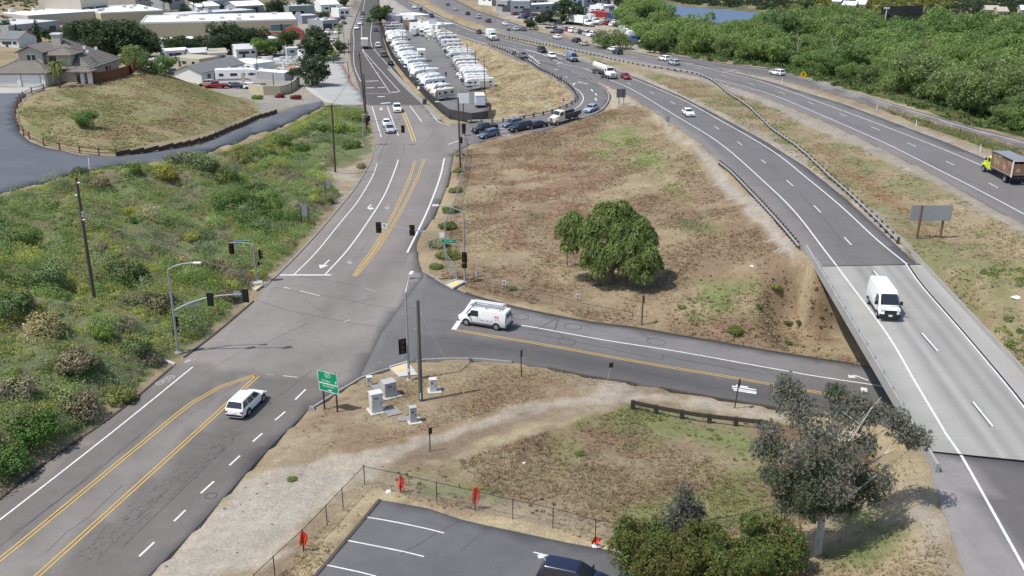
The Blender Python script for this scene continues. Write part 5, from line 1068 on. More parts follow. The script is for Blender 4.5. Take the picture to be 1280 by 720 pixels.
# tufts of dry and green grass (nobody could count them)
SHOULD = [WP(L) for L in ([(745, 104), (768, 118), (775, 132), (800, 130), (860, 182), (930, 262), (985, 318), (1015, 345), (1022, 333), (960, 268), (880, 190), (815, 141), (782, 119)], [(620, 46), (697, 68), (795, 97), (895, 143), (955, 176), (1060, 251), (1130, 316), (1142, 316), (1066, 248), (961, 174), (899, 140), (800, 95), (700, 66), (620, 44)], [(620, 37), (640, 44), (765, 72), (890, 100), (960, 122), (1090, 179), (1172, 220), (1290, 285), (1290, 298), (1165, 227), (1080, 186), (950, 127), (880, 103), (760, 74), (620, 39)])]
def tufts(name, px, n, h0, h1, label, tint=1.0, spread=.16, thin=None):
    X, Y = rand_in(px, n)
    for pl in [main_poly, cross_poly, conn_poly, conn2_poly, ramp_poly, parking_poly] + SHOULD:
        k = ~inpoly(X, Y, pl); X, Y = X[k], Y[k]
    if thin is not None: k = RNG.random(len(X)) < thin(X, Y); X, Y = X[k], Y[k]
    i = np.clip(np.searchsorted(gx, X), 0, nx - 1); j = np.clip(np.searchsorted(gy, Y), 0, ny - 1)
    base = GCOL[j, i]; m = 5; N_ = len(X)
    c = np.c_[X, Y, Zs(X, Y)]; V = np.zeros((N_, m, 3, 3))
    h = (h0 + (h1 - h0) * RNG.random(N_) ** 2)
    for q in range(m):
        a = RNG.random(N_) * 6.28; sp = spread * (.4 + RNG.random(N_)); tip = np.c_[np.cos(a) * sp * 1.6, np.sin(a) * sp * 1.6, h * (.6 + .5 * RNG.random(N_))]
        sd_ = np.c_[-np.sin(a), np.cos(a), np.zeros(N_)] * (spread * .42)
        o = np.c_[np.cos(a) * sp * .3, np.sin(a) * sp * .3, np.zeros(N_) - .02]
        V[:, q, 0] = c + o + sd_; V[:, q, 1] = c + o - sd_; V[:, q, 2] = c + tip
    cc = base * tint * 1.6 * (.8 + .5 * RNG.random(N_))[:, None]
    return tag(link(bpy.data.objects.new(name, npmesh(name, V.reshape(-1, 3), np.arange(N_ * m * 3).reshape(-1, 3), M_GRASS, col=np.repeat(cc, m * 3, 0)))), label, None, None, 'stuff')
pn = lambda s: (lambda X, Y: np.clip((fbm(X, Y, 5, s, 3) - .36) * 4.5, .06, 1))
tufts('lower_field_grass', [(400, 660), (480, 592), (570, 576), (700, 534), (790, 508), (950, 528), (1090, 548), (1160, 640), (1190, 720), (1220, 800), (900, 800), (760, 680), (640, 655), (540, 632), (470, 618), (380, 730), (340, 730)], 46000, .06, .30, 'short dry and green grass of the lower field', 1.05, .13, pn(5))
tufts('island_grass', [(350, 560), (450, 476), (570, 452), (690, 463), (760, 478), (700, 492), (640, 508), (560, 530), (500, 548), (400, 568)], 14000, .04, .2, 'dry grass of the corner island', 1.05, .10, pn(7))
tufts('upper_field_grass', [(575, 190), (640, 174), (750, 142), (790, 128), (860, 190), (930, 270), (985, 322), (1012, 332), (1040, 372), (1088, 460), (1050, 453), (960, 436), (740, 400), (600, 366), (550, 345), (565, 280)], 60000, .06, .28, 'dry brown and green weeds of the wide field', 1.03, .17, pn(9))
tufts('median_grass', [(800, 100), (950, 182), (1050, 250), (1130, 318), (1190, 390), (1290, 475), (1290, 285), (1172, 222), (1090, 181), (960, 124), (840, 88)], 36000, .06, .3, 'dry grass of the strip between the carriageways', 1.03, .18, pn(11))
tufts('knoll_grass', [(24, 140), (60, 115), (150, 99), (184, 90), (240, 106), (300, 124), (322, 140), (250, 168), (144, 190), (60, 180)], 20000, .1, .4, 'dry grass of the house knoll', 1.03, .25, pn(13))
tufts('embankment_grass', [(560, 50), (609, 62), (660, 82), (705, 110), (712, 124), (690, 136), (640, 148), (614, 148), (592, 95)], 16000, .1, .4, 'straw grass of the trailer lot embankment', 1.03, .3, pn(15))
tufts('verge_grass', [(1085, 128), (1290, 188), (1290, 206), (1225, 182), (1150, 157)], 5000, .15, .5, 'green grass between the freeway and its ramp', 1.0, .3, None)
# scattered weeds, stones and scraps of the fields
X, Y = rand_in([(590, 200), (760, 150), (860, 200), (940, 290), (1000, 326), (1040, 372), (1085, 458), (960, 434), (740, 398), (600, 362), (560, 335)], 1500); k = (fbm(X, Y, 8, 77, 3) > .47) & ~inpoly(X, Y, cross_poly); X, Y = X[k], Y[k]
X2, Y2 = rand_in([(480, 595), (570, 578), (700, 536), (790, 510), (950, 530), (1090, 550), (1160, 690), (1000, 720), (640, 650), (520, 625)], 900); k = (fbm(X2, Y2, 6, 78, 3) > .47) & ~inpoly(X2, Y2, conn2_poly); X, Y = np.r_[X, X2[k]], np.r_[Y, Y2[k]]
wc = np.array([(.16, .20, .07), (.25, .21, .12), (.20, .22, .09), (.30, .25, .15), (.13, .15, .06)])[RNG.integers(0, 5, len(X))]
cloud_stuff('field_weeds', np.c_[X, Y, Zs(X, Y)], .10 + .32 * RNG.random(len(X)) ** 2.5, 40, .06, wc, 'small scattered weeds standing in the dry fields', fillz=.8)
X, Y = rand_in([(330, 590), (480, 560), (700, 500), (790, 482), (820, 495), (640, 530), (500, 575), (430, 640), (330, 720), (190, 722), (300, 605)], 420); sm_ = MB()
for x, y in zip(X, Y):
    if inpoly(np.array([x]), np.array([y]), main_poly)[0]: continue
    s_ = .03 + .09 * random.random() ** 3; z_ = Zs(float(x), float(y)); sm_.box((x, y, z_ + s_ * .4), (s_ * 2, s_ * 1.6, s_ * 1.3), M_KERB, rz=random.random() * 3, taper=(.6, .6))
tag(sm_.obj('loose_stones'), 'loose stones on the gravel pull out and track', None, None, 'stuff')
# river water
wat = mat('river_water', (.028, .062, .165), .25, spec=.12, noise=((.4, .2),), bump=.15, bscale=1.5)
rp = [atz(a, b_, .4) for a, b_ in [(826, 3), (852, 8), (890, 11), (948, 16), (960, 24), (948, 44), (900, 48), (860, 34), (835, 20)]]
me = MB().add(rp, [tuple(range(len(rp)))], wat).mesh('river', recalc=False)
if me.polygons[0].normal.z < 0: me.flip_normals()
tag(link(bpy.data.objects.new('river', me)), kind='structure')
# vehicles
M_PAINT = mat('vehicle_paint', rough=.35, objcol=True, spec=.5, coat=.4)
M_GLASS = mat('tinted_glass', (.018, .022, .032), .06, spec=.8)
M_RUB = mat('tyre_rubber', (.022, .022, .024), .85)
M_BLACK = mat('black_plastic', (.025, .025, .028), .6)
M_RIM = mat('alloy_rim', (.42, .43, .45), .35, .7)
M_LAMP = mat('headlamp_lens', (.75, .77, .80), .1, spec=.8)
M_TAIL = mat('tail_lamp_lens', (.20, .02, .02), .2, spec=.6)
M_PLATE = mat('number_plate', (.75, .75, .72), .5)
M_WPAINT = mat('white_body_paint', (.80, .80, .79), .4, coat=.2, noise=((1.5, .04),))
M_CREAM = mat('cream_paint', (.62, .58, .48), .5, noise=((2, .06),))
M_CHROME = mat('polished_steel', (.62, .63, .64), .25, .9)
M_GRAPH = mat('grey_graphic_vinyl', (.30, .29, .29), .5)
M_TANG = mat('tan_graphic_vinyl', (.40, .30, .20), .5)
M_DKGR = mat('dark_grey_panel', (.07, .072, .078), .6)
VCACHE = {}
def wheel_me(r, w, key):
    if ('w', key) not in VCACHE:
        t = MB().tube([(0, -w / 2, 0), (0, -w / 2 * .8, 0), (0, w / 2 * .8, 0), (0, w / 2, 0)], [r * .88, r, r, r * .88], M_RUB, 16).mesh('tyre', sm=40)
        c = MB().tube([(0, -w / 2 - .012, 0), (0, w / 2 + .012, 0)], r * .62, M_RIM, 12).mesh('rim', sm=40)
        a = MB().tube([(0, -.02, 0), (0, .02, 0)], r * 1.2, M_BLACK, 16).mesh('wheel_arch', sm=40)
        VCACHE[('w', key)] = (t, c, a)
    return VCACHE[('w', key)]
def quad_pane(name, q, m, off=.012, inset=.0):
    q = [Vector(p) for p in q]; n = (q[1] - q[0]).cross(q[3] - q[0]).normalized(); c = sum(q, Vector()) / 4
    f = [c + (p - c) * (1 - inset) + n * off for p in q]; b_ = [c + (p - c) * (1 - inset) - n * .01 for p in q]
    return MB().add(f + b_, [(0, 1, 2, 3), (7, 6, 5, 4)] + [(i, i + 4, (i + 1) % 4 + 4, (i + 1) % 4) for i in range(4)], m).mesh(name)
def car_parts(kind):
    """-> list of (name, mesh, location, [(sub name, mesh)])"""
    if kind in VCACHE: return VCACHE[kind]
    parts = []
    S = dict(
     sedan=dict(W=1.82, st=[(-2.34, .62, .80), (-2.30, .90, .90), (-1.7, 1.0, 1), (-.9, .98, 1), (.9, .95, 1), (1.6, .86, .99), (2.12, .74, .92), (2.34, .55, .76)], cab=(-1.85, 1.05, -1.15, .28, .94, 1.45, .83, .62), wh=.33, ax=(-1.35, 1.42)),
     suv=dict(W=1.86, st=[(-2.34, .58, .78), (-2.30, .90, .86), (-2.1, 1.02, .94), (-1.5, 1.05, 1), (-.5, 1.02, 1), (.95, .99, 1), (1.6, .92, .97), (2.08, .80, .89), (2.26, .66, .80), (2.36, .50, .68)], cab=(-2.27, 1.22, -1.86, .28, .98, 1.63, .87, .66), wh=.36, ax=(-1.36, 1.42)),
     bigsuv=dict(W=2.0, st=[(-2.6, .64, .86), (-2.56, 1.12, .93), (-1.7, 1.18, 1), (-.6, 1.18, 1), (1.0, 1.15, 1), (1.8, 1.10, .99), (2.42, 1.02, .93), (2.6, .70, .82)], cab=(-2.54, 1.10, -2.3, .55, 1.12, 1.88, .94, .76), wh=.40, ax=(-1.55, 1.62)),
     pickup=dict(W=1.98, st=[(-2.85, .72, .88), (-2.82, 1.10, .94), (-1.2, 1.12, 1), (-.6, 1.12, 1), (1.2, 1.12, 1), (2.0, 1.08, .99), (2.62, 1.0, .93), (2.82, .70, .82)], cab=(-.95, 1.35, -.75, .75, 1.10, 1.86, .92, .76), wh=.40, ax=(-1.85, 1.75)),
     minivan=dict(W=1.95, st=[(-2.5, .60, .86), (-2.46, 1.02, .93), (-1.7, 1.06, 1), (0, 1.06, 1), (1.2, 1.02, 1), (1.9, .92, .98), (2.35, .80, .90), (2.5, .56, .78)], cab=(-2.40, 1.65, -2.15, .75, 1.02, 1.78, .91, .74), wh=.35, ax=(-1.5, 1.5)))[kind]
    hw = S['W'] / 2; zb = .24
    rings = []
    for x, zt, f in S['st']:
        h = hw * f; rings.append([(x, -h * .86, zb), (x, h * .86, zb), (x, h, zb + .16), (x, h * .995, zt - .13), (x, h * .90, zt - .015), (x, h * .5, zt + .015), (x, -h * .5, zt + .015), (x, -h * .90, zt - .015), (x, -h * .995, zt - .13), (x, -h, zb + .16)])
    parts.append(('body', bevel_mesh(MB().loft(rings, M_PAINT).mesh('body'), .045, 2, 24), (0, 0, 0), []))
    xb0, xb1, xt0, xt1, z0, z1, wb, wt = S['cab']; z0 -= .03
    B = lambda x, s: Vector((x, s * wb, z0)); T = lambda x, s: Vector((x, s * wt, z1 - .05))
    ring2 = [[B(xb0, -1), T(xt0, -1), Vector((xt0 + .06, -wt * .86, z1 - .01)), Vector((xt0 + .06, wt * .86, z1 - .01)), T(xt0, 1), B(xb0, 1)], [B(xb1, -1), T(xt1, -1), Vector((xt1 - .06, -wt * .86, z1 - .01)), Vector((xt1 - .06, wt * .86, z1 - .01)), T(xt1, 1), B(xb1, 1)]]
    mid = [[p.lerp(q, .5) + Vector((0, 0, .025 if 1 < i < 4 else 0)) for i, (p, q) in enumerate(zip(*ring2))]]
    parts.append(('cabin', bevel_mesh(MB().loft([ring2[0], mid[0], ring2[1]], M_PAINT).mesh('cabin'), .06, 2, 24), (0, 0, 0), []))
    def edge(x_b, x_t, s, t): return B(x_b, s).lerp(T(x_t, s), t)
    parts.append(('windshield', quad_pane('windshield', [edge(xb1, xt1, -1, .12) + Vector((0, .07, 0)), edge(xb1, xt1, 1, .12) - Vector((0, .07, 0)), edge(xb1, xt1, 1, .93) - Vector((0, .06, 0)), edge(xb1, xt1, -1, .93) + Vector((0, .06, 0))], M_GLASS, .02), (0, 0, 0), []))
    parts.append(('rear_window', quad_pane('rear_window', [edge(xb0, xt0, 1, .16) - Vector((0, .10, 0)), edge(xb0, xt0, -1, .16) + Vector((0, .10, 0)), edge(xb0, xt0, -1, .90) + Vector((0, .08, 0)), edge(xb0, xt0, 1, .90) - Vector((0, .08, 0))], M_GLASS, .02), (0, 0, 0), []))
    cuts = [(.04, .50), (.54, .95)] if kind in ('sedan', 'pickup') else [(.05, .30), (.34, .63), (.67, .96)]
    for s in (1, -1):
        for t0, t1 in cuts:
            f = lambda t, v: B(xb0 + (xb1 - xb0) * t, s).lerp(T(xt0 + (xt1 - xt0) * t, s), v)
            q = [f(t0, .14), f(t1, .14), f(t1, .90), f(t0, .90)]
            if s == 1: q = q[::-1]
            parts.append(('side_window', quad_pane('side_window', q, M_GLASS, .014), (0, 0, 0), []))
    t, c, a = wheel_me(S['wh'], .24, round(S['wh'], 2))
    for x in S['ax']:
        for s in (1, -1):
            parts.append(('wheel', t, (x, s * (hw - .10), S['wh']), [('rim', c)])); parts.append(('wheel_arch', a, (x, s * (hw - .012), S['wh'] + .03), []))
    xf, xr = S['st'][-1][0], S['st'][0][0]; zf = S['st'][-1][1]
    for s in (1, -1):
        parts.append(('headlamp', MB().box((xf - .16, s * hw * .70, zf + .10), (.22, .36, .13), M_LAMP).mesh('headlamp'), (0, 0, 0), []))
        parts.append(('tail_lamp', MB().box((xr + .03, s * hw * .78, S['st'][1][1] - .16), (.08, .24, .12), M_TAIL).mesh('tail_lamp'), (0, 0, 0), []))
        parts.append(('mirror', MB().box((xb1 - .25, s * (hw + .09), z0 + .10), (.12, .2, .14), M_PAINT).mesh('mirror'), (0, 0, 0), []))
    parts.append(('grille', MB().box((xf - .03, 0, zf - .02), (.08, hw * .95, .2), M_BLACK).mesh('grille'), (0, 0, 0), []))
    parts.append(('number_plate', MB().box((xr - .01, 0, S['st'][0][1] + .05), (.03, .34, .16), M_PLATE).mesh('number_plate'), (0, 0, 0), []))
    parts.append(('bumper', MB().box((xr + .02, 0, .42), (.12, hw * 1.55, .16), M_BLACK if kind != 'sedan' else M_PAINT).mesh('bumper'), (0, 0, 0), []))
    if kind == 'pickup':
        parts.append(('cargo_bed', MB().box((-1.9, 0, 1.10), (1.75, 1.6, .10), M_BLACK).mesh('cargo_bed'), (0, 0, 0), []))
    VCACHE[kind] = parts
    return parts
def spawn(parts, name, label, cat, loc, rz, color=(1, 1, 1), group=None, scale=1.0):
    r = thing(name, label, cat, loc, rz, group); r.scale = (scale,) * 3
    for nm, me, l, subs in parts:
        o = bpy.data.objects.new(nm, me); link(o, r); o.location = l; o.color = (*color, 1)
        for sn, sm in subs:
            q = link(bpy.data.objects.new(sn, sm), o); q.color = (*color, 1)
    return r
def head(p0, p1): d = p1 - p0; return atan2(d.y, d.x)
def veh(kind, color, p0, p1, z, label, lat=0.0, group=None, name='car', parts=None, cat='car', mode='mid', off=.045):
    conv = (lambda q: atz(q[0], q[1], z)) if z is not None else (lambda q: P(*q))
    a, b_ = conv(p0), conv(p1); h = head(a, b_); s = Vector((-sin(h), cos(h), 0))
    c = (a.lerp(b_, .5) if mode == 'mid' else a) + s * lat; c.z = (z if z is not None else Zs(c.x, c.y)) + off
    pt = 0
    r = spawn(parts or car_parts(kind), name, label, cat, c, h, color, group)
    if z is None:
        f = Vector((cos(h), sin(h), 0)); r.rotation_euler = (0, -atan2(Zs(*(c + f * 1.5).xy) - Zs(*(c - f * 1.5).xy), 3.0), h)
    return r
WHT = (.82, .82, .81); BLK = (.02, .021, .024); SIL = (.42, .43, .45); GRY = (.12, .125, .135); NAVY = (.022, .03, .075); RED = (.28, .02, .025); DRED = (.14, .03, .035); LBL = (.30, .38, .50); TANC = (.45, .40, .31)
veh('suv', WHT, (309.5, 521.5), (329.5, 502), 0., 'white crossover driving toward the junction beside the yellow line', lat=.84, name='suv')
veh('suv', (.012, .016, .042), (690, 735), (741, 745.5), 1.0, 'dark blue car in the car park with a red rear lamp', lat=.5, name='parked_car')
# street beyond the junction
dS = lambda x, y: ((x, y), (x - 1.5, y + 6))
for k, c, a, b_, lab, nm in (('pickup', WHT, (496.5, 139), (499, 148), 'white pickup approaching on the upper street beyond the silver car', 'pickup'), ('sedan', WHT, (483.5, 157.5), (485.5, 166), 'white sedan waiting just behind the silver car', 'car'), ('suv', SIL, (487.5, 165), (490, 174), 'silver car first in line at the far signal', 'car'),
    ('sedan', WHT, (446, 36.5), (445, 42), 'white car furthest down of the three on the distant street', 'car'), ('suv', WHT, (449.5, 31), (448.5, 36), 'white suv second of three on the distant street', 'suv'), ('sedan', SIL, (451.5, 25), (450.5, 30), 'pale car last of three on the distant street', 'car'), ('suv', DRED, (453.5, 18.5), (452.5, 23), 'dark red suv alone at the far top of the street', 'suv'), ('sedan', BLK, (460, 27), (461, 20), 'dark car driving away near the street top', 'car')):
    veh(k, c, a, b_, 0., lab, mode='a', name=nm)
for k, c, a, b_, lab, nm in (('minivan', WHT, (472.5, 59), (470, 50), 'white van parked at the curb beside the trailer lot', 'van'), ('bigsuv', GRY, (479.5, 71), (476, 60), 'dark suv parked behind the white van at the lot curb', 'suv'), ('sedan', BLK, (488, 81), (484, 72), 'black car parked nearest on the lot curb', 'car'), ('suv', GRY, (469.5, 39), (468, 30), 'grey suv parked far up the lot curb', 'suv')):
    veh(k, c, a, b_, 0., lab, mode='a', name=nm)
# the queue on the off ramp
for k, c, a, b_, lab, nm in (('pickup', BLK, (606, 164.5), (590, 168), 'black pickup beside the grey suv at the ramp end', 'pickup'), ('suv', (.10, .13, .19), (611, 171.5), (595, 175.5), 'blue grey suv first at the ramp stop', 'suv'), ('suv', (.13, .15, .20), (641, 158), (625, 161), 'grey suv next to the black suv in the ramp queue', 'suv'), ('bigsuv', BLK, (651, 163.5), (635, 167), 'black suv in the ramp queue ahead of the dark sedan', 'suv'), ('sedan', BLK, (671, 160), (655, 163), 'dark sedan behind the black suv on the ramp', 'car'), ('sedan', LBL, (739, 139), (727, 144.5), 'light blue car on the bend of the off ramp', 'car')):
    veh(k, c, a, b_, None, lab, mode='a', name=nm)
# freeway towards the camera
for k, c, a, b_, lab, nm in (('sedan', WHT, (860, 144.5), (872, 153), 'white sedan alone on the freeway past the gore sign', 'car'), ('sedan', RED, (782, 98.5), (792, 103.5), 'dark red car just ahead of the tanker truck', 'car'), ('suv', GRY, (654, 72), (662, 76), 'dark car in the exit lane by the ramp rail', 'car'), ('bigsuv', BLK, (677.5, 65.5), (686, 69), 'black suv on the freeway beside the white one', 'suv'), ('suv', WHT, (689.5, 72.5), (698, 76), 'white suv between the black suv and the blue van', 'suv'),
    ('sedan', BLK, (599, 42), (607, 46), 'black car on the freeway ahead of the white box van', 'car'), ('sedan', WHT, (518, 10.5), (524, 15), 'white car furthest up the freeway', 'car'), ('suv', BLK, (526.5, 14), (532, 18), 'dark car behind the grey one far up the freeway', 'car'), ('sedan', GRY, (531, 16.5), (537, 20.5), 'grey car beside the dark one far up the freeway', 'car'), ('suv', BLK, (539.5, 21.5), (546, 25.5), 'black car alone far up the freeway', 'car')):
    veh(k, c, a, b_, DECK, lab, mode='a', name=nm)
# other carriageway, driving away
for k, c, a, b_, lab, nm in (('suv', WHT, (830, 76), (815, 72.5), 'white suv near the gore of the far carriageway', 'suv'), ('suv', SIL, (842, 81), (827, 77), 'silver suv close behind the white one at the far gore', 'suv'), ('sedan', WHT, (766, 64), (752, 61), 'white car beside the feathery bush on the far carriageway', 'car'), ('suv', BLK, (771.5, 67.5), (757, 64), 'black car close behind the white car at the feathery bush', 'car'), ('sedan', TANC, (729.5, 57), (716, 54), 'pale gold car on the far carriageway', 'car'), ('suv', BLK, (720, 53), (706, 49.5), 'black suv passing the parked car row on the far carriageway', 'suv'), ('sedan', WHT, (696, 48.5), (683, 45), 'white car passing the truck yard on the far carriageway', 'car'), ('sedan', GRY, (653.5, 38.5), (642, 35), 'dark car behind the pale one below the small round tree', 'car'), ('sedan', SIL, (644.5, 38), (633, 34), 'pale car below the small round tree', 'car'), ('sedan', WHT, (631, 31.5), (620, 27.5), 'white car at the start of the truck yard verge', 'car'),
    ('sedan', GRY, (559.5, 7), (550, 3), 'grey car at the top of the far carriageway', 'car'), ('sedan', SIL, (569.5, 13), (560, 9), 'silver car near the top of the far carriageway', 'car'), ('sedan', BLK, (584.5, 18.5), (575, 14.5), 'black car after the silver one on the far carriageway', 'car'), ('suv', SIL, (598, 23), (588, 18.5), 'silver suv before the maroon car on the far carriageway', 'suv'), ('suv', DRED, (610, 28), (600, 24), 'maroon suv on the far carriageway', 'suv')):
    veh(k, c, a, b_, FW2, lab, mode='a', name=nm)
veh('suv', WHT, (971, 94), (955, 91), FW2, 'white suv on the entry ramp by the yellow sign', mode='a', name='suv')

# -------- ladder van, delivery van
def van_body(st, m):
    r = []
    for x, zt, hwf, zb, wt in st: r.append([(x, -hwf * .9, zb), (x, hwf * .9, zb), (x, hwf, zb + .2), (x, hwf * .99, zt * .55 + .1), (x, wt, zt - .12), (x, wt * .80, zt), (x, -wt * .80, zt), (x, -wt, zt - .12), (x, -hwf * .99, zt * .55 + .1), (x, -hwf, zb + .2)])
    return MB().loft(r, m).mesh('body', sm=38)
def wheels(parts, xs, hw, r, w=.26, dual=()):
    t, c, a = wheel_me(r, w, (r, w))
    for x in xs:
        for s in (1, -1):
            parts.append(('wheel', t, (x, s * (hw - .11), r), [('rim', c)]))
            parts.append(('wheel_arch', a, (x, s * (hw - .012), r + .04), []))
            if x in dual: parts.append(('wheel', t, (x, s * (hw - .40), r), [('rim', c)]))
def B_(parts, name, c, d, m, **k): parts.append((name, MB().box(c, d, m, **k).mesh(name), (0, 0, 0), []))
pv = [('body', van_body([(-2.75, 2.02, .98, .38, .86), (-2.70, 2.08, 1.0, .36, .88), (1.05, 2.10, 1.0, .34, .88), (1.22, 2.06, 1.0, .34, .86), (1.85, 1.24, .99, .34, .90), (2.62, 1.12, .95, .36, .86), (2.78, .85, .86, .40, .80)], M_PAINT), (0, 0, 0), [])]
pv.append(('windshield', quad_pane('windshield', [(1.88, -.84, 1.28), (1.88, .84, 1.28), (1.34, .74, 1.98), (1.34, -.74, 1.98)], M_GLASS, .05), (0, 0, 0), []))
for s in (1, -1):
    q = [(.35, s * .985, 1.26), (1.50, s * .985, 1.26), (1.18, s * .90, 1.86), (.42, s * .90, 1.86)]
    pv.append(('door_window', quad_pane('door_window', q if s < 0 else q[::-1], M_GLASS, .03), (0, 0, 0), [])); B_(pv, 'mirror', (1.42, s * 1.14, 1.35), (.14, .24, .32), M_BLACK)
    B_(pv, 'sill_moulding', (-.4, s * 1.0, .50), (3.2, .04, .12), M_DKGR); B_(pv, 'headlamp', (2.72, s * .68, .92), (.14, .34, .2), M_LAMP); B_(pv, 'tail_lamp', (-2.76, s * .86, 1.15), (.06, .14, .5), M_TAIL)
    B_(pv, 'door_handle', (.45, s * 1.01, 1.08), (.18, .03, .04), M_BLACK)
B_(pv, 'grille', (2.77, 0, .86), (.06, 1.0, .3), M_BLACK); B_(pv, 'bumper', (2.78, 0, .52), (.16, 1.9, .22), M_DKGR); B_(pv, 'rear_window', (-2.76, 0, 1.55), (.04, 1.3, .45), M_GLASS); B_(pv, 'number_plate', (-2.80, 0, .62), (.03, .34, .16), M_PLATE); B_(pv, 'rear_bumper', (-2.82, 0, .48), (.16, 1.9, .16), M_DKGR)
wheels(pv, (-1.72, 1.78), 1.0, .37)
M_REDV = mat('red_vinyl', (.55, .05, .05), .5); M_GRV = mat('grey_lettering', (.18, .18, .19), .5)
def text_mesh(name, body, size, m, ext=.004):
    cu = bpy.data.curves.new(name, 'FONT'); cu.body = body; cu.size = size; cu.align_x = 'CENTER'; cu.align_y = 'CENTER'; cu.extrude = ext; cu.resolution_u = 2
    o = bpy.data.objects.new(name, cu); COL.objects.link(o); dg = bpy.context.evaluated_depsgraph_get(); me = bpy.data.meshes.new_from_object(o.evaluated_get(dg)); bpy.data.objects.remove(o); bpy.data.curves.remove(cu)
    me.materials.clear(); me.materials.append(m); me.name = name; return me
def swirl(m):
    mb = MB()
    for r_, a0, a1 in ((.17, .3, 5.2), (.10, 2.2, 7.6)):
        mb.tube([(r_ * 1.5 * cos(a), 0, r_ * sin(a)) for a in np.linspace(a0, a1, 10)], .022, m, 4)
    return mb.mesh('red_emblem')
em = swirl(M_REDV)
for s in (1, -1):
    pv.append(('red_emblem', em, (-1.75, s * .975, 1.42), []))
    for k, (x, l) in enumerate(((-.05, .55), (-.72, .35), (-1.15, .25))): B_(pv, 'side_lettering', (x, s * .995, .92), (l, .02, .07), M_GRV)
    B_(pv, 'side_lettering', (-1.75, s * .985, 1.16), (.8, .02, .035), M_REDV)
for x in (-2.1, -.5, .95):
    mb = MB(); mb.box((x, 0, 2.30), (.07, 1.75, .05), M_CHROME)
    for s in (1, -1): mb.box((x, s * .84, 2.26), (.07, .05, .32), M_CHROME)
    pv.append(('rack_bar', mb.mesh('rack_bar'), (0, 0, 0), []))
lad = MB()
for y in (.45, .80): lad.box((-.6, y, 2.40), (3.9, .05, .09), M_CHROME)
for k in range(13): lad.box((-2.4 + k * .3, .625, 2.40), (.04, .32, .04), M_CHROME)
ladder_me = lad.mesh('ladder'); lad2 = MB()
for y in (-.75, -.35): lad2.box((-.3, y, 2.40), (3.4, .06, .10), M_WPAINT)
for k in range(11): lad2.box((-1.8 + k * .3, -.55, 2.40), (.04, .36, .04), M_WPAINT)
v = veh(None, WHT, (621.7, 413.2), (583, 407), 0., 'white work van with ladder rack waiting at the stop line', lat=-.88, parts=pv, name='work_van', cat='van')
for nm, me, lab in (('ladder', ladder_me, 'metal ladder lying on the near side of the van roof rack'), ('ladder', lad2.mesh('ladder'), 'white ladder lying on the far side of the van roof rack')):
    o = link(bpy.data.objects.new(nm, me)); o.location = v.location; o.rotation_euler = v.rotation_euler; tag(o, lab, 'ladder')
pt = [('body', van_body([(-2.95, 2.62, 1.0, .42, .84), (-2.88, 2.72, 1.03, .40, .86), (1.1, 2.74, 1.03, .38, .86), (1.35, 2.66, 1.03, .38, .84), (2.15, 1.46, 1.0, .38, .92), (2.72, 1.26, .97, .40, .86), (2.92, .95, .88, .42, .80)], M_PAINT), (0, 0, 0), [])]
pt.append(('windshield', quad_pane('windshield', [(2.16, -.86, 1.50), (2.16, .86, 1.50), (1.55, .76, 2.38), (1.55, -.76, 2.38)], M_GLASS, .06), (0, 0, 0), []))
for s in (1, -1):
    q = [(.7, s * 1.02, 1.45), (1.85, s * 1.02, 1.45), (1.40, s * .93, 2.15), (.78, s * .93, 2.15)]
    pt.append(('door_window', quad_pane('door_window', q if s < 0 else q[::-1], M_GLASS, .03), (0, 0, 0), [])); B_(pt, 'mirror', (1.85, s * 1.20, 1.55), (.16, .26, .36), M_BLACK)
    B_(pt, 'sill_moulding', (-.3, s * 1.03, .52), (4.6, .05, .22), M_BLACK); B_(pt, 'headlamp', (2.72, s * .76, 1.18), (.34, .34, .26), M_LAMP); B_(pt, 'tail_lamp', (-2.96, s * .9, 1.4), (.06, .12, .7), M_TAIL)
B_(pt, 'grille', (2.91, 0, .98), (.08, 1.15, .34), M_BLACK); B_(pt, 'bumper', (2.90, 0, .58), (.24, 1.98, .40), M_BLACK); B_(pt, 'number_plate', (3.03, 0, .66), (.03, .36, .18), M_PLATE); B_(pt, 'rear_bumper', (-2.98, 0, .5), (.14, 1.9, .2), M_BLACK); B_(pt, 'bonnet_gap', (2.35, 0, 1.40), (.04, 1.6, .03), M_DKGR)
wheels(pt, (-1.9, 1.95), 1.03, .37)
veh(None, WHT, (1085, 379), (1097.5, 399), DECK, 'white high roofed delivery van on the bridge deck', lat=.9, parts=pt, name='delivery_van', cat='van', off=.06)
veh(None, (.18, .26, .34), (715, 76.5), (726, 81.5), DECK, 'blue grey van on the freeway ahead of the tanker', parts=pt, name='delivery_van', cat='van', mode='a', off=.05)
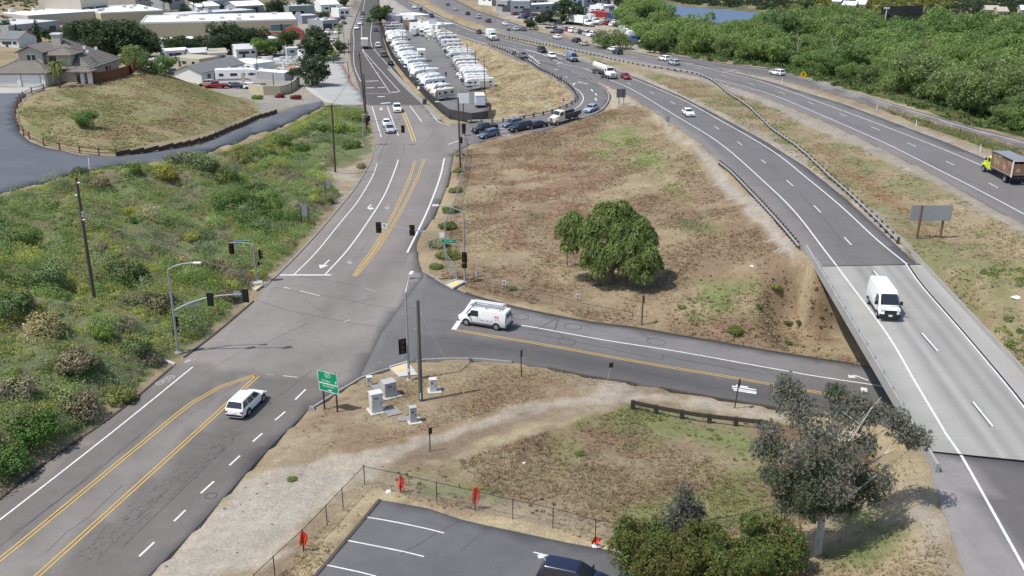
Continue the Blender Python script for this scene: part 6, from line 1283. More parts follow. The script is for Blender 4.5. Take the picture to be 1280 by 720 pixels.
# -------- heavy vehicles
def chassis(parts, x0, x1, z=.75, w=.9): B_(parts, 'chassis', ((x0 + x1) / 2, 0, z), (x1 - x0, w, .28), M_BLACK)
def conv_cab(parts, x, m, hood=1.7, w=1.1, sleeper=0.0):
    """bonneted cab: x is the rear of the cab"""
    r = []
    for xx, zt, h in ((x, 2.75, w), (x + 1.1 + sleeper, 2.78, w), (x + 1.5 + sleeper, 1.95, w * .97), (x + 1.6 + sleeper + hood * .9, 1.65, w * .8), (x + 1.6 + sleeper + hood, 1.2, w * .72)):
        r.append([(xx, -h, .85), (xx, h, .85), (xx, h, zt - .15), (xx, h * .85, zt), (xx, -h * .85, zt), (xx, -h, zt - .15)])
    parts.append(('cab', MB().loft(r, m).mesh('cab', sm=30), (0, 0, 0), []))
    xc = x + 1.1 + sleeper
    parts.append(('windshield', quad_pane('windshield', [(xc + .40, -w * .85, 2.0), (xc + .40, w * .85, 2.0), (xc + .04, w * .78, 2.66), (xc + .04, -w * .78, 2.66)], M_GLASS, .05), (0, 0, 0), []))
    for s in (1, -1):
        B_(parts, 'door_window', (xc - .30, s * (w + .005), 2.20), (.75, .03, .55), M_GLASS); B_(parts, 'mirror', (xc + .35, s * (w + .22), 2.2), (.10, .2, .5), M_BLACK); B_(parts, 'headlamp', (x + 1.55 + sleeper + hood, s * w * .6, 1.15), (.12, .25, .2), M_LAMP)
        B_(parts, 'mudguard', (x + 1.6 + sleeper + hood * .45, s * w * .86, 1.08), (1.25, .42, .42), m)
    B_(parts, 'grille', (x + 1.62 + sleeper + hood, 0, 1.25), (.08, 1.0, .6), M_CHROME); B_(parts, 'bumper', (x + 1.7 + sleeper + hood, 0, .62), (.2, 2.1, .3), M_CHROME)
M_LIME = mat('lime_yellow_paint', (.58, .66, .03), .35, coat=.3); M_BROWNP = mat('printed_brown_panel', (.235, .135, .085), .7, noise=((1.2, .45), (6, .3))); M_TARP = mat('grey_blue_roof_sheet', (.215, .23, .255), .6, noise=((1.5, .10),))
dt = []; chassis(dt, -4.6, 4.2); conv_cab(dt, 1.75, M_LIME, 1.5)
B_(dt, 'floor', (-1.6, 0, 1.25), (6.5, 2.45, .22), M_BLACK); B_(dt, 'roof', (-1.6, 0, 3.78), (6.6, 2.55, .10), M_TARP)
for s in (1, -1):
    for k in range(4): B_(dt, 'side_panel', (-4.05 + k * 1.63, s * 1.20, 2.45), (1.52, .08, 1.95), M_BROWNP)
    B_(dt, 'top_rail', (-1.6, s * 1.24, 3.62), (6.5, .12, .16), M_BLACK); B_(dt, 'rub_rail', (-1.6, s * 1.25, 1.40), (6.5, .12, .16), M_CHROME); B_(dt, 'corner_post', (-4.86, s * 1.20, 2.5), (.16, .16, 2.5), M_WPAINT); B_(dt, 'corner_post', (1.66, s * 1.20, 2.5), (.12, .12, 2.3), M_BLACK)
    for k, (x, l) in enumerate(((-2.6, .5), (-.6, .4))): B_(dt, 'pale_print', (x, s * 1.25, 2.2 + .25 * k), (l, .02, .6), M_TANG)
    B_(dt, 'pale_print', (.35, s * 1.25, 2.5), (.9, .02, 1.1), mat('faded_green_print', (.22, .23, .13), .7, noise=((3, .3),)))
B_(dt, 'rear_panel', (-4.82, 0, 2.35), (.06, 2.2, 1.7), M_BROWNP); B_(dt, 'rear_header', (-4.86, 0, 3.68), (.14, 2.5, .14), M_WPAINT); B_(dt, 'tail_bar', (-4.8, 0, 1.05), (.2, 2.4, .2), M_BLACK); B_(dt, 'pale_print', (-4.87, .3, 2.2), (.02, .6, .5), M_TANG); B_(dt, 'mud_flap', (-4.4, 0, .7), (.04, 2.3, .6), M_BLACK)
wheels(dt, (-3.0, 3.9), 1.15, .5, .3, dual=(-3.0,))
veh(None, WHT, (1262, 232), (1226, 213.5), FW2, 'tall brown sided truck with lime yellow cab heading away on the freeway', parts=dt, name='hay_truck', cat='truck', lat=-1.1)
tk = []; chassis(tk, -7.5, 5.4); conv_cab(tk, 2.3, M_WPAINT, 1.7)
tk.append(('tank', MB().tube([(-7.4, 0, 2.15), (-7.2, 0, 2.15), (1.7, 0, 2.15), (1.9, 0, 2.15)], [.75, 1.02, 1.02, .75], mat('tank_shell', (.66, .64, .58), .4, .2, noise=((2, .06),)), 18).mesh('tank', sm=40), (0, 0, 0), []))
for x in (-6.0, -3.2, -.6): tk.append(('tank_band', MB().tube([(x - .05, 0, 2.15), (x + .05, 0, 2.15)], 1.04, M_CHROME, 18).mesh('tank_band', sm=40), (0, 0, 0), []))
B_(tk, 'catwalk', (-2.7, 0, 3.20), (8, .5, .06), M_BLACK); B_(tk, 'side_skirt', (-2, .95, 1.15), (5.5, .06, .35), M_DKGR); B_(tk, 'side_skirt', (-2, -.95, 1.15), (5.5, .06, .35), M_DKGR)
wheels(tk, (-6.6, -5.3, 1.6, 2.9, 5.0), 1.15, .5, .3)
veh(None, WHT, (742, 90.5), (770, 101.5), DECK, 'white tanker truck on the freeway behind the red car', parts=tk, name='tanker_truck', cat='truck', lat=.2)
fb = []; chassis(fb, -3.6, 3.4); conv_cab(fb, .7, M_CREAM, 1.3); B_(fb, 'flat_bed', (-1.6, 0, 1.2), (4.2, 2.3, .18), M_DKGR)
for s in (1, -1): B_(fb, 'stake_side', (-1.6, s * 1.12, 1.6), (4.2, .06, .6), M_DKGR)
B_(fb, 'headboard', (.45, 0, 1.8), (.08, 2.2, 1.1), M_DKGR); wheels(fb, (-2.2, 2.9), 1.1, .45, .28)
veh(None, WHT, (706, 152.5), (690, 157), None, 'cream flatbed truck on the off ramp before the light blue car', parts=fb, name='flatbed_truck', cat='truck', mode='a')
bx = []; chassis(bx, -4, 3.6); B_(bx, 'cargo_box', (-1.3, 0, 2.25), (5.4, 2.45, 2.5), M_WPAINT); conv_cab(bx, 1.5, M_WPAINT, .5); B_(bx, 'rear_door', (-4.02, 0, 2.2), (.04, 2.2, 2.2), M_CREAM); wheels(bx, (-2.6, 2.6), 1.1, .45, .28); B_(bx, 'tail_bar', (-4.1, 0, .8), (.2, 2.3, .2), M_BLACK)
veh(None, WHT, (456, 60), (455, 50), 0., 'white box truck driving away up the street', parts=bx, name='box_truck', cat='truck', mode='a')
veh(None, WHT, (614.5, 50), (623, 54), DECK, 'white box truck on the freeway above the trailer lot', parts=bx, name='box_truck', cat='truck', mode='a')
def semi(cabm, sk=1):
    p = []; conv_cab(p, 2.6, cabm, 1.6, sleeper=.8); chassis(p, -9, 6); B_(p, 'trailer_box', (-3.6, 0, 2.65), (11.6, 2.55, 2.8), M_WPAINT); B_(p, 'trailer_door', (-9.42, 0, 2.6), (.04, 2.3, 2.6), M_CREAM); B_(p, 'trailer_floor_rail', (-3.6, 0, 1.22), (11.5, 2.5, .12), M_DKGR); wheels(p, (-8.2, -7.0, 2.2, 3.4, 6.2), 1.15, .5, .3); return p
sm1 = semi(mat('blue_truck_paint', (.03, .07, .30), .35, coat=.3)); sm2 = semi(M_WPAINT)
veh(None, WHT, (778, 49), (797, 56.5), None, 'white trailer with bright blue cab parked by the feathery bush', parts=sm1, name='semi_truck', cat='truck')
veh(None, WHT, (716, 31), (738, 33.5), None, 'white semi trailer truck standing in the pale truck yard', parts=sm2, name='semi_truck', cat='truck')
veh(None, WHT, (790, 32), (799, 37), None, 'white truck with sloped hood in front of the car yard', parts=sm2, name='semi_truck', cat='truck', mode='a')
veh(None, WHT, (727, 29), (747, 31.5), None, 'white semi trailer truck behind the other one in the yard', parts=sm2, name='semi_truck', cat='truck')

# -------- trailers and motorhomes of the storage lot
def rv_parts(kind):
    p = []
    if kind == 'trailer':
        L, H = 7.6, 3.15; r = []
        for x, z0, z1, h in ((-L / 2, .75, H - .12, 1.18), (-L / 2 + .1, .6, H, 1.22), (L / 2 - .9, .6, H, 1.22), (L / 2 - .25, .65, H - .45, 1.2), (L / 2, .8, H - 1.1, 1.16)): r.append([(x, -h, z0), (x, h, z0), (x, h, z1 - .08), (x, h * .93, z1), (x, -h * .93, z1), (x, -h, z1 - .08)])
        p.append(('body', MB().loft(r, M_PAINT).mesh('body', sm=30), (0, 0, 0), []))
        B_(p, 'front_cap', (L / 2 - .1, 0, 1.15), (.3, 2.3, .7), M_DKGR); p.append(('hitch', MB().tube([(L / 2 - .2, .5, .6), (L / 2 + 1.1, 0, .55), (L / 2 - .2, -.5, .6)], .06, M_BLACK, 5).mesh('hitch'), (0, 0, 0), []))
        B_(p, 'front_window', (L / 2 - .12, 0, 2.05), (.22, 1.7, .55), M_GLASS, ry=-.35); B_(p, 'rear_panel', (-L / 2 - .02, 0, 1.9), (.06, 2.1, 1.5), M_GRAPH); B_(p, 'rear_window', (-L / 2 - .06, 0, 2.1), (.04, 1.3, .6), M_GLASS)
        for s in (1, -1):
            B_(p, 'graphic_stripe', (-.6, s * 1.225, 1.25), (5.4, .02, .28), M_GRAPH); B_(p, 'graphic_stripe', (.4, s * 1.23, 1.65), (3.4, .02, .12), M_TANG)
            for x, l in ((-2.6, .9), (-.2, 1.3), (2.0, .7)): B_(p, 'window', (x, s * 1.225, 2.15), (l, .03, .6), M_GLASS)
        B_(p, 'door', (1.1, -1.23, 1.75), (.7, .04, 1.9), M_CREAM); B_(p, 'awning', (-1.0, -1.33, 2.9), (3.8, .18, .18), M_DKGR); wheels(p, (-.9, 0.0), 1.22, .36, .22)
    elif kind == 'fifth':
        L, H = 9.5, 3.75; r = []
        for x, z0, z1, h in ((-L / 2, .8, H - .1, 1.2), (-L / 2 + .1, .65, H, 1.22), (2.2, .65, H, 1.22), (2.5, 1.55, H, 1.22), (4.2, 1.6, H - .25, 1.22), (4.75, 1.8, H - .95, 1.12)): r.append([(x, -h, z0), (x, h, z0), (x, h, z1 - .08), (x, h * .93, z1), (x, -h * .93, z1), (x, -h, z1 - .08)])
        p.append(('body', MB().loft(r, M_PAINT).mesh('body', sm=30), (0, 0, 0), []))
        for s in (1, -1):
            B_(p, 'graphic_stripe', (-.8, s * 1.225, 1.4), (7.2, .02, .4), M_TANG); B_(p, 'graphic_stripe', (3.5, s * 1.225, 2.5), (1.8, .02, .5), M_GRAPH)
            for x, l in ((-3.4, 1.0), (-.6, 1.6), (1.6, .7), (3.4, .8)): B_(p, 'window', (x, s * 1.23, 2.5), (l, .03, .6), M_GLASS)
        B_(p, 'rear_panel', (-L / 2 - .02, 0, 2.2), (.06, 2.2, 2.0), M_DKGR); B_(p, 'front_graphic', (L / 2 - .05, 0, 2.5), (.3, 2.0, .6), M_GRAPH)
        B_(p, 'slide_out', (-1.4, 1.42, 2.1), (3.4, .5, 1.8), M_CREAM); B_(p, 'door', (1.4, -1.23, 1.9), (.75, .04, 2.0), M_CREAM); p.append(('landing_leg', MB().tube([(2.9, .8, 0), (2.9, .8, 1.6)], .06, M_BLACK, 5).mesh('landing_leg'), (0, 0, 0), [])); wheels(p, (-1.6, -.6), 1.22, .38, .24)
    else:
        L, H = 8.2, 3.25; r = []
        for x, z0, z1, h in ((-L / 2, .7, H - .1, 1.18), (-L / 2 + .1, .6, H, 1.2), (2.4, .6, H, 1.2), (3.2, .6, H - .15, 1.16), (3.35, .6, 2.0, 1.06), (3.45, .6, 1.9, 1.02)): r.append([(x, -h, z0), (x, h, z0), (x, h, z1 - .08), (x, h * .93, z1), (x, -h * .93, z1), (x, -h, z1 - .08)])
        p.append(('body', MB().loft(r, M_PAINT).mesh('body', sm=30), (0, 0, 0), []))
        p.append(('bonnet', MB().loft([[(3.3, -.95, .55), (3.3, .95, .55), (3.3, .95, 1.5), (3.3, -.95, 1.5)], [(4.6, -.85, .55), (4.6, .85, .55), (4.6, .8, 1.15), (4.6, -.8, 1.15)]], M_WPAINT).mesh('bonnet'), (0, 0, 0), []))
        p.append(('windshield', quad_pane('windshield', [(3.75, -.9, 1.45), (3.75, .9, 1.45), (3.36, .85, 2.05), (3.36, -.85, 2.05)], M_GLASS, .02), (0, 0, 0), []))
        for s in (1, -1):
            B_(p, 'graphic_stripe', (-.5, s * 1.205, 1.2), (6.6, .02, .3), M_GRAPH); B_(p, 'cab_window', (2.9, s * 1.205, 1.75), (.8, .03, .5), M_GLASS)
            for x, l in ((-3.0, .9), (-.6, 1.4), (1.2, .6)): B_(p, 'window', (x, s * 1.205, 2.15), (l, .03, .6), M_GLASS)
            B_(p, 'headlamp', (4.55, s * .65, .95), (.12, .3, .2), M_LAMP)
        wheels(p, (-2.2, 3.9), 1.1, .38, .24)
    H2 = {'trailer': 3.15, 'fifth': 3.75}.get(kind, 3.25)
    for x in (-1.6, 1.0): B_(p, 'air_conditioner', (x, 0, H2 + .13), (.95, .7, .27), M_WPAINT)
    for x in (-2.8, -.3, 2.0): B_(p, 'roof_vent', (x, .5, H2 + .05), (.4, .4, .12), M_CREAM)
    p.append(('roof_membrane', MB().box((-.3, 0, H2 + .008), (5.6, 2.1, .02), mat('roof_membrane', (.58, .58, .56), .8, noise=((.8, .2), (6, .15)))).mesh('roof_membrane'), (0, 0, 0), []))
    return p
RVP = {k: rv_parts(k) for k in ('trailer', 'fifth', 'motor')}
RVN = {'trailer': ('travel_trailer', 'white travel trailer'), 'fifth': ('fifth_wheel_trailer', 'white fifth wheel camper'), 'motor': ('motorhome', 'white motorhome')}
rr = random.Random(21)
_O = 'first second third fourth fifth sixth seventh eighth ninth tenth eleventh twelfth thirteenth fourteenth fifteenth sixteenth seventeenth eighteenth nineteenth twentieth'.split()
def ordinal(i):
    if i < 20: return _O[i]
    t, u = divmod(i + 1, 10); T = {2: 'twenty', 3: 'thirty', 4: 'forty', 5: 'fifty', 6: 'sixty'}[t]
    return (T + ' ' + _O[u - 1]) if u else T[:-1] + 'ieth'
def rv_row(px, step, ang, where, group, skip=()):
    L = smooth(WP(px), .5); acc = 0; last = L[0]; nxt = 0; i = 0
    for p in L:
        acc += (p - last).length; last = p
        if acc >= nxt:
            k = rr.choice(['trailer', 'trailer', 'fifth', 'motor', 'trailer']); nm, ds = RVN[k]
            if i not in skip: spawn(RVP[k], nm, f'{ds} {ordinal(i)} from the near end {where}', 'camper', (p.x, p.y, Zs(p.x, p.y) + .05), ang + rr.uniform(-.12, .12), color=rr.choice([(.78, .78, .77), (.80, .80, .79), (.70, .69, .66), (.62, .58, .50), (.50, .51, .53), (.74, .73, .70)]), group=group, scale=rr.uniform(.78, .95))
            nxt += step * rr.uniform(.93, 1.1); i += 1
A_RV = radians(226)
rv_row([(553, 125), (545, 117), (536, 107), (524, 94), (513, 81), (505, 69), (498, 57), (492, 46)], 5.0, A_RV, 'of the street side lot row', 'campers parked along the street side of the lot')
rv_row([(599, 112), (594, 104), (587, 93), (579, 82), (571, 70), (563, 59), (555, 49)], 4.6, radians(193), 'of the embankment side lot row', 'campers parked along the embankment side of the lot')
rv_row([(520, 44), (536, 46), (550, 48)], 4.0, radians(80), 'of the short row before the lot office', 'campers at the office end of the lot')
p = P(600, 133); ct = []
B_(ct, 'box', (0, 0, 1.75), (5.5, 2.35, 2.3), M_WPAINT); B_(ct, 'rear_door', (-2.77, 0, 1.75), (.05, 2.15, 2.1), mat('bluish_door', (.58, .62, .68), .5)); B_(ct, 'roof', (0, 0, 2.93), (5.4, 2.25, .06), M_CREAM); B_(ct, 'door_frame', (-2.76, 0, 2.86), (.07, 2.35, .12), M_BLACK); B_(ct, 'door_frame', (-2.76, 0, .62), (.07, 2.35, .12), M_BLACK); wheels(ct, (-.5, .5), 1.17, .34, .22); ct.append(('hitch', MB().tube([(2.7, .5, .6), (4.0, 0, .55), (2.7, -.5, .6)], .06, M_BLACK, 5).mesh('hitch'), (0, 0, 0), []))
spawn(ct, 'cargo_trailer', 'plain white cargo trailer standing alone at the near end of the storage lot', 'trailer', (p.x, p.y, p.z + .05), radians(95))
p = P(527, 77); bt = []
B_(bt, 'box', (0, 0, 2.3), (6.0, 2.5, 3.2), M_WPAINT); B_(bt, 'rear_wall', (-3.02, 0, 2.3), (.05, 2.35, 3.0), M_CREAM); B_(bt, 'rear_window', (-3.05, 0, 2.6), (.03, .8, .6), M_GLASS); B_(bt, 'roof_vent', (0, 0, 3.98), (.6, .6, .15), M_CREAM); B_(bt, 'graphic_stripe', (0, -1.26, 1.6), (5.2, .02, .3), M_GRAPH); wheels(bt, (-.6, .5), 1.22, .38, .24)
spawn(bt, 'tall_trailer', 'tall boxy white trailer standing in the aisle of the storage lot', 'trailer', (p.x, p.y, p.z + .05), radians(98))
p = P(504, 50); spawn(bt, 'tall_trailer', 'grey white box trailer at the far end of the lot aisle', 'trailer', (p.x, p.y, p.z + .05), radians(95), scale=.9)

# -------- small far cars (no parts worth telling apart beyond body, windows, wheels)
def far_car(kind):
    key = 'far' + kind
    if key not in VCACHE:
        full = car_parts(kind); body = [p for p in full if p[0] in ('body', 'cabin')]; win = [p for p in full if 'window' in p[0] or p[0] == 'windshield']; whl = [p for p in full if p[0] == 'wheel']
        out = list(body)
        mb = MB()
        for _, me, l, _s in win: mb.add([v.co + Vector(l) for v in me.vertices], [tuple(q.vertices) for q in me.polygons], M_GLASS)
        out.append(('windows', mb.mesh('windows', recalc=False), (0, 0, 0), []))
        out += [(a, b, c, []) for a, b, c, d in whl]; VCACHE[key] = out
    return VCACHE[key]
CC = [(WHT, 'white'), (WHT, 'white'), (BLK, 'black'), (SIL, 'silver'), (GRY, 'dark grey'), (RED, 'red'), (NAVY, 'dark blue'), (TANC, 'tan')]
def lot(pxs, ang, where, group, kinds=('sedan', 'suv', 'pickup', 'minivan')):
    for i, q in enumerate(pxs):
        p = P(*q); c, cn_ = CC[rr.randrange(len(CC))]; k = rr.choice(kinds)
        spawn(far_car(k), 'parked_car' if k != 'pickup' else 'parked_pickup', f'{cn_} {dict(sedan="car", suv="suv", pickup="pickup", minivan="minivan")[k]} {where}', 'car', (p.x, p.y, p.z + .06), radians(ang) + rr.uniform(-.1, .1), c, group)
lot([(706, 38), (711, 39), (716, 40), (722, 41), (728, 42.5), (734, 44), (740, 45.5)], 60, 'in the slanted row before the truck yard', 'cars in the slanted row before the truck yard')
lot([(689, 36), (696, 42)], 160, 'alone on the gravel of the truck yard', 'cars alone on the truck yard gravel')
lot([(755 + i * 6.5, 27 + i * 1.1) for i in range(6)] + [(758 + i * 6.5, 31 + i * 1.3) for i in range(5)], 70, 'in the car yard beyond the truck yard', 'cars in the car yard beyond the truck yard')
lot([(733 + i * 6, 20) for i in range(9)] + [(735 + i * 6, 16) for i in range(8)], 80, 'in the crowded lot before the red roofed shed', 'cars in the crowded lot before the red roofed shed')
lot([(645 + i * 7, 19 + i * 1.0) for i in range(8)] + [(652 + i * 7, 23 + i * .8) for i in range(4)], 40, 'parked before the pale sheds across the freeway', 'cars before the pale sheds across the freeway')
lot([(400 + 5 * i, 52 + 4 * (i % 2)) for i in range(5)] + [(402 + 6 * i, 64 + 2 * i) for i in range(4)] + [(410 + 4 * i, 42) for i in range(4)] + [(425, 34), (430, 30), (422, 26), (429, 24)], 85, 'parked along the yards beside the street', 'cars parked along the yards beside the street')
lot([(258, 107.5), (270, 110), (217, 94)], 200, 'beside the white single storey building', 'cars beside the white single storey building')
lot([(296, 110)], 5, 'in front of the long white camper by the building', None, ('sedan',)); lot([(316, 111)], 5, 'at the end of the long white camper', None, ('suv',))
lot([(492, 24 + 3 * i) for i in range(3)] + [(486, 33), (489, 37), (496, 33)], 10, 'near the lot office beside the tall tree', 'cars near the lot office')
lot([(386, 82), (402, 76)], 20, 'beside the street trees', 'cars beside the street trees', ('minivan', 'pickup'))
p = P(297, 106); spawn(RVP['fifth'], 'long_camper', 'long white camper parked beside the white single storey building', 'camper', (p.x, p.y, p.z + .05), radians(12), scale=1.15)
p = P(198, 86); spawn(RVP['motor'], 'motorhome', 'white motorhome parked behind the dry knoll by the bright green tree', 'camper', (p.x, p.y, p.z + .05), radians(165), scale=.9)
# street furniture
M_POLEG = mat('galvanised_pole', (.40, .41, .41), .5, .5, noise=((2, .08),)); M_WOODP = mat('weathered_pole_wood', (.095, .075, .060), .95, noise=((3, .2, (1, 1, .1)), (14, .25, (1, 1, .2)))); M_WOODG = mat('grey_pole_wood', (.13, .12, .11), .95, noise=((3, .2, (1, 1, .1)), (14, .25, (1, 1, .2))))
M_HEADB = mat('signal_housing', (.018, .018, .018), .5); M_YTRIM = mat('signal_yellow_border', (.55, .42, .12), .6); M_SIGNB = mat('sign_back_aluminium', (.36, .38, .40), .5, .4, noise=((3, .1),)); M_GREEN = mat('sign_green', (.005, .27, .125), .45); M_SIGNW = mat('sign_white', (.78, .78, .77), .5); M_POSTW = mat('sign_post_wood', (.13, .085, .06), .9, noise=((5, .2),)); M_DARKP = mat('dark_steel_post', (.045, .042, .04), .7)
M_REDL = mat('red_lens', (.16, .012, .01), .3); M_AMBL = mat('amber_lens', (.20, .09, .01), .3); M_GRNL = mat('green_lens', (.01, .11, .06), .3)
M_CAB = mat('cabinet_paint', (.38, .385, .38), .6, noise=((1.5, .08), (9, .08))); M_CABW = mat('pale_cabinet_paint', (.55, .55, .53), .6, noise=((1.5, .06), (9, .06))); M_FLAG = mat('red_flag_cloth', (.88, .09, .04), .8, noise=((6, .15),), trans=.2)
def top_at(b, px, py, dy=0.0): q = aty(px, py, b.y + dy); return q - b
def sig_head(parent, c, rz=0.0, front=True, three=True, s=1.0, border=True):
    """rz = 0 faces the camera side (-y)"""
    n = 3 if three else 1; h = .36 * n * s
    mb = MB().box((0, 0, 0), (.36 * s, .24, h), M_HEADB); o = mb.obj('signal_head', parent); o.location = c; o.rotation_euler = (0, 0, rz)
    bp = MB().box((0, .08, 0), (.66 * s, .02, h + .30), M_HEADB).obj('backplate', o)
    if border:
        mb = MB()
        for x in (-1, 1): mb.box((x * .33 * s, .075, 0), (.04, .03, h + .32), M_YTRIM)
        for z in (-1, 1): mb.box((0, .075, z * (h + .30) / 2), (.66 * s, .03, .04), M_YTRIM)
        mb.obj('backplate_border', o)
    for k in range(n):
        z = h / 2 - .18 * s - k * .36 * s
        MB().tube([(0, -.12, z), (0, -.14, z)], .14 * s, [M_REDL, M_AMBL, M_GRNL][k if three else 0], 12).obj('lens', o)
        a = [(.155 * s * cos(t), .155 * s * sin(t)) for t in np.linspace(-.4, pi + .4, 9)]
        mb = MB(); v = [(x, -.12, z + y) for x, y in a] + [(x, -.34, z + y) for x, y in a]; mb.add(v, [(i, i + 1, i + 10, i + 9) for i in range(8)], M_HEADB); mb.obj('visor', o)
    return o
def panel(parent, name, c, w, h, m, rz=0.0, t=.03, back=None):
    o = MB().box((0, 0, 0), (w, t, h), m).obj(name, parent); o.location = c; o.rotation_euler = (0, 0, rz); return o
def curve_arm(a, b, rise, n=8):
    a, b = Vector(a), Vector(b); return [a.lerp(b, t) + Vector((0, 0, rise * sin(pi * t * .5) * (1 - t) * 2)) for t in np.linspace(0, 1, n)]
def lumin(parent, a, b, rise=.3):
    MB().tube(curve_arm(a, b, rise), [.06] * 8, M_POLEG, 6).obj('luminaire_arm', parent)
    d = (Vector(b) - Vector(a)); d.z = 0; d.normalize()
    MB().box(Vector(b) + d * .25, (.75, .30, .13), M_SIGNW, rz=atan2(d.y, d.x)).obj('luminaire', parent)
def mast(name, label, base, ptop, attach, arm_end, lum_end, rise=1.0, arm_dy=0.0, lum_dy=0.0, zb=None, cat='traffic signal'):
    b = P(*base) if zb is None else atz(*base, zb); t = thing(name, label, cat, b)
    tp = top_at(b, *ptop); tp.x *= .25
    MB().tube([(0, 0, -.2), (0, 0, tp.z)], [.15, .09], M_POLEG, 10).obj('pole', t); MB().tube([(0, 0, -.3), (0, 0, .12)], .38, M_RAMP, 12).obj('footing', t); MB().box((0, 0, .16), (.5, .5, .06), M_POLEG).obj('base_plate', t)
    if attach:
        a = top_at(b, *attach); a.x = a.y = 0; e = top_at(b, *arm_end, arm_dy)
        pts = curve_arm(a, e, rise, 10); MB().tube(pts, list(np.linspace(.10, .05, 10)), M_POLEG, 8).obj('mast_arm', t)
    if lum_end: lumin(t, (0, 0, tp.z), top_at(b, *lum_end, lum_dy))
    return t, b
def street_sign(t, c, txt, rz=0.0, w=1.7, h=.55):
    o = panel(t, 'street_name_sign', c, w, h, M_GREEN, rz)
    fr = MB()
    for z in (-1, 1): fr.box((0, -.018, z * (h / 2 - .02)), (w, .01, .025), M_SIGNW)
    fr.obj('sign_border', o)
    if txt:
        q = link(bpy.data.objects.new('sign_lettering', text_mesh('sign_lettering', txt, h * .45, M_SIGNW)), o); q.location = (0, -.022, 0); q.rotation_euler = (pi / 2, 0, 0)
# right hand mast arm signal
t, b = mast('traffic_signal', 'mast arm signal with green street sign beside the chain link fence', (581, 353), (580, 265.5), (578, 308), (474, 283), (547, 256.8), .9, zb=.05)
sig_head(t, top_at(b, 473, 284.5)); sig_head(t, top_at(b, 515, 288)); sig_head(t, top_at(b, 580.5, 321) + Vector((0, -.25, 0))); sig_head(t, top_at(b, 580.5, 331.5) + Vector((0, -.25, 0)), three=False)
street_sign(t, top_at(b, 561, 301) + Vector((0, -.15, 0)), 'Woodside'); panel(t, 'regulatory_sign', top_at(b, 552.5, 293.5) + Vector((0, -.12, 0)), .6, .6, M_SIGNW); panel(t, 'turn_sign', top_at(b, 481, 282) + Vector((0, -.12, 0)), .62, .62, M_SIGNW)
tm_ = MB(); tm_.box((0, -.02, 0), (.08, .01, .32), M_BLACK).box((-.10, -.02, .12), (.22, .01, .07), M_BLACK); o = tm_.obj('turn_symbol', t); o.location = top_at(b, 481, 282) + Vector((0, -.12, 0))
# left mast arm signal (seen from behind)
t, b = mast('traffic_signal', 'mast arm signal with long curved arm and lamp at the foot of the weedy bank', (223, 441), (206.5, 337), (215.5, 389), (305, 367.5), (243, 328.5), .75)
sig_head(t, top_at(b, 307, 369.5), pi, border=False); sig_head(t, top_at(b, 263, 374), pi, border=False); sig_head(t, top_at(b, 219, 404) + Vector((-.1, .3, 0)), pi * .8, border=False); sig_head(t, top_at(b, 219, 417) + Vector((-.1, .3, 0)), pi * .8, three=False, border=False)
panel(t, 'street_name_sign', top_at(b, 240, 379) , 1.5, .4, M_SIGNB); panel(t, 'regulatory_sign', top_at(b, 296, 367), .7, .55, M_SIGNB)
# far left corner signal
t, b = mast('traffic_signal', 'short signal with left pointing arm at the corner below the weeds', (321, 351), (317, 305.5), (317, 306), (288, 303.5), None, .2)
sig_head(t, top_at(b, 289, 311)); sig_head(t, top_at(b, 323.5, 318) + Vector((.1, 0, 0)), pi / 2); sig_head(t, top_at(b, 323, 329.5), pi / 2, three=False); street_sign(t, top_at(b, 303, 302.5), None, 0, 1.3, .4); panel(t, 'blue_sign', top_at(b, 294.5, 303.5), .55, .6, mat('sign_blue_grey', (.22, .28, .42), .5))
# near right corner: lamp pole with signal
b = P(511.5, 475.5); t = thing('traffic_signal', 'tall lamp pole with black signal head on the near corner ramp', 'traffic signal', b)
tp = top_at(b, 507, 365.5); MB().tube([(0, 0, -.2), (0, 0, tp.z)], [.13, .075], M_POLEG, 10).obj('pole', t); MB().box((0, 0, .06), (.45, .45, .14), M_RAMP).obj('footing', t)
lumin(t, (0, 0, tp.z), top_at(b, 513.5, 342.5, 2.2) , .25)
sig_head(t, top_at(b, 503.5, 433.5), .5, border=False, s=1.15)
for dx in (-5.0, 4.5): o = MB().box((0, 0, 0), (.36, .28, .40), M_POLEG).obj('pedestrian_signal', t); o.location = top_at(b, 509.5 + dx, 448)
panel(t, 'push_button_plate', (0, -.14, 1.1), .2, .3, M_SIGNW)
# far junction signals
t, b = mast('traffic_signal', 'slim mast arm signal by the trees at the far junction', (454.5, 181), (453, 145), (454, 173.5), (503, 160.5), (459, 143.5), .3)
sig_head(t, top_at(b, 503.5, 161.5), 0, border=False, s=1.1); sig_head(t, top_at(b, 461, 147), .9, border=False, s=1.0); sig_head(t, top_at(b, 459, 152), .9, border=False)
b = P(580, 170); t = thing('traffic_signal', 'dark signal post at the corner of the trailer lot fence', 'traffic signal', b); MB().tube([(0, 0, -.2), (0, 0, top_at(b, 580, 157).z)], .08, M_POLEG, 8).obj('pole', t); sig_head(t, top_at(b, 580, 159.5), .3, border=False, s=1.2); sig_head(t, top_at(b, 580, 165.5), .3, three=False, border=False)
t, b = mast('traffic_signal', 'short mast arm signal beside the wooden pole at the ramp end', (577, 196), (577, 168), (577, 171), (596, 176), None, .2, zb=0.05); sig_head(t, top_at(b, 576, 175), 0, border=False)

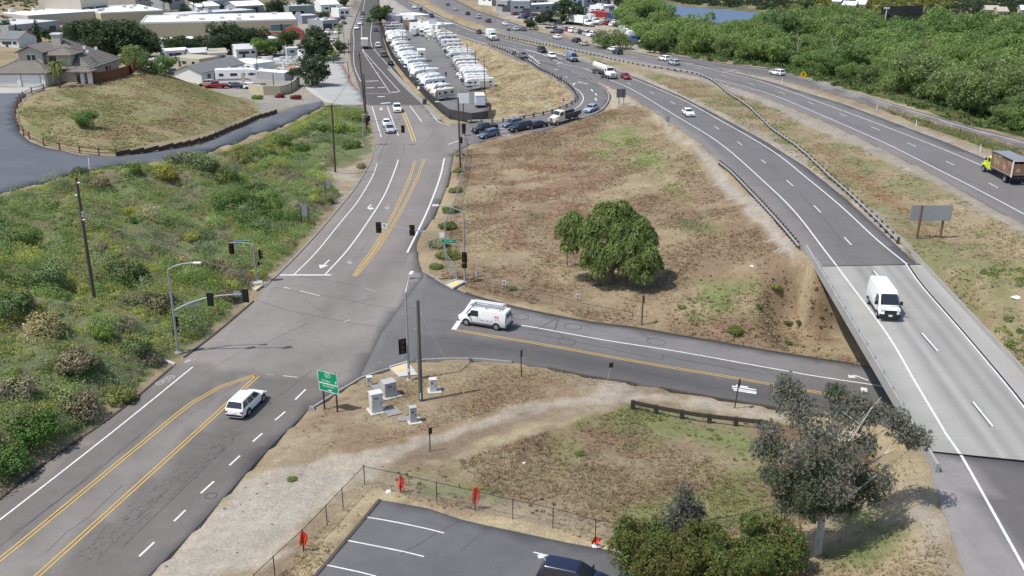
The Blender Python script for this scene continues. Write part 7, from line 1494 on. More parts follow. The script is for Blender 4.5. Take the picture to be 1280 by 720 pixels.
# green guide sign
pa, pb = P(405.3, 512), P(421.3, 515.5); b = (pa + pb) / 2; rz = head(pa, pb); t = thing('guide_sign', 'green two panel guide sign with arrow on two dark posts', 'road sign', b, rz)
sp = (pb - pa).length; zt, zb_ = top_at(b, 409, 465).z, top_at(b, 410, 490).z
for s in (-1, 1): MB().box((s * sp / 2, .06, (zt + 0) / 2 - .1), (.11, .11, zt + .2), M_DARKP).obj('post', t)
W_ = sp * 1.5; H_ = zt - zb_; h1 = H_ * .60; h2 = H_ * .40
def spanel(zc, h, w, dx):
    o = panel(t, 'sign_panel', (dx, -.03, zc), w, h, M_GREEN); e = MB()
    for z in (-1, 1): e.box((0, -.019, z * (h / 2 - .022)), (w - .02, .01, .04), M_SIGNW)
    for x in (-1, 1): e.box((x * (w / 2 - .022), -.019, 0), (.04, .01, h - .02), M_SIGNW)
    e.obj('sign_border', o); return o
u = spanel(zt - h1 / 2, h1 - .01, W_, -.04); l = spanel(zb_ + h2 / 2, h2 - .01, W_, .02)
def letter(o, txt, size, x, z, m=M_SIGNW, y=-.024): q = link(bpy.data.objects.new('sign_lettering', text_mesh('sign_lettering', txt, size, m)), o); q.location = (x, y, z); q.rotation_euler = (pi / 2, 0, 0); return q
sh = [(0, .27), (.16, .25), (.30, .12), (.30, -.06), (.18, -.22), (-.18, -.22), (-.30, -.06), (-.30, .12), (-.16, .25)]
q = MB().prism([(a, b_ * .9) for a, b_ in sh], -.022, -.018, M_SIGNW, 'Y').obj('route_shield', u); q.location = (0, 0, h1 * .20)
q = MB().prism([(a * .86, b_ * .9 * .86) for a, b_ in sh], -.026, -.022, M_GREEN, 'Y').obj('route_shield_face', u); q.location = (0, 0, h1 * .20)
letter(u, '67', .30, 0, h1 * .18, y=-.030); letter(u, 'El Cajon', .27, -.18, -h1 * .27)
q = MB().box((0, -.024, 0), (.05, .008, .22), M_SIGNW).prism([(-.11, .04), (.11, .04), (0, .17)], -.028, -.020, M_SIGNW, 'Y').obj('arrow', u); q.location = (W_ * .40, 0, -h1 * .27)
letter(l, 'Riverford Rd', .235, 0, h2 * .20); q = MB().box((-.08, -.024, 0), (.30, .008, .06), M_SIGNW).prism([(.05, -.12), (.05, .12), (.22, 0)], -.028, -.020, M_SIGNW, 'Y').obj('arrow', l); q.location = (.1, 0, -h2 * .25)

# cabinets on the island
def cabinet(base, w, d, h, m, rz, label, slab=True, crown=.05, name='utility_cabinet'):
    b = P(*base); t = thing(name, label, 'utility cabinet', b, rz)
    me = bevel_mesh(MB().box((0, 0, h / 2 + .05), (w, d, h), m).mesh('body'), .03); link(bpy.data.objects.new('body', me), t)
    MB().box((0, 0, h + .07), (w + .08, d + .08, crown), m).obj('lid', t)
    if slab: MB().box((.1, 0, .0), (w + .6, d + .7, .14), M_RAMP).obj('concrete_base', t)
    MB().box((0, -d / 2 - .012, h / 2 + .05), (w * .86, .02, h * .86), m).obj('door', t); MB().box((w * .3, -d / 2 - .03, h * .55), (.04, .03, .14), M_BLACK).obj('handle', t)
    for k in range(4): MB().box((-.1, -d / 2 - .026, h * .85 - k * .05), (w * .4, .012, .02), M_DKGR).obj('vent_slot', t)
    return t
cabinet((470.5, 513.5), 1.05, .85, 1.75, M_CABW, .45, 'tall pale cabinet with a door nearest the green sign')
cabinet((486, 494), 1.15, 1.0, 1.35, M_CAB, .55, 'wide grey cabinet with a flat top behind the pale one')
cabinet((462, 482), .50, .45, .85, M_CABW, .2, 'smallest white box pedestal beside the curb', False)
cabinet((541.5, 488.5), .62, .55, 1.15, M_CABW, .15, 'white pedestal box right of the tall bare pole')
cabinet((516.5, 527), .58, .50, 1.35, M_CAB, .3, 'slim grey pedestal nearest the dirt track')
for q, w, d, rz, lab in (((490, 515), 1.3, 1.5, .5, 'bare concrete slab beside the pale cabinet'), ((506, 524), 1.2, .8, .2, 'square concrete pad beside the slim pedestal'), ((476, 484), 1.5, 1.4, .5, 'grey concrete slab behind the wide cabinet')):
    b = P(*q); t = MB().box((0, 0, .03), (w, d, .12), M_KERB).obj('concrete_slab_pad'); t.location = b; t.rotation_euler = (0, 0, rz); tag(t, lab, 'slab')
b = P(480.5, 481); t = thing('vent_pipe', 'thin bent pipe standing between the two cabinets', 'pipe', b); MB().tube([(0, 0, -.1), (0, 0, 2.1), (-.15, 0, 2.3), (-.38, 0, 2.32), (-.5, 0, 2.15)], .03, M_POLEG, 6).obj('pipe', t)
b = P(390, 512); o = MB().box((0, 0, .12), (.7, .5, .35), M_KERB, taper=(.6, .6)).obj('rock'); o.location = b; tag(o, 'grey rock on the curb left of the green sign', 'rock')

# poles
def pole(base, top, r, m, label, arms=(), name='utility_pole', lean=True, extras=True, zb=None):
    b = P(*base) if zb is None else atz(*base, zb); t = thing(name, label, 'utility pole', b); e = top_at(b, *top);
    if not lean: e.x *= .2
    MB().tube([(0, 0, -.4), e], [r, r * .72], m, 10).obj('shaft', t)
    for f, w, rz in arms:
        c = e * f; MB().box(c + Vector((0, -.12, 0)), (w, .11, .13), m, rz=rz).obj('crossarm', t)
        for s in (-.45, -.2, .2, .45): MB().tube([c + Vector((s * w * cos(rz), -.12 + s * w * sin(rz), .06)), c + Vector((s * w * cos(rz), -.12 + s * w * sin(rz), .26))], .05, M_SIGNW, 6).obj('insulator', t)
    return t, b, e
t, b, e = pole((117.5, 372), (95, 222), .20, M_WOODP, 'tall wooden pole with white insulators in the weeds of the bank')
for f, s in ((.96, .25), (.86, -.2), (.72, .22), (.69, .22), (.66, .22)): MB().tube([e * f + Vector((s * .4, -.1, 0)), e * f + Vector((s * 1.5, -.12, .02))], .08, M_SIGNW, 6).obj('insulator', t)
MB().box(e * .45 + Vector((0, -.1, 0)), (.9, .08, .1), M_WOODP, ry=-.4).obj('brace', t); MB().tube([e * .70 + Vector((.3, -.2, -.2)), e * .70 + Vector((.3, -.2, .35))], .16, M_SIGNB, 8).obj('transformer', t)
A_top = b + e * .70
t, b, e = pole((526, 501), (524.3, 375), .21, M_WOODG, 'bare grey pole without wires beside the cabinets', lean=False)
for k in range(3): MB().box((0, -.20, .35 + .22 * k), (.12, .04, .13), M_SIGNW).obj('reflector', t)
for z in (.94, .72): MB().box((-.24, 0, e.z * z), (.2, .12, .14), M_SIGNB).obj('bracket', t)
S_top = b + Vector((0, 0, e.z * .93))
t, b, e = pole((419, 215), (414.5, 131), .19, M_WOODP, 'wooden pole with one long crossarm above the bare dirt patch', [(.985, 3.4, .15)]); B_top = b + e
t, b, e = pole((457.5, 152), (449, 66), .2, M_WOODP, 'taller wooden pole at the edge of the upper street', [(.97, 2.2, 1.2)]); C_top = b + e
t, b, e = pole((458.5, 166), (454.5, 92), .2, M_WOODP, 'thicker wooden pole in front of the taller one by the upper street', []); D_top = b + e
t, b, e = pole((575.5, 210), (572.5, 122), .19, M_WOODP, 'wooden pole carrying a street lamp at the fence corner', zb=.1)
lumin(t, e * .90, e * .90 + Vector((-3.4, 0, .55)), .2)
t, b, e = pole((260, 77), (258.5, 47), .2, M_WOODP, 'wooden pole with two crossarms before the warehouse', [(.97, 3, 0), (.85, 2.4, 0)])
for q, tp_, lab in (((431, 69), (429.5, 40), 'wooden pole beside the street sidewalk palms'), ((321.5, 92), (320.5, 64), 'wooden pole at the edge of the pallet yard'), ((396, 36), (395, 15), 'wooden pole behind the red entrance'), ((343, 117), (341, 92), 'short wooden post by the tan curved wall'), ((365, 117), (364, 93), 'short wooden post beside the corner tree'), ((437, 98), (434, 76), 'slender wooden post on the street sidewalk by the red curb'), ((436, 68), (435, 48), 'thin pole by the upper sidewalk cars'), ((372, 44), (371, 22), 'wooden pole next to the flat green building')): pole(q, tp_, .13, M_WOODP, lab, name='utility_pole')
for q, tp_, lab in (((606, 118), (605, 75), 'nearest tall dark post on the embankment edge of the lot'), ((594.5, 92), (594, 65), 'second tall dark post on the embankment edge of the lot'), ((584.5, 78), (584, 55), 'third dark post on the embankment edge of the lot'), ((575.3, 70), (575, 50), 'fourth dark post on the embankment edge of the lot'), ((567, 53), (567, 40), 'fifth dark post on the embankment edge of the lot'), ((558, 56), (557.5, 36), 'furthest dark post on the embankment edge of the lot'), ((532, 105), (531, 84), 'lamp post in the street side camper row'), ((504, 62), (503, 42), 'lamp post far up the street side camper row'), ((546, 132), (546, 106), 'lamp post at the near end of the camper row')):
    b = P(*q); t = thing('lot_post', lab, 'post', b); e = top_at(b, *tp_); MB().tube([(0, 0, -.3), e], [.14, .09], M_DARKP, 6).obj('shaft', t); MB().box(e, (.5, .3, .14), M_DARKP).obj('lamp_housing', t)
for q, tp_, lab in (((609.5, 57), (609, 43), 'thin post by the freeway shoulder opposite the box van'), ((617, 61), (617, 48), 'second thin post along the freeway shoulder'), ((634, 65), (633.5, 37), 'tall thin post at the start of the exit lane'), ((712, 221), (712, 178), 'thin bare stake standing in the brown field')):
    b = P(*q); t = thing('thin_post', lab, 'post', b); MB().tube([(0, 0, -.3), top_at(b, *tp_)], .05, M_POLEG, 6).obj('shaft', t); MB().box(top_at(b, *tp_), (.2, .1, .2), M_POLEG).obj('cap', t)
def wire(a, b, sag, label, r=.018, m=None, name='overhead_wire'):
    pts = [a.lerp(b, t) - Vector((0, 0, sag * 4 * t * (1 - t))) for t in np.linspace(0, 1, 15)]; o = MB().tube(pts, r, m or M_DARKP, 4).obj(name); tag(o, label, 'wire')
M_WIRE = mat('bright_wire', (.55, .55, .54), .5)
nb = P(321, 351); wire(A_top, Vector((nb.x - .6, nb.y, nb.z + .6)), .3, 'bright guy wire running from the bank pole down to the corner signal', .030, M_WIRE, 'guy_wire')
wire(A_top + Vector((0, 0, 2.5)), A_top + Vector((-70, -12, 3)), 1.2, 'dark overhead wire leaving the bank pole out of view', .03); wire(A_top + Vector((0, 0, 2.5)), B_top, 1.6, 'dark overhead wire between the bank pole and the crossarm pole', .026); wire(B_top, C_top, 1.2, 'dark overhead wire between the crossarm pole and the taller street pole', .035); wire(C_top, aty(430, 42, 395), 1.5, 'dark overhead wire running up the street from the taller pole', .03)
g = P(591, 512); d = (S_top - g).normalized(); o = MB().tube([g, g + d * 2.9], .04, M_YTRIM, 6).obj('guy_guard'); tag(o, 'pale guard tube of the guy wire on the corner island', 'guard'); wire(g + d * 2.9, S_top, 0, 'thin guy wire from the island up to the bare pole', .009, M_WIRE, 'guy_wire')

# signs on posts
def sign(name, label, bases, tops, panel_px, m, post=M_DARKP, rz=None, r=.06, symbol=None, side=-1, thick=.03, diamond=False, cat='road sign', wood=False):
    bs = [P(*q) for q in bases]; b = sum(bs, Vector()) / len(bs); rz_ = rz if rz is not None else (head(bs[0], bs[1]) if len(bs) > 1 else 0)
    t = thing(name, label, cat, b, 0)
    for q, tp_ in zip(bs, tops):
        e = top_at(q, *tp_); e.y = 0; l = q - b
        if wood: MB().tube([l + Vector((0, 0, -.3)), l + e], r, post, 4).obj('post', t)
        else: MB().tube([l + Vector((0, 0, -.3)), l + e], r, post, 6).obj('post', t)
    if panel_px:
        x0, y0, x1, y1 = panel_px; a, c = top_at(b, x0, y0), top_at(b, x1, y1); w, h = abs(c.x - a.x) / max(.35, abs(cos(rz_))), abs(a.z - c.z); ctr = (a + c) / 2 + Vector((sin(rz_) * .08 * -side, cos(rz_) * (.34 if wood else .08) * side, 0))
        o = panel(t, 'sign_panel', ctr, w, h, m, rz_, thick)
        if diamond: o.rotation_euler = (0, pi / 4, rz_)
        if symbol: symbol(o, w, h)
    return t
def arrow_symbol(o, w, h):
    q = MB().box((0, -.02, -.05), (w * .18, .01, h * .55), M_BLACK).prism([(-w * .28, h * .05), (w * .28, h * .05), (0, h * .38)], -.026, -.016, M_BLACK, 'Y').obj('sign_symbol', o); q.rotation_euler = (0, -pi / 4, 0)
def noentry(o, w, h):
    MB().tube([(0, -.014, 0), (0, -.024, 0)], min(w, h) * .38, mat('sign_red', (.45, .02, .02), .5), 14).obj('sign_symbol', o); MB().box((0, -.03, 0), (w * .55, .008, h * .12), M_SIGNW).obj('sign_bar', o)
def blackmark(o, w, h): MB().box((0, -.022, h * .05), (w * .6, .01, h * .18), M_BLACK).box((0, -.022, -h * .22), (w * .4, .01, h * .12), M_BLACK).obj('sign_print', o)
sign('road_sign', 'large grey sign back on two brown posts between the carriageways', [(1146, 298), (1175, 298)], [(1153, 257), (1182, 258)], (1141, 257.5, 1190, 277), M_SIGNB, M_POSTW, 0.0, .16, side=1, wood=True)
sign('road_sign', 'grey backed sign on two posts in the weeds of the bank', [(377, 278), (386, 279)], [(375.5, 258), (384.5, 258)], (375, 256, 384.5, 270.5), M_SIGNB, M_DARKP, 0.0, .07, side=1)
sign('road_sign', 'smaller grey backed sign higher on the bank by the dirt patch', [(407, 239.5), (412.5, 240)], [(406.5, 227), (412, 227)], (405.8, 225.5, 413, 235.5), M_SIGNB, M_DARKP, 0.0, .06, side=1)
sign('road_sign', 'dark backed freeway sign on two posts at the gore', [(774, 131), (780, 131)], [(773.5, 112), (779.5, 112)], (771, 111, 782, 122), mat('dark_sign_back', (.10, .11, .12), .6), M_DARKP, 0.0, .08, side=1)
sign('road_sign', 'small grey sign on a thin post on the pale freeway shoulder', [(834.5, 159)], [(834.5, 145)], (832, 145, 837.5, 152), M_SIGNB, M_POLEG, 0.1, .05, side=1)
sign('road_sign', 'narrow dark sign post at the curb of the corner island', [(652, 471)], [(651, 438)], (650.2, 437.5, 652, 446), M_DARKP, M_DARKP, 1.2, .06)
sign('road_sign', 'leaning thin post with dark square sign at the track entrance', [(758.7, 479)], [(763.5, 454)], (760.8, 453, 766, 459), M_DARKP, M_POLEG, .5, .04)
sign('road_sign', 'leaning dark post beside the white road marking', [(918, 510)], [(924.5, 474)], (922.8, 474, 925, 483), M_DARKP, M_DARKP, 1.15, .06)
sign('road_sign', 'dark post with narrow sign on the field side of the cross road', [(802, 406)], [(804, 369.5)], (802.8, 370, 805, 379), M_DARKP, M_POSTW, 1.15, .09)
sign('road_sign', 'short dark sign beside the dirt track in the lower field', [(537.5, 564)], [(537, 535)], (535, 534, 539.5, 542), M_DARKP, M_DARKP, .6, .05)
sign('warning_sign', 'yellow diamond warning sign with black arrow beside the entry ramp', [(1003.5, 101)], [(1004.5, 89)], (1001.2, 89.8, 1007.6, 96), mat('sign_yellow', (.72, .40, .01), .5), M_POLEG, 0.0, .05, arrow_symbol, -1, diamond=True)
sign('regulatory_sign', 'red and white entry forbidden sign on the embankment bend', [(704.5, 135)], [(704.5, 121)], (701.5, 121.5, 707.5, 127.5), M_SIGNW, M_POLEG, 0.0, .05, noentry)
sign('marker_sign', 'small white marker on a stake on the embankment by the rail', [(682.5, 140)], [(682.5, 131)], (681.2, 131, 684, 134.5), M_SIGNW, M_POLEG, 0.0, .05)
for q, tp_, pp, lab in (((597, 350), (597, 338), (594.8, 338.5, 599.4, 344), 'white printed sign on the fence nearest the corner mast arm'), ((630, 360), (630, 349), (627.5, 350, 632.3, 355.5), 'white printed sign second from the corner mast arm'), ((722, 376), (722, 366), (719.5, 367, 724, 372), 'white printed sign furthest along the field fence')): sign('notice_sign', lab, [q], [tp_], pp, M_SIGNW, M_DARKP, 0.05, .03, blackmark)
for q, tp_, pp, lab in (((700, 110), (700, 96), (697.5, 96, 702, 101), 'sign back on the rail of the off ramp bend'), ((752.5, 107), (752.5, 93), (751, 93, 754, 98.5), 'dark sign on a post beside the tanker truck'), ((689.5, 80), (689.5, 71.5), (687.5, 71.5, 691, 75), 'dark sign at the tip of the gore'), ((642.5, 75), (642.5, 64), (640.5, 64, 645, 68.5), 'sign back beside the exit lane rail'), ((636, 48), (636, 35.5), (633.5, 35.5, 638.5, 39), 'sign back in the median opposite the exit lane')): sign('road_sign', lab, [q], [tp_], pp, mat('dark_sign_back', (.10, .11, .12), .6), M_POLEG, 0.0, .05, side=1)
sign('marker_sign', 'small orange marker beside the corner signal below the weeds', [(311.5, 350)], [(311.5, 342)], (308.5, 342, 314.5, 347), mat('sign_orange', (.65, .25, .02), .5), M_DARKP, 0.0, .03, side=-1)
sign('lot_sign', 'white billboard with round emblem on a post at the trailer lot corner', [(579, 150)], [(579, 128)], (572, 117, 586.5, 129), M_SIGNW, M_DKGR, 0.05, .12, lambda o, w, h: (MB().tube([(-w * .26, -.02, 0), (-w * .26, -.03, 0)], h * .26, mat('emblem_blue_grey', (.16, .18, .24), .5), 14).obj('emblem', o), MB().tube([(-w * .26, -.03, 0), (-w * .26, -.038, 0)], h * .13, M_SIGNW, 12).obj('emblem_core', o), MB().box((w * .14, -.02, h * .08), (w * .36, .01, h * .10), M_SIGNB).box((w * .14, -.02, -h * .12), (w * .3, .01, h * .08), M_SIGNB).obj('lettering_line', o)), thick=.25, cat='billboard')
sign('lot_sign', 'pale blue and white sign on a post by the trailer lot office', [(541, 43)], [(541, 31)], (536, 24, 546, 30), mat('pale_blue_sign', (.55, .60, .72), .5), M_DKGR, 0.0, .12, thick=.25, cat='billboard')
for q, lab in (((1096, 137), 'white delineator post by the ramp gravel'), ((1145, 158), 'white delineator post further along the ramp gravel'), ((1225, 190), 'white delineator post right behind the brown truck'), ((977.5, 104), 'white delineator post below the white ramp suv')): b = P(*q); t = thing('delineator', lab, 'post', b); MB().tube([(0, 0, -.2), (0, 0, 1.3)], .07, M_SIGNW, 6).obj('post', t); MB().box((0, -.08, 1.15), (.1, .02, .15), M_AMBL).obj('reflector', t)

# guard rails: W beam with posts
M_BEAM = mat('w_beam_steel', (.40, .41, .415), .55, .3, noise=((2, .15),)); M_RPOST = mat('rail_post_wood', (.085, .065, .05), .9, noise=((6, .25),))
BEAM_SEC = [(.0, .46), (.05, .50), (.05, .56), (0, .60), (0, .64), (.05, .68), (.05, .74), (0, .78), (-.03, .76), (-.02, .62), (-.03, .48)]
POST_ME = MB().box((0, .05, .30), (.26, .34, 1.08), M_RPOST).mesh('post')
def guard_rail(label, pts, side, step=1.9, double=False, lift=0.0):
    o0 = pts[0].copy(); t = thing('guard_rail', label, 'guard rail', o0)
    for sd in ((side,) if not double else (1, -1)):
        r = []
        for i, p in enumerate(pts):
            d = pts[min(i + 1, len(pts) - 1)] - pts[max(i - 1, 0)]; d.z = 0; d.normalize(); s = Vector((-d.y, d.x, 0)) * sd
            r.append([p - o0 + s * (a + .13) + Vector((0, 0, z + lift)) for a, z in BEAM_SEC])
        MB().loft(r, M_BEAM).obj('rail_beam', t)
    acc = 0; nxt = 0
    for a, b in zip(pts, pts[1:]):
        l = (b - a).length
        while nxt <= acc + l:
            q = link(bpy.data.objects.new('post', POST_ME), t); q.location = a.lerp(b, (nxt - acc) / l) - o0 + Vector((0, 0, lift)); q.rotation_euler = (0, 0, head(a, b)); nxt += step
        acc += l
    return t
def onz(px, z, step=2.0):
    L = smooth([atz(a, b, z) for a, b in px], step); return [Vector((p.x, p.y, Zs(p.x, p.y))) for p in L]
guard_rail('short guard rail with closely spaced posts leading to the bridge parapet', [Vector((p.x, p.y, DECK - .1)) for p in onz([(899, 206), (915, 219), (940, 245), (965, 272), (985, 295), (999, 312)], DECK, 1.0)], -1, 1.25)
guard_rail('long guard rail along the median side of the freeway down to the bridge', onz([(620, 44), (670, 55.5), (745, 72), (800, 84), (860, 93.5), (885, 102), (905, 116), (940, 141), (985, 178), (1040, 225), (1085, 268), (1122, 305)], DECK), -1, 2.4)
rl = smooth([atz(*q, z + .0) for q, z in zip([(612, 57.5), (640, 66.5), (660, 76), (685, 91.5), (706, 104), (716.5, 114.5), (720.5, 124), (713, 131.5), (690, 140.5), (665, 146.5), (639, 151.5), (618, 153.5), (585, 154)], [4, 4, 4, 4, 3.85, 3.5, 3.15, 2.7, 1.9, 1.3, .8, .4, .1])], 1.5)
guard_rail('curving guard rail round the bend of the off ramp', [Vector((p.x, p.y, Zs(p.x, p.y))) for p in rl], 1, 2.4)
# timber rail in the lower field
pts = smooth(WP([(791, 512), (820, 518), (870, 527), (920, 533), (965, 538)]), 1.0); t = thing('timber_barrier', 'low dark timber barrier on square posts along the dirt path', 'barrier', pts[0]); o0 = pts[0]
M_TIM = mat('dark_timber', (.06, .05, .043), .9, noise=((5, .25),))
for z in (.52, .74):
    r = []
    for i, p in enumerate(pts):
        d = pts[min(i + 1, len(pts) - 1)] - pts[max(i - 1, 0)]; s = Vector((-d.y, d.x, 0)).normalized(); r.append([p - o0 + s * .05 + Vector((0, 0, z)), p - o0 - s * .05 + Vector((0, 0, z)), p - o0 - s * .05 + Vector((0, 0, z + .16)), p - o0 + s * .05 + Vector((0, 0, z + .16))])
    MB().loft(r, M_TIM).obj('rail', t)
pm = MB().box((0, .1, .35), (.36, .28, 1.05), M_TIM).mesh('post')
for i in range(0, len(pts), 2): q = link(bpy.data.objects.new('post', pm), t); q.location = pts[i] - o0

# chain link fences
def mesh_mat(name, c, cover, sc=1.0):
    m = bpy.data.materials.new(name); m.use_nodes = True; N, L = m.node_tree.nodes, m.node_tree.links; b = N['Principled BSDF']; b.inputs['Base Color'].default_value = (*c, 1); b.inputs['Roughness'].default_value = .6
    tr = N.new('ShaderNodeBsdfTransparent'); mx = N.new('ShaderNodeMixShader'); tx = N.new('ShaderNodeTexNoise'); tx.inputs['Scale'].default_value = 3 * sc; mr = N.new('ShaderNodeMapRange'); mr.inputs[3].default_value = cover - .06; mr.inputs[4].default_value = cover + .06
    L.new(tx.outputs['Fac'], mr.inputs[0]); L.new(mr.outputs[0], mx.inputs[0]); L.new(tr.outputs[0], mx.inputs[1]); L.new(b.outputs[0], mx.inputs[2]); L.new(mx.outputs[0], N['Material Output'].inputs['Surface']); return m
M_CHAIN = mesh_mat('chain_link_wire', (.30, .30, .29), .17); M_CHAIN2 = mesh_mat('chain_link_silver', (.40, .41, .42), .26); M_SCREEN = mesh_mat('dark_wind_screen', (.02, .022, .024), .90)
def fence(name, label, px, h, m, post_m, step=3.0, top=True, r=.035, conv=WP, bottom=False, skip_mesh=False, cat='fence'):
    pts = smooth(conv(px), step); pts = [Vector((p.x, p.y, Zs(p.x, p.y))) for p in pts]; o0 = pts[0]; t = thing(name, label, cat, o0); pm = MB().tube([(0, 0, -.3), (0, 0, h + .08)], r, post_m, 6).mesh('post')
    for p in pts: q = link(bpy.data.objects.new('post', pm), t); q.location = p - o0
    for a, b in zip(pts, pts[1:]):
        a, b = a - o0, b - o0; v = [a + Vector((0, 0, .04)), b + Vector((0, 0, .04)), b + Vector((0, 0, h)), a + Vector((0, 0, h))]
        if not skip_mesh: MB().add(v, [(0, 1, 2, 3)], m).obj('mesh_panel', t)
    if top: MB().tube([p - o0 + Vector((0, 0, h)) for p in pts], r * .7, post_m, 6, False).obj('top_rail', t)
    return t
fence('chain_link_fence', 'silver chain link fence with gate rail between the street and the brown field', [(584, 188), (580, 220), (575, 238), (567, 268), (557, 292), (555, 312), (558, 335), (571, 352)], 1.9, M_CHAIN2, M_POLEG, 3.0)
fence('chain_link_fence', 'low chain link fence along the grass edge of the car park', [(456, 606), (501, 616), (546, 627), (594, 638), (641, 649), (691, 660), (744, 675), (800, 684), (860, 680), (926, 667), (976, 653), (1015, 640)], 1.6, M_CHAIN, M_DARKP, 3.3)
fence('chain_link_fence', 'chain link fence beside the gravel pull out with dark posts', [(456, 606), (429, 635), (409, 657), (380, 688), (344, 722), (320, 745)], 1.6, M_CHAIN, M_DARKP, 2.4)
fence('wire_fence', 'sparse wire fence along the lower edge of the brown field', [(590, 360), (640, 372), (690, 381), (735, 392), (790, 402)], 1.1, M_CHAIN, M_DARKP, 4.0, True, .03, skip_mesh=True)
fence('screened_fence', 'dark screened fence round the trailer lot', [(476, 28), (479, 46), (488, 69), (503, 90), (526, 116), (543, 133), (562, 149), (590, 154), (610, 151), (614, 138)], 2.2, M_SCREEN, M_DARKP, 6.0)
for i, (q, ptop, fl, lab) in enumerate((((501, 616), (500.5, 596), (500.5, 604, 17), 'red cloth tied to a stake at the fence corner of the car park'), ((593.5, 636), (592.5, 610), (592.5, 619, 19), 'brightest red cloth half way along the car park fence'), ((379.5, 691), (378, 664), (378, 673, 16), 'red cloth on a stake beside the gravel pull out'), ((743.5, 684), (744.5, 648), (743.5, 676, 9), 'low red cloth on a stake by the olive bushes'))):
    b = P(*q); t = thing('red_flag', lab, 'flag', b); MB().tube([(0, 0, -.2), (0, 0, top_at(b, *ptop).z)], .025, M_DARKP, 6).obj('stake', t)
    c = top_at(b, fl[0], fl[1]); hh = fl[2] / pxscale(b) / cos(PITCH); r = random.Random(i); nu, nv = 9, 9; vs = []
    for k in range(nv):
        f = k / (nv - 1); wl = (.06 + .30 * sin(pi * min(1, .12 + f * .72))) * (1.2 if i in (1, 3) else 1);
        for q in range(nu):
            u = q / (nu - 1); x = (u - .35) * wl * 1.5; y = .09 * sin(u * 9 + f * 3 + i) * (.4 + f) + .05 * cos(u * 17 + i); vs.append((x + .03 * sin(f * 7), y, c.z + hh * (.55 - f * (1.05 + .12 * sin(u * 8 + i)))))
    fs = [(k * nu + q, k * nu + q + 1, (k + 1) * nu + q + 1, (k + 1) * nu + q) for k in range(nv - 1) for q in range(nu - 1)]
    MB().add(vs, fs, M_FLAG).obj('cloth', t, sm=70)
# little things lying about
def lump(name, label, cat, q, d, m, rz=0.0, tz=.6, up=0.0): b = P(*q); me = bevel_mesh(MB().box((0, 0, d[2] / 2), d, m, taper=(tz, tz)).mesh(name), min(d) * .2, 1); o = link(bpy.data.objects.new(name, me)); o.location = b + Vector((0, 0, up)); o.rotation_euler = (.05, .08, rz); tag(o, label, cat)
lump('fallen_tarp', 'faded pink sheet heaped in dry brush behind the mast arm', 'tarp', (270, 391), (1.1, .9, .9), mat('pink_sheet', (.30, .12, .12), .9), .4, .3); lump('concrete_block', 'long white concrete curb piece lying near the mast arm foot', 'block', (212, 454), (1.6, .3, .25), M_RAMP, -.5, .9); lump('boulder', 'pale boulder among weeds by the short corner signal', 'rock', (262, 298), (1.4, 1.0, .6), M_KERB, .3, .5); lump('boulder', 'grey rock below the wooden crossarm pole', 'rock', (403, 208), (1.6, .9, .6), M_KERB, .1, .6); lump('white_sheet', 'white sheet of litter on the green slope beside the bridge', 'litter', (1271, 372), (1.3, .8, .12), M_SIGNW, .6, .7); lump('plastic_bag', 'white plastic bag on the straw by the first red cloth', 'litter', (486, 616), (.45, .35, .25), M_SIGNW, .2, .5); lump('plastic_bag', 'white plastic bag under the low red cloth', 'litter', (746, 683), (.7, .4, .2), M_SIGNW, .2, .5); lump('paper_scrap', 'white scrap lying in the lower field grass', 'litter', (655, 579), (.25, .2, .08), M_SIGNW); lump('paper_scrap', 'white scrap lying in the field near the freeway shoulder', 'litter', (940, 333), (.5, .35, .12), M_SIGNW); lump('waste_bin', 'dark bin at the end of the upper sidewalk', 'bin', (530.5, 131), (1.0, 1.0, 1.6), M_DKGR, 0, .95); lump('signal_cabinet', 'pale box on the corner by the far junction ramp', 'box', (321, 357), (1.6, .9, .5), M_RAMP, .4, .9)
lump('white_plate', 'pale blue parking plate beside the dark blue car', 'plate', (678, 696), (.6, .4, .06), mat('pale_blue_plate', (.55, .62, .72), .6), .2, .9)
# a person standing in the trailer lot aisle
b = P(557.5, 97); t = thing('person', 'person in dark clothes standing in the trailer lot aisle', 'person', b)
ME_ = bpy.data.meshes.new('body'); vs = [(0, 0, .95), (0, 0, 1.2), (0, 0, 1.42), (0, 0, 1.54), (0, 0, 1.68), (.10, 0, .9), (.12, 0, .5), (.12, 0, .06), (.12, -.14, .03), (-.10, 0, .9), (-.12, .04, .5), (-.13, .08, .06), (-.13, -.06, .03), (.2, 0, 1.4), (.27, .02, 1.12), (.25, -.08, .86), (-.2, 0, 1.4), (-.27, .02, 1.12), (-.25, -.08, .86)]
es = [(0, 1), (1, 2), (2, 3), (3, 4), (0, 5), (5, 6), (6, 7), (7, 8), (0, 9), (9, 10), (10, 11), (11, 12), (2, 13), (13, 14), (14, 15), (2, 16), (16, 17), (17, 18)]
ME_.from_pydata(vs, es, []); o = link(bpy.data.objects.new('body', ME_), t); o.modifiers.new('skin', 'SKIN'); o.modifiers.new('sub', 'SUBSURF').levels = 1
for v_, r_ in zip(ME_.skin_vertices[0].data, [.16, .17, .16, .06, .11, .1, .075, .05, .045, .1, .075, .05, .045, .07, .05, .04, .07, .05, .04]): v_.radius = (r_, r_)
ME_.skin_vertices[0].data[0].use_root = True; ME_.materials.append(mat('dark_clothes', (.03, .03, .038), .9))
MB().loft([[(.11 * cos(a) * k, .12 * sin(a) * k, 1.70 + z) for a in np.linspace(0, 6.28, 9)[:-1]] for z, k in ((.0, 1.02), (.06, .95), (.10, .5))], M_BARK).obj('hair', t)
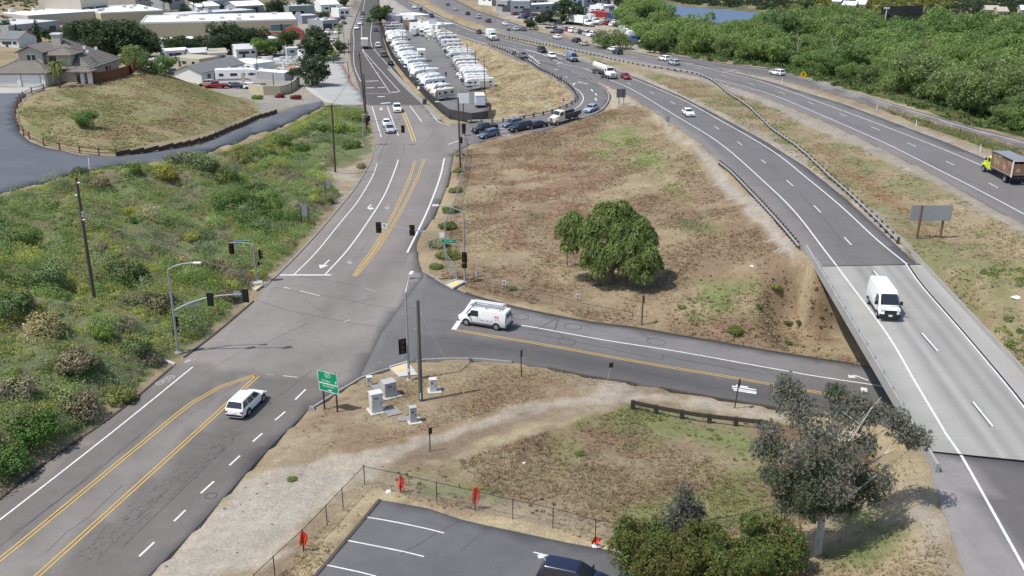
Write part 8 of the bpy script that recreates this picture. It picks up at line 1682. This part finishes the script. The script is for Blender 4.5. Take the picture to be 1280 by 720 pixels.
# buildings
M_TANW = mat('tan_wall', (.45, .40, .275), .9, noise=((.5, .06), (4, .05))); M_WROOF = mat('white_roof', (.80, .80, .79), .7, noise=((.2, .06), (2, .05))); M_GWALL = mat('grey_wall', (.33, .34, .35), .9, noise=((.5, .06),)); M_BEI = mat('beige_wall', (.43, .395, .335), .9, noise=((.5, .06),)); M_WWALL = mat('white_wall', (.72, .72, .70), .8, noise=((.6, .05),)); M_DGWALL = mat('sage_wall', (.26, .30, .27), .9, noise=((.5, .06),)); M_BLUEW = mat('blue_grey_wall', (.25, .28, .325), .8, noise=((.5, .05),)); M_REDR = mat('red_roof', (.38, .09, .06), .7, noise=((.5, .1),)); M_TRIM = mat('trim_white', (.72, .72, .70), .6); M_ROOFG = mat('grey_shingle', (.17, .175, .18), .9, noise=((.6, .1), (5, .2))); M_TANR = mat('tan_roof', (.40, .36, .29), .9, noise=((.5, .1), (3, .1))); M_GREYR = mat('pale_grey_roof', (.52, .52, .51), .8, noise=((.3, .08),)); M_TEAL = mat('teal_glass', (.10, .22, .21), .15, spec=.7)
def window(t, x, z, w, h, y=-.02, m=M_GLASS, frame=M_TRIM, rz=0.0):
    f = MB().box((0, 0, 0), (w + .16, .10, h + .16), frame).obj('window', t); f.location = (x, y, z); f.rotation_euler = (0, 0, rz); MB().box((0, -.055, 0), (w, .03, h), m).obj('pane', f); return f
def building(name, label, L, R, depth, h, wall, roof, wins=(), doors=(), parapet=.5, units=0, gable=None, cat='building', zb=None, eave=.4, seed=0):
    a, b = (P(*L), P(*R)) if zb is None else (atz(*L, zb), atz(*R, zb)); w = (b - a).length; rz = head(a, b); t = thing(name, label, cat, (a.x, a.y, min(a.z, b.z) - .1), rz); r = random.Random(seed + int(L[0]))
    if gable:
        ax, rise = gable
        if ax == 'x': prof = [(0, 0), (depth, 0), (depth, h), (depth / 2, h + rise), (0, h)]; wl = MB().prism(prof, 0, w, wall, 'X')
        else: prof = [(0, 0), (w, 0), (w, h), (w / 2, h + rise), (0, h)]; wl = MB().prism(prof, 0, depth, wall, 'Y')
        wl.obj('wall', t); rf = MB()
        half = (depth if ax == 'x' else w) / 2; sl = rise / half
        for s in (-1, 1):
            e0 = half + s * (half + eave); ze = h - sl * eave
            if ax == 'x': q = [(-eave, e0, ze), (w + eave, e0, ze), (w + eave, half, h + rise), (-eave, half, h + rise)]
            else: q = [(e0, -eave, ze), (e0, depth + eave, ze), (half, depth + eave, h + rise), (half, -eave, h + rise)]
            q = [Vector(p) + Vector((0, 0, .06)) for p in q]; rf.add(q + [p + Vector((0, 0, .14)) for p in q], [(0, 1, 2, 3), (4, 5, 6, 7)] + [(i, (i + 1) % 4, (i + 1) % 4 + 4, i + 4) for i in range(4)], roof)
        rf.obj('roof', t)
    else:
        MB().box((w / 2, depth / 2, h / 2), (w, depth, h), wall).obj('wall', t)
        ro = MB().box((w / 2, depth / 2, h + .06), (w - .3, depth - .3, .12), roof).obj('roof', t)
        if parapet:
            for c, d in (((w / 2, .12, h + parapet / 2 + .005), (w, .24, parapet)), ((w / 2, depth - .12, h + parapet / 2 + .005), (w, .24, parapet)), ((.12, depth / 2, h + parapet / 2 + .005), (.24, depth - .5, parapet)), ((w - .12, depth / 2, h + parapet / 2 + .005), (.24, depth - .5, parapet))): MB().box(c, d, roof if wall is M_TANW else wall).obj('parapet', t)
        for k in range(units):
            x, y = r.uniform(.08, .92) * w, r.uniform(.2, .9) * depth; MB().box((x, y, h + .6), (r.uniform(1.2, 2.4), r.uniform(1, 1.8), 1.0), M_GREYR).obj('roof_unit', ro)
    for x, z, ww, hh in wins: window(t, x * w, z, ww, hh)
    for x, ww, hh in doors: MB().box((x * w, -.03, hh / 2 + .1), (ww, .10, hh), M_DKGR).obj('door', t)
    return t
t = building('warehouse', 'long tan warehouse with a bright white roof behind the dark trees', (178, 50), (372, 47), 34, 6.8, M_TANW, M_WROOF, [(.93, 4.2, 4.6, 2.4), (.985 - .12, 4.2, 4.6, 2.4)], [(.74, 5, 3.2), (.05, 5, 3.2)], .6, 9)
for o in t.children:
    if o.name.startswith('window'):
        for c in o.children: c.data.materials[0] = M_TEAL
w_ = 60
b = P(366, 50); t2 = thing('entrance_canopy', 'red roofed entrance canopy with arched front at the warehouse end', 'canopy', b, .1); MB().prism([(-4, 0), (4, 0), (4, 2.6), (2.6, 4.4), (0, 5.2), (-2.6, 4.4), (-4, 2.6)], 0, 3, mat('red_wall', (.36, .10, .08), .8, noise=((1, .1),)), 'Y').obj('arched_wall', t2); MB().box((-9, 1.5, 2.9), (12, 3.2, .4), mat('red_wall', (.36, .10, .08), .8)).obj('canopy_roof', t2); MB().prism([(-2.2, .1), (2.2, .1), (2.2, 2.4), (0, 3.4), (-2.2, 2.4)], -.06, .02, M_DKGR, 'Y').obj('door_opening', t2)
for x in (-14, -10, -6): MB().box((x, .3, 1.4), (.3, .3, 2.7), M_TRIM).obj('column', t2)
building('warehouse', 'tan warehouse with white roof and blank wall beside the oaks', (128, 34), (206, 33), 40, 6.5, M_TANW, M_WROOF, [], [(.8, 4, 3.5)], .5, 6)
building('warehouse', 'low grey shed with pale metal roof behind the cypresses', (12, 44), (76, 41), 26, 4.6, M_GWALL, M_GREYR, [(.2, 2.5, 2, 1.2), (.4, 2.5, 2, 1.2), (.6, 2.5, 2, 1.2)], [(.85, 3, 3)], .25, 3)
building('warehouse', 'wide white roofed hall behind the low grey shed', (36, 31), (130, 28), 45, 4.6, M_BEI, M_WROOF, [], [], .4, 8)
building('storage_building', 'beige block with dark bay doors at the foot of the hill', (103, 20.5), (137, 18.5), 22, 8, M_BEI, M_TANR, [], [(.25, 7, 4.2), (.72, 7, 4.2)], .5, 2)
building('storage_building', 'plain pale block beside the small green tree', (171, 17), (190, 16), 20, 10, M_BEI, M_GREYR, [(.3, 6, 2, 2), (.7, 6, 2, 2)], [], .5, 1)
building('storage_building', 'taller grey block partly behind the pale one', (213, 12), (232, 11), 20, 9, M_GWALL, M_GREYR, [(.5, 5, 3, 1.5)], [], .5, 1)
building('storage_building', 'long low grey shed behind the pines', (216, 25), (320, 22), 14, 3.6, M_GWALL, M_GREYR, [(.15, 2, 2, 1), (.35, 2, 2, 1), (.6, 2, 2, 1)], [(.8, 4, 2.8)], .2, 4)
building('storage_building', 'long pale shed furthest behind the pines', (258, 13), (322, 11), 22, 5, M_GWALL, M_WROOF, [], [(.3, 4, 3), (.6, 4, 3)], .3, 4)
building('storage_building', 'white roofed shed between two pines', (248, 17), (275, 16), 12, 3.6, M_WWALL, M_WROOF, [(.5, 2, 1.6, 1)], [], 0, 1, gable=('x', 1.6))
building('storage_building', 'white roofed shed beside the darker pine', (296, 17), (330, 15), 14, 3.6, M_GWALL, M_WROOF, [(.4, 2, 1.6, 1)], [(.7, 3, 2.6)], 0, gable=('x', 1.8))
building('shop_building', 'flat sage green building at the end of the warehouse street', (362, 25), (394, 23.5), 22, 6.0, M_DGWALL, M_GREYR, [(.2, 3.4, 2, 1.4), (.5, 3.4, 2, 1.4)], [(.8, 3, 2.8)], .5, 4)
building('shop_building', 'white roofed workshop near the top of the street', (402, 16), (424, 14), 18, 4, M_WWALL, M_WROOF, [(.3, 2.2, 2, 1)], [(.7, 4, 3)], 0, gable=('x', 2.4))
building('shop_building', 'pale workshop beside the street with open bays', (404, 40), (424, 38), 12, 4.5, M_GWALL, M_GREYR, [(.8, 2.5, 2, 1.2)], [(.3, 4, 3.2)], .3, 2)
building('shop_building', 'small white office beside the street further up', (424, 22), (438, 21), 10, 4, M_WWALL, M_GREYR, [(.3, 2.4, 1.6, 1.2), (.7, 2.4, 1.6, 1.2)], [], .3, 1)
building('shop_building', 'grey sided shed next to the street trees', (378, 30), (398, 29), 10, 3.6, M_BLUEW, M_GREYR, [(.5, 2, 2, 1)], [(.8, 2.6, 2.4)], .2, 1)
# single storey homes of the trailer park
building('white_house', 'white single storey building with grey gabled roof below the knoll', (253, 105), (306, 92), 8.5, 3.0, M_WWALL, M_ROOFG, [(.16, 1.8, 1.6, 1.1), (.38, 1.8, .9, 1.1), (.62, 1.8, 2.6, 1.1), (.80, 1.8, 1.6, 1.1)], [(.30, 1.0, 2.1)], 0, 0, gable=('x', 1.7), cat='house', zb=.8)
for i, (L, R, d, h, wl, rf, lab, g) in enumerate([((212, 82), (250, 86), 9, 2.8, M_TANW, M_TANR, 'tan roofed mobile home with a long dark side wall', None), ((208, 74), (240, 73), 8, 2.8, M_WWALL, M_WROOF, 'white mobile home with a pink roof edge by the green trees', None), ((240, 77), (262, 76), 8, 2.8, M_GWALL, M_GREYR, 'grey roofed mobile home beside the crossarm pole', ('x', 1.0)), ((262, 78), (284, 77), 8, 2.8, M_WWALL, M_TANR, 'brown roofed mobile home behind the white house', ('x', 1.0)), ((284, 88), (318, 92), 8, 2.8, M_WWALL, M_WROOF, 'white flat roofed mobile home above the long camper', None), ((296, 72), (322, 71), 8, 2.8, M_WWALL, M_GREYR, 'pale mobile home under the warehouse trees', ('x', 1.2)), ((205, 60), (246, 59), 9, 3.0, M_GWALL, M_WROOF, 'white roofed mobile home below the long tan wall', None), ((318, 60), (350, 58), 9, 3.0, M_WWALL, M_WROOF, 'white awning building in front of the red entrance', None), ((1, 58), (24, 60), 10, 3.0, M_WWALL, M_ROOFG, 'grey roofed white house partly hidden by the hill edge', ('x', 2.0))]):
    building('mobile_home' if i < 8 else 'small_house', lab, L, R, d, h, wl, rf, [(.2, 1.7, 1.2, .9), (.5, 1.7, 1.6, .9), (.8, 1.7, 1.2, .9)], [(.35, .9, 2.0)], .15, 0, g, cat='house', seed=i)
# pallet yard by the street
rr = random.Random(5); t_m = [M_WWALL, M_GREYR, mat('pallet_wood', (.42, .37, .28), .9, noise=((2, .15),))]
for k in range(52):
    q = P(326 + (k % 11) * 4.6 + rr.uniform(-1, 1), 77 + (k // 11) * 4.2 + rr.uniform(-.8, .8)); hh = rr.uniform(.8, 1.7); m = rr.choice(t_m)
    o = bpy.data.objects.new('pallet_stack', None); link(o); o.location = q; o.rotation_euler = (0, 0, rr.uniform(-.2, .2)); tag(o, 'pale wrapped stack on a pallet in the street side yard', 'pallet stack', 'stacks in the pallet yard')
    MB().box((0, 0, .12), (1.5, 1.3, .16), t_m[2]).obj('pallet', o); MB().box((0, 0, .22 + hh / 2), (1.4, 1.2, hh), m, taper=(.92, .92)).obj('load', o)
building('yard_office', 'pale blue container office at the back of the pallet yard', (359, 71), (381, 70), 5, 2.8, mat('pale_blue_wall', (.48, .54, .60), .7), M_GREYR, [(.3, 1.8, 1.6, .8)], [(.7, .9, 2)], .1, 0); building('yard_office', 'white container office beside the pale blue one', (382, 74), (394, 73), 5, 2.8, M_WWALL, M_GREYR, [(.4, 1.8, 1.6, .8)], [], .1, 0)
building('yard_shed', 'small shed with red striped roof beside the corner tree', (363, 95), (376, 94), 4, 2.2, M_BEI, mat('red_striped_roof', (.42, .16, .11), .7, noise=((2, .3, (6, .1, 1)),)), [], [(.5, 1, 1.8)], 0, 0)
building('yard_shed', 'low white canopy roof along the pallet yard edge', (320, 98), (356, 101), 4, 2.2, M_GWALL, M_WROOF, [], [], 0, 0)
pts = smooth(WP([(312, 116), (330, 119), (350, 119), (364, 114), (374, 106)]), 2.0); t = thing('curved_wall', 'tan curved retaining wall below the pallet yard', 'wall', pts[0]); r = []
for i, p in enumerate(pts):
    d = pts[min(i + 1, len(pts) - 1)] - pts[max(i - 1, 0)]; s = Vector((-d.y, d.x, 0)).normalized(); p = p - pts[0]; r.append([p - s * .2 + Vector((0, 0, -.3)), p + s * .2 + Vector((0, 0, -.3)), p + s * .2 + Vector((0, 0, 2.2)), p - s * .2 + Vector((0, 0, 2.2))])
MB().loft(r, M_TANW).obj('wall_body', t); MB().loft([[v + Vector((0, 0, .0 if k < 2 else 0)) for k, v in enumerate((q[3] + Vector((0, 0, .003)), q[2] + Vector((0, 0, .003)), q[2] + Vector((0, 0, .12)), q[3] + Vector((0, 0, .12))))] for q in r], M_BEI).obj('coping', t)
for i, (q, c, w, lab) in enumerate([((350, 122), (.15, .02, .05), 14, 'magenta flowering bush below the curved wall'), ((370, 124), (.11, .025, .03), 16, 'dark red flowering bush beside the lower driveway'), ((352, 118), (.36, .28, .05), 12, 'yellow flowering bush above the magenta one'), ((322, 124), (.10, .16, .04), 16, 'round green bush left of the magenta one')]): put_bush(q[0], q[1], w, c, lab, 80 + i, .8)
# across the freeway
for L, R, d, h, wl, rf, lab, g in [((638, 18), (662, 19), 14, 6, M_BLUEW, M_GREYR, 'blue grey shed with tall doors at the truck yard edge', None), ((645, 10), (684, 9), 20, 5, M_GWALL, M_WROOF, 'white roofed shed behind the blue grey one', None), ((660, 15), (700, 14), 10, 3.5, M_BLUEW, M_WROOF, 'long pale awning before the white roofed shed', None), ((700, 10), (730, 8), 20, 6, M_WWALL, M_GREYR, 'white hall behind the tallest yard tree', None), ((730, 9), (748, 8), 14, 5, M_BLUEW, M_GREYR, 'dark blue shed beside the red roofed one', None), ((744, 7.5), (764, 6.5), 14, 5, M_BEI, M_REDR, 'red roofed shed at the end of the car lot', ('x', 1.4)), ((754, 15), (768, 14), 8, 3, M_WWALL, M_WROOF, 'white canopy in front of the red roofed shed', None), ((620, 14), (634, 15), 8, 5, M_GWALL, M_GREYR, 'grey shed with a mast near the far carriageway', None), ((684, 30), (700, 31), 6, 3, M_BEI, M_TANR, 'small tan shed beside the lower yard trees', None), ((598, 6), (622, 8), 14, 5, M_WWALL, M_WROOF, 'white works building before the far carriageway bend', None)]:
    building('yard_building', lab, L, R, d, h, wl, rf, [(.3, h * .6, 2, 1), (.6, h * .6, 2, 1)], [(.82, 3, min(3, h * .7))], .2, 2, g)
for k in range(7): q = P(747 + 5 * k, 21 + .6 * k); o = bpy.data.objects.new('shipping_container', None); link(o); o.location = q; tag(o, 'red shipping container in the row of the car yard' if k < 4 else 'blue shipping container in the row of the car yard', 'container', 'containers of the car yard'); m_ = mat('container_red', (.38, .06, .05), .6) if k < 4 else mat('container_blue', (.05, .10, .28), .6); MB().box((0, 0, 1.3), (6, 2.4, 2.6), m_).obj('shell', o); MB().box((0, -1.22, 1.3), (5.6, .04, 2.3), m_).obj('side_panel', o)
# lot office and boxes
building('lot_office', 'white flat roofed office with awning at the far end of the trailer lot', (512, 40), (547, 39), 9, 3.4, M_WWALL, M_WROOF, [(.2, 2, 1.6, 1), (.5, 2, 1.6, 1)], [(.75, 1, 2.1)], .5, 2); building('lot_shed', 'brown box shed beside the white lot office', (504, 38), (513, 38), 5, 4.2, mat('brown_wall', (.20, .16, .12), .9), M_TANR, [], [(.5, 1, 2)], .1, 0); building('lot_shed', 'blue grey canopy shed near the tall lot tree', (482, 30), (500, 29), 8, 3.6, M_BLUEW, M_GREYR, [], [], .2, 0); building('lot_shed', 'white shed by the freeway slope beyond the office', (500, 28), (518, 27), 8, 4, M_WWALL, M_WROOF, [(.5, 2.2, 1.2, .8)], [], .1, 0)
# beyond the river
for q, w, d, lab in (((1040, 9), 14, 8, 'white roofed far house left of the dark tree'), ((1052, 14), 16, 8, 'white roofed far house with a pale yard'), ((1068, 13), 12, 8, 'white roofed far house on the dirt lane'), ((1232, 21), 16, 8, 'pale roofed far house behind the olive trees'), ((1247, 23), 12, 8, 'tan roofed far house behind the olive trees'), ((1276, 21), 14, 8, 'white roofed far house at the picture edge'), ((1168, 46), 10, 6, 'pale roof showing between trees by the yard'), ((1182, 48), 10, 6, 'low pale roof beside the tall grey tree')):
    building('far_house', lab, q, (q[0] + w, q[1]), d, 3.2, M_BEI, M_WROOF if 'white' in lab else M_TANR, [(.3, 1.8, 1.4, 1), (.7, 1.8, 1.4, 1)], [], 0, gable=('x', 1.6), cat='house')
p = [P(*q) for q in ((1254, 52), (1276, 53), (1270, 40), (1264, 26), (1256, 26), (1258, 40))]; MB().add([v + Vector((0, 0, .25)) for v in p] + [v - Vector((0, 0, .3)) for v in p], [tuple(range(6))] + [(i, (i + 1) % 6, (i + 1) % 6 + 6, i + 6) for i in range(6)], M_CONC).obj('far_yard_paving')['kind'] = 'structure'
p = [P(*q) for q in ((1118, 31), (1138, 31), (1138, 25.5), (1118, 25.5))]; MB().add([v + Vector((0, 0, .25)) for v in p] + [v - Vector((0, 0, .3)) for v in p], [tuple(range(4))] + [(i, (i + 1) % 4, (i + 1) % 4 + 4, i + 4) for i in range(4)], mat('sports_turf', (.10, .22, .07), .9)).obj('sports_turf')['kind'] = 'structure'
fence('sports_fence', 'tall dark fence behind the sports turf beyond the river', [(1100, 25), (1125, 24), (1152, 23)], 6.0, M_SCREEN, M_DARKP, 9.0)
lot([(1266, 49), (1271, 50)], 30, 'on the pale yard beyond the wood', 'cars on the pale yard beyond the wood', ('pickup', 'suv'))
b = P(1104, 46); t = thing('light_mast', 'tall pale light mast rising out of the wood', 'light mast', b); MB().tube([(0, 0, 0), (0, 0, 11)], .14, M_SIGNW, 6).obj('mast', t); MB().box((0, 0, 11), (2.2, .4, .5), M_SIGNW).obj('lamp_bar', t)

# the house on the knoll
ZH = 12.0; bx0 = atz(-8, 108, ZH); HX = lambda px, py=107.5: atz(px, py, ZH).x
xg0, xg1, yg = HX(-6), HX(62), bx0.y; M_STUC = mat('stucco', (.47, .43, .37), .9, noise=((.7, .05), (8, .05))); M_TILE = mat('roof_tile', (.185, .165, .145), .85, noise=((.6, .12), (3, .2), (12, .2)))
t = thing('house', 'large beige house with grey hipped tile roof on the knoll', 'house', (0, 0, ZH - .15)); house = t
def hip(x0, x1, y0, y1, ze, zr, ov, nm='roof', m=M_TILE, ridge_x=True):
    x0 -= ov; x1 += ov; y0 -= ov; y1 += ov; w, d = x1 - x0, y1 - y0
    if ridge_x: k = min(d / 2, w / 2 * .98); r0, r1 = Vector((x0 + k, (y0 + y1) / 2, zr)), Vector((x1 - k, (y0 + y1) / 2, zr))
    else: k = min(w / 2, d / 2 * .98); r0, r1 = Vector(((x0 + x1) / 2, y0 + k, zr)), Vector(((x0 + x1) / 2, y1 - k, zr))
    c = [Vector((x0, y0, ze)), Vector((x1, y0, ze)), Vector((x1, y1, ze)), Vector((x0, y1, ze))]
    f = [(0, 1, 5, 4), (1, 2, 5), (2, 3, 4, 5), (3, 0, 4)] if ridge_x else [(0, 1, 4), (1, 2, 5, 4), (2, 3, 5), (3, 0, 4, 5)]
    o = MB().add(c + [r0, r1] + [p - Vector((0, 0, .22)) for p in c], f + [(i, 6 + i, 6 + (i + 1) % 4, (i + 1) % 4) for i in range(4)] + [(9, 8, 7, 6)], m).obj(nm, t)
    # tile courses: real shallow steps running round each slope, plus ridge caps
    mb = MB(); cs = [(0, 1), (1, 2), (2, 3), (3, 0)]; rid = {0: (r0, r1), 1: (r1, r1), 2: (r1, r0), 3: (r0, r0)} if ridge_x else {0: (r0, r0), 1: (r0, r1), 2: (r1, r1), 3: (r1, r0)}
    for e, (i, j) in enumerate(cs):
        a, b = c[i], c[j]; ra, rb = rid[e]; n = max(3, int(((a + b) / 2 - (ra + rb) / 2).length / .55))
        for k in range(1, n):
            u = k / n; p, q = a.lerp(ra, u), b.lerp(rb, u); nn = (b - a).cross(ra - a).normalized() * .05
            if nn.z < 0: nn = -nn
            p2, q2 = a.lerp(ra, u + .12 / n), b.lerp(rb, u + .12 / n); mb.add([p + nn, q + nn, q2 + nn * .2, p2 + nn * .2, p - nn * .3, q - nn * .3], [(0, 1, 2, 3), (0, 1, 5, 4)], m)
    q = mb.obj('tile_course', o); q['kind'] = 'stuff'
    cap = MB()
    for a, b in ((c[0], r0), (c[1], r1 if ridge_x else r0), (c[2], r1), (c[3], r0 if ridge_x else r1), (r0, r1)): cap.tube([a, b], .12, m, 6)
    cap.obj('ridge_cap', o); return o
yw = yg
MB().box(((xg0 + xg1) / 2, yw + 3.5, 1.4), (xg1 - xg0, 7, 2.8), M_STUC).obj('garage_wing', t); gr = hip(xg0, xg1, yw, yw + 7, 2.75, 4.5, .5)
gw = (xg1 - xg0)
for x in (xg0 + gw * .27, xg0 + gw * .70):
    d = MB().box((x, yw - .03, 1.2), (gw * .34, .10, 2.25), M_TRIM).obj('garage_door', t)
    for k in range(3): MB().box((x, yw - .085, .62 + .55 * k), (gw * .33, .02, .03), M_GREYR).obj('door_groove', d)
for x in (xg0 + gw * .485, xg0 + gw * .93): MB().box((x, yw - .1, 1.2), (gw * .07, .25, 2.4), M_TRIM).obj('pilaster', t)
xm0, xm1 = HX(8, 104) , HX(108, 105) ; ym0, ym1 = yw + 5.0, yw + 20
MB().box(((xm0 + xm1) / 2, (ym0 + ym1) / 2, 1.5), (xm1 - xm0, ym1 - ym0, 3.0), M_STUC).obj('main_wall', t); hip(xm0, xm1, ym0, ym1, 2.95, 8.0, .7, ridge_x=False)
xu0, xu1 = HX(18), HX(48); MB().prism([(xu0, 2.5), (xu1, 2.5), (xu1, 6.0), ((xu0 + xu1) / 2, 7.0), (xu0, 6.0)], yw + 4.0, yw + 11, M_STUC, 'Y').obj('upper_wall', t)
for s in (0, 1):
    xa, xb = (xu0 - .5, (xu0 + xu1) / 2) if s == 0 else (xu1 + .5, (xu0 + xu1) / 2); q = [Vector((xa, yw + 3.5, 5.85)), Vector((xa, yw + 12, 5.85)), Vector((xb, yw + 12, 7.15)), Vector((xb, yw + 3.5, 7.15))]; MB().add(q + [p + Vector((0, 0, .2)) for p in q], [(0, 1, 2, 3), (4, 5, 6, 7)] + [(i, (i + 1) % 4, (i + 1) % 4 + 4, i + 4) for i in range(4)], M_TILE).obj('gable_roof', t)
xv0, xv1 = HX(49), HX(80); MB().box(((xv0 + xv1) / 2, yw + 7.5, 3.9), (xv1 - xv0, 5, 3.2), M_STUC).obj('upper_wall', t); hip(xv0, xv1, yw + 5, yw + 10, 5.5, 6.6, .6)
for x, y, z, w, h in ((HX(31), yw + 3.98, 4.9, .75, 1.3), (HX(37), yw + 3.98, 4.9, .75, 1.3), (HX(55), yw + 4.98, 4.6, .7, 1.2), (HX(60), yw + 4.98, 4.6, .7, 1.2), (HX(94), ym0 - .02, 1.6, .8, 1.9), (HX(102), ym0 - .02, 1.6, .9, 1.9), (HX(88), ym0 - .02, 1.2, 1.1, 2.2)): window(t, x, z, w, h, y)
for y, w in ((ym0 + 2.0, 1.2), (ym0 + 8.5, 1.4), (ym0 + 10.2, .7)): window(t, xm1 + .02, 1.6, w, 1.3, y, rz=pi / 2)
for x in (HX(97), HX(106)): MB().box((x, ym0 - 1.6, 1.35), (.7, .7, 2.7), M_TRIM).obj('porch_column', t)
hip(HX(82), HX(108), ym0 - 2.2, ym0 + .5, 2.6, 3.3, .4)
MB().box((HX(60, 104), ym0 + 6, 7.0), (1.7, 1.3, 3.4), M_STUC).obj('chimney', t); MB().box((HX(60, 104), ym0 + 6, 8.8), (2.0, 1.6, .3), M_TRIM).obj('chimney_cap', t)
for x, y, z in ((HX(86), ym0 + 5, 6.3), (HX(92), ym0 + 4, 5.6), (HX(98), ym0 + 6, 6.0)): MB().box((x, y, z), (.5, .5, .5), M_TRIM).obj('roof_vent', t)
# curved red board fence
M_REDW = mat('red_stained_boards', (.165, .070, .038), .85, noise=((2, .15), (8, .25)))
pts = smooth(WP([(117, 104), (135, 101), (150, 97.5), (163, 93), (171, 86), (174, 79), (172, 73)]), .45); t = thing('board_fence', 'curved reddish brown board fence beside the house', 'fence', pts[0]); bm_ = MB().box((0, 0, .9), (.42, .05, 2.0), M_REDW).mesh('board')
for i, (a, b) in enumerate(zip(pts, pts[1:])): q = link(bpy.data.objects.new('board', bm_), t); q.location = a - pts[0] + Vector((0, 0, (i % 3) * .02)); q.rotation_euler = (0, 0, head(a, b))
for z in (.5, 1.5): MB().tube([p - pts[0] + Vector((.05, .08, z)) for p in pts[::3]], .05, M_REDW, 4).obj('rail', t)
MB().tube([p - pts[0] + Vector((0, 0, 1.94)) for p in pts[::2]], .06, M_REDW, 4).obj('top_cap', t)
# rail fence round the knoll and the timber wall by the driveway
pts = [Vector((p.x, p.y, Zs(p.x, p.y))) for p in smooth(WP([(146, 195), (124, 194.5), (100, 192), (75, 187), (55, 182), (37, 174), (24, 162), (19.5, 148), (21, 135), (29, 123), (40, 117), (55, 113), (75, 110)]), 2.6)]; t = thing('rail_fence', 'brown post and rail fence curving round the dry knoll', 'fence', pts[0]); pm = MB().box((0, 0, .5), (.16, .16, 1.4), M_POSTW).mesh('post')
for p in pts: q = link(bpy.data.objects.new('post', pm), t); q.location = p - pts[0]
for a, b in zip(pts, pts[1:]):
    for z in (.45, .95): MB().tube([a - pts[0] + Vector((0, 0, z)), b - pts[0] + Vector((0, 0, z))], .055, M_POSTW, 4).obj('rail', t)
pts = [Vector((p.x, p.y, Zs(p.x, p.y))) for p in smooth(WP([(146, 194.5), (180, 191), (217, 185), (250, 178), (290, 162), (320, 149), (346, 141)]), 2.4)]; t = thing('timber_wall', 'dark timber retaining wall along the upper edge of the driveway', 'wall', pts[0]); M_TW = mat('dark_retaining_timber', (.085, .062, .048), .95, noise=((3, .2), (12, .25)))
for i, (a, b) in enumerate(zip(pts, pts[1:])):
    for k in range(2):
        c = (a + b) / 2 - pts[0] + Vector((0, 0, .18 + .36 * k)); d = b - a; MB().box(c + Vector((0, .02 * (k % 2), 0)), (d.length - .03, .22, .34), M_TW, rz=atan2(d.y, d.x)).obj('plank', t)
    if i % 2 == 0: MB().box(a - pts[0] + Vector((0, -.12, .42)), (.16, .16, .95), M_TW).obj('post', t)
# entry bits below the driveway
lump('bank_post', 'white marker post at the driveway edge above the bank', 'post', (112, 212), (.15, .15, 1.6), M_SIGNW, 0, .9)
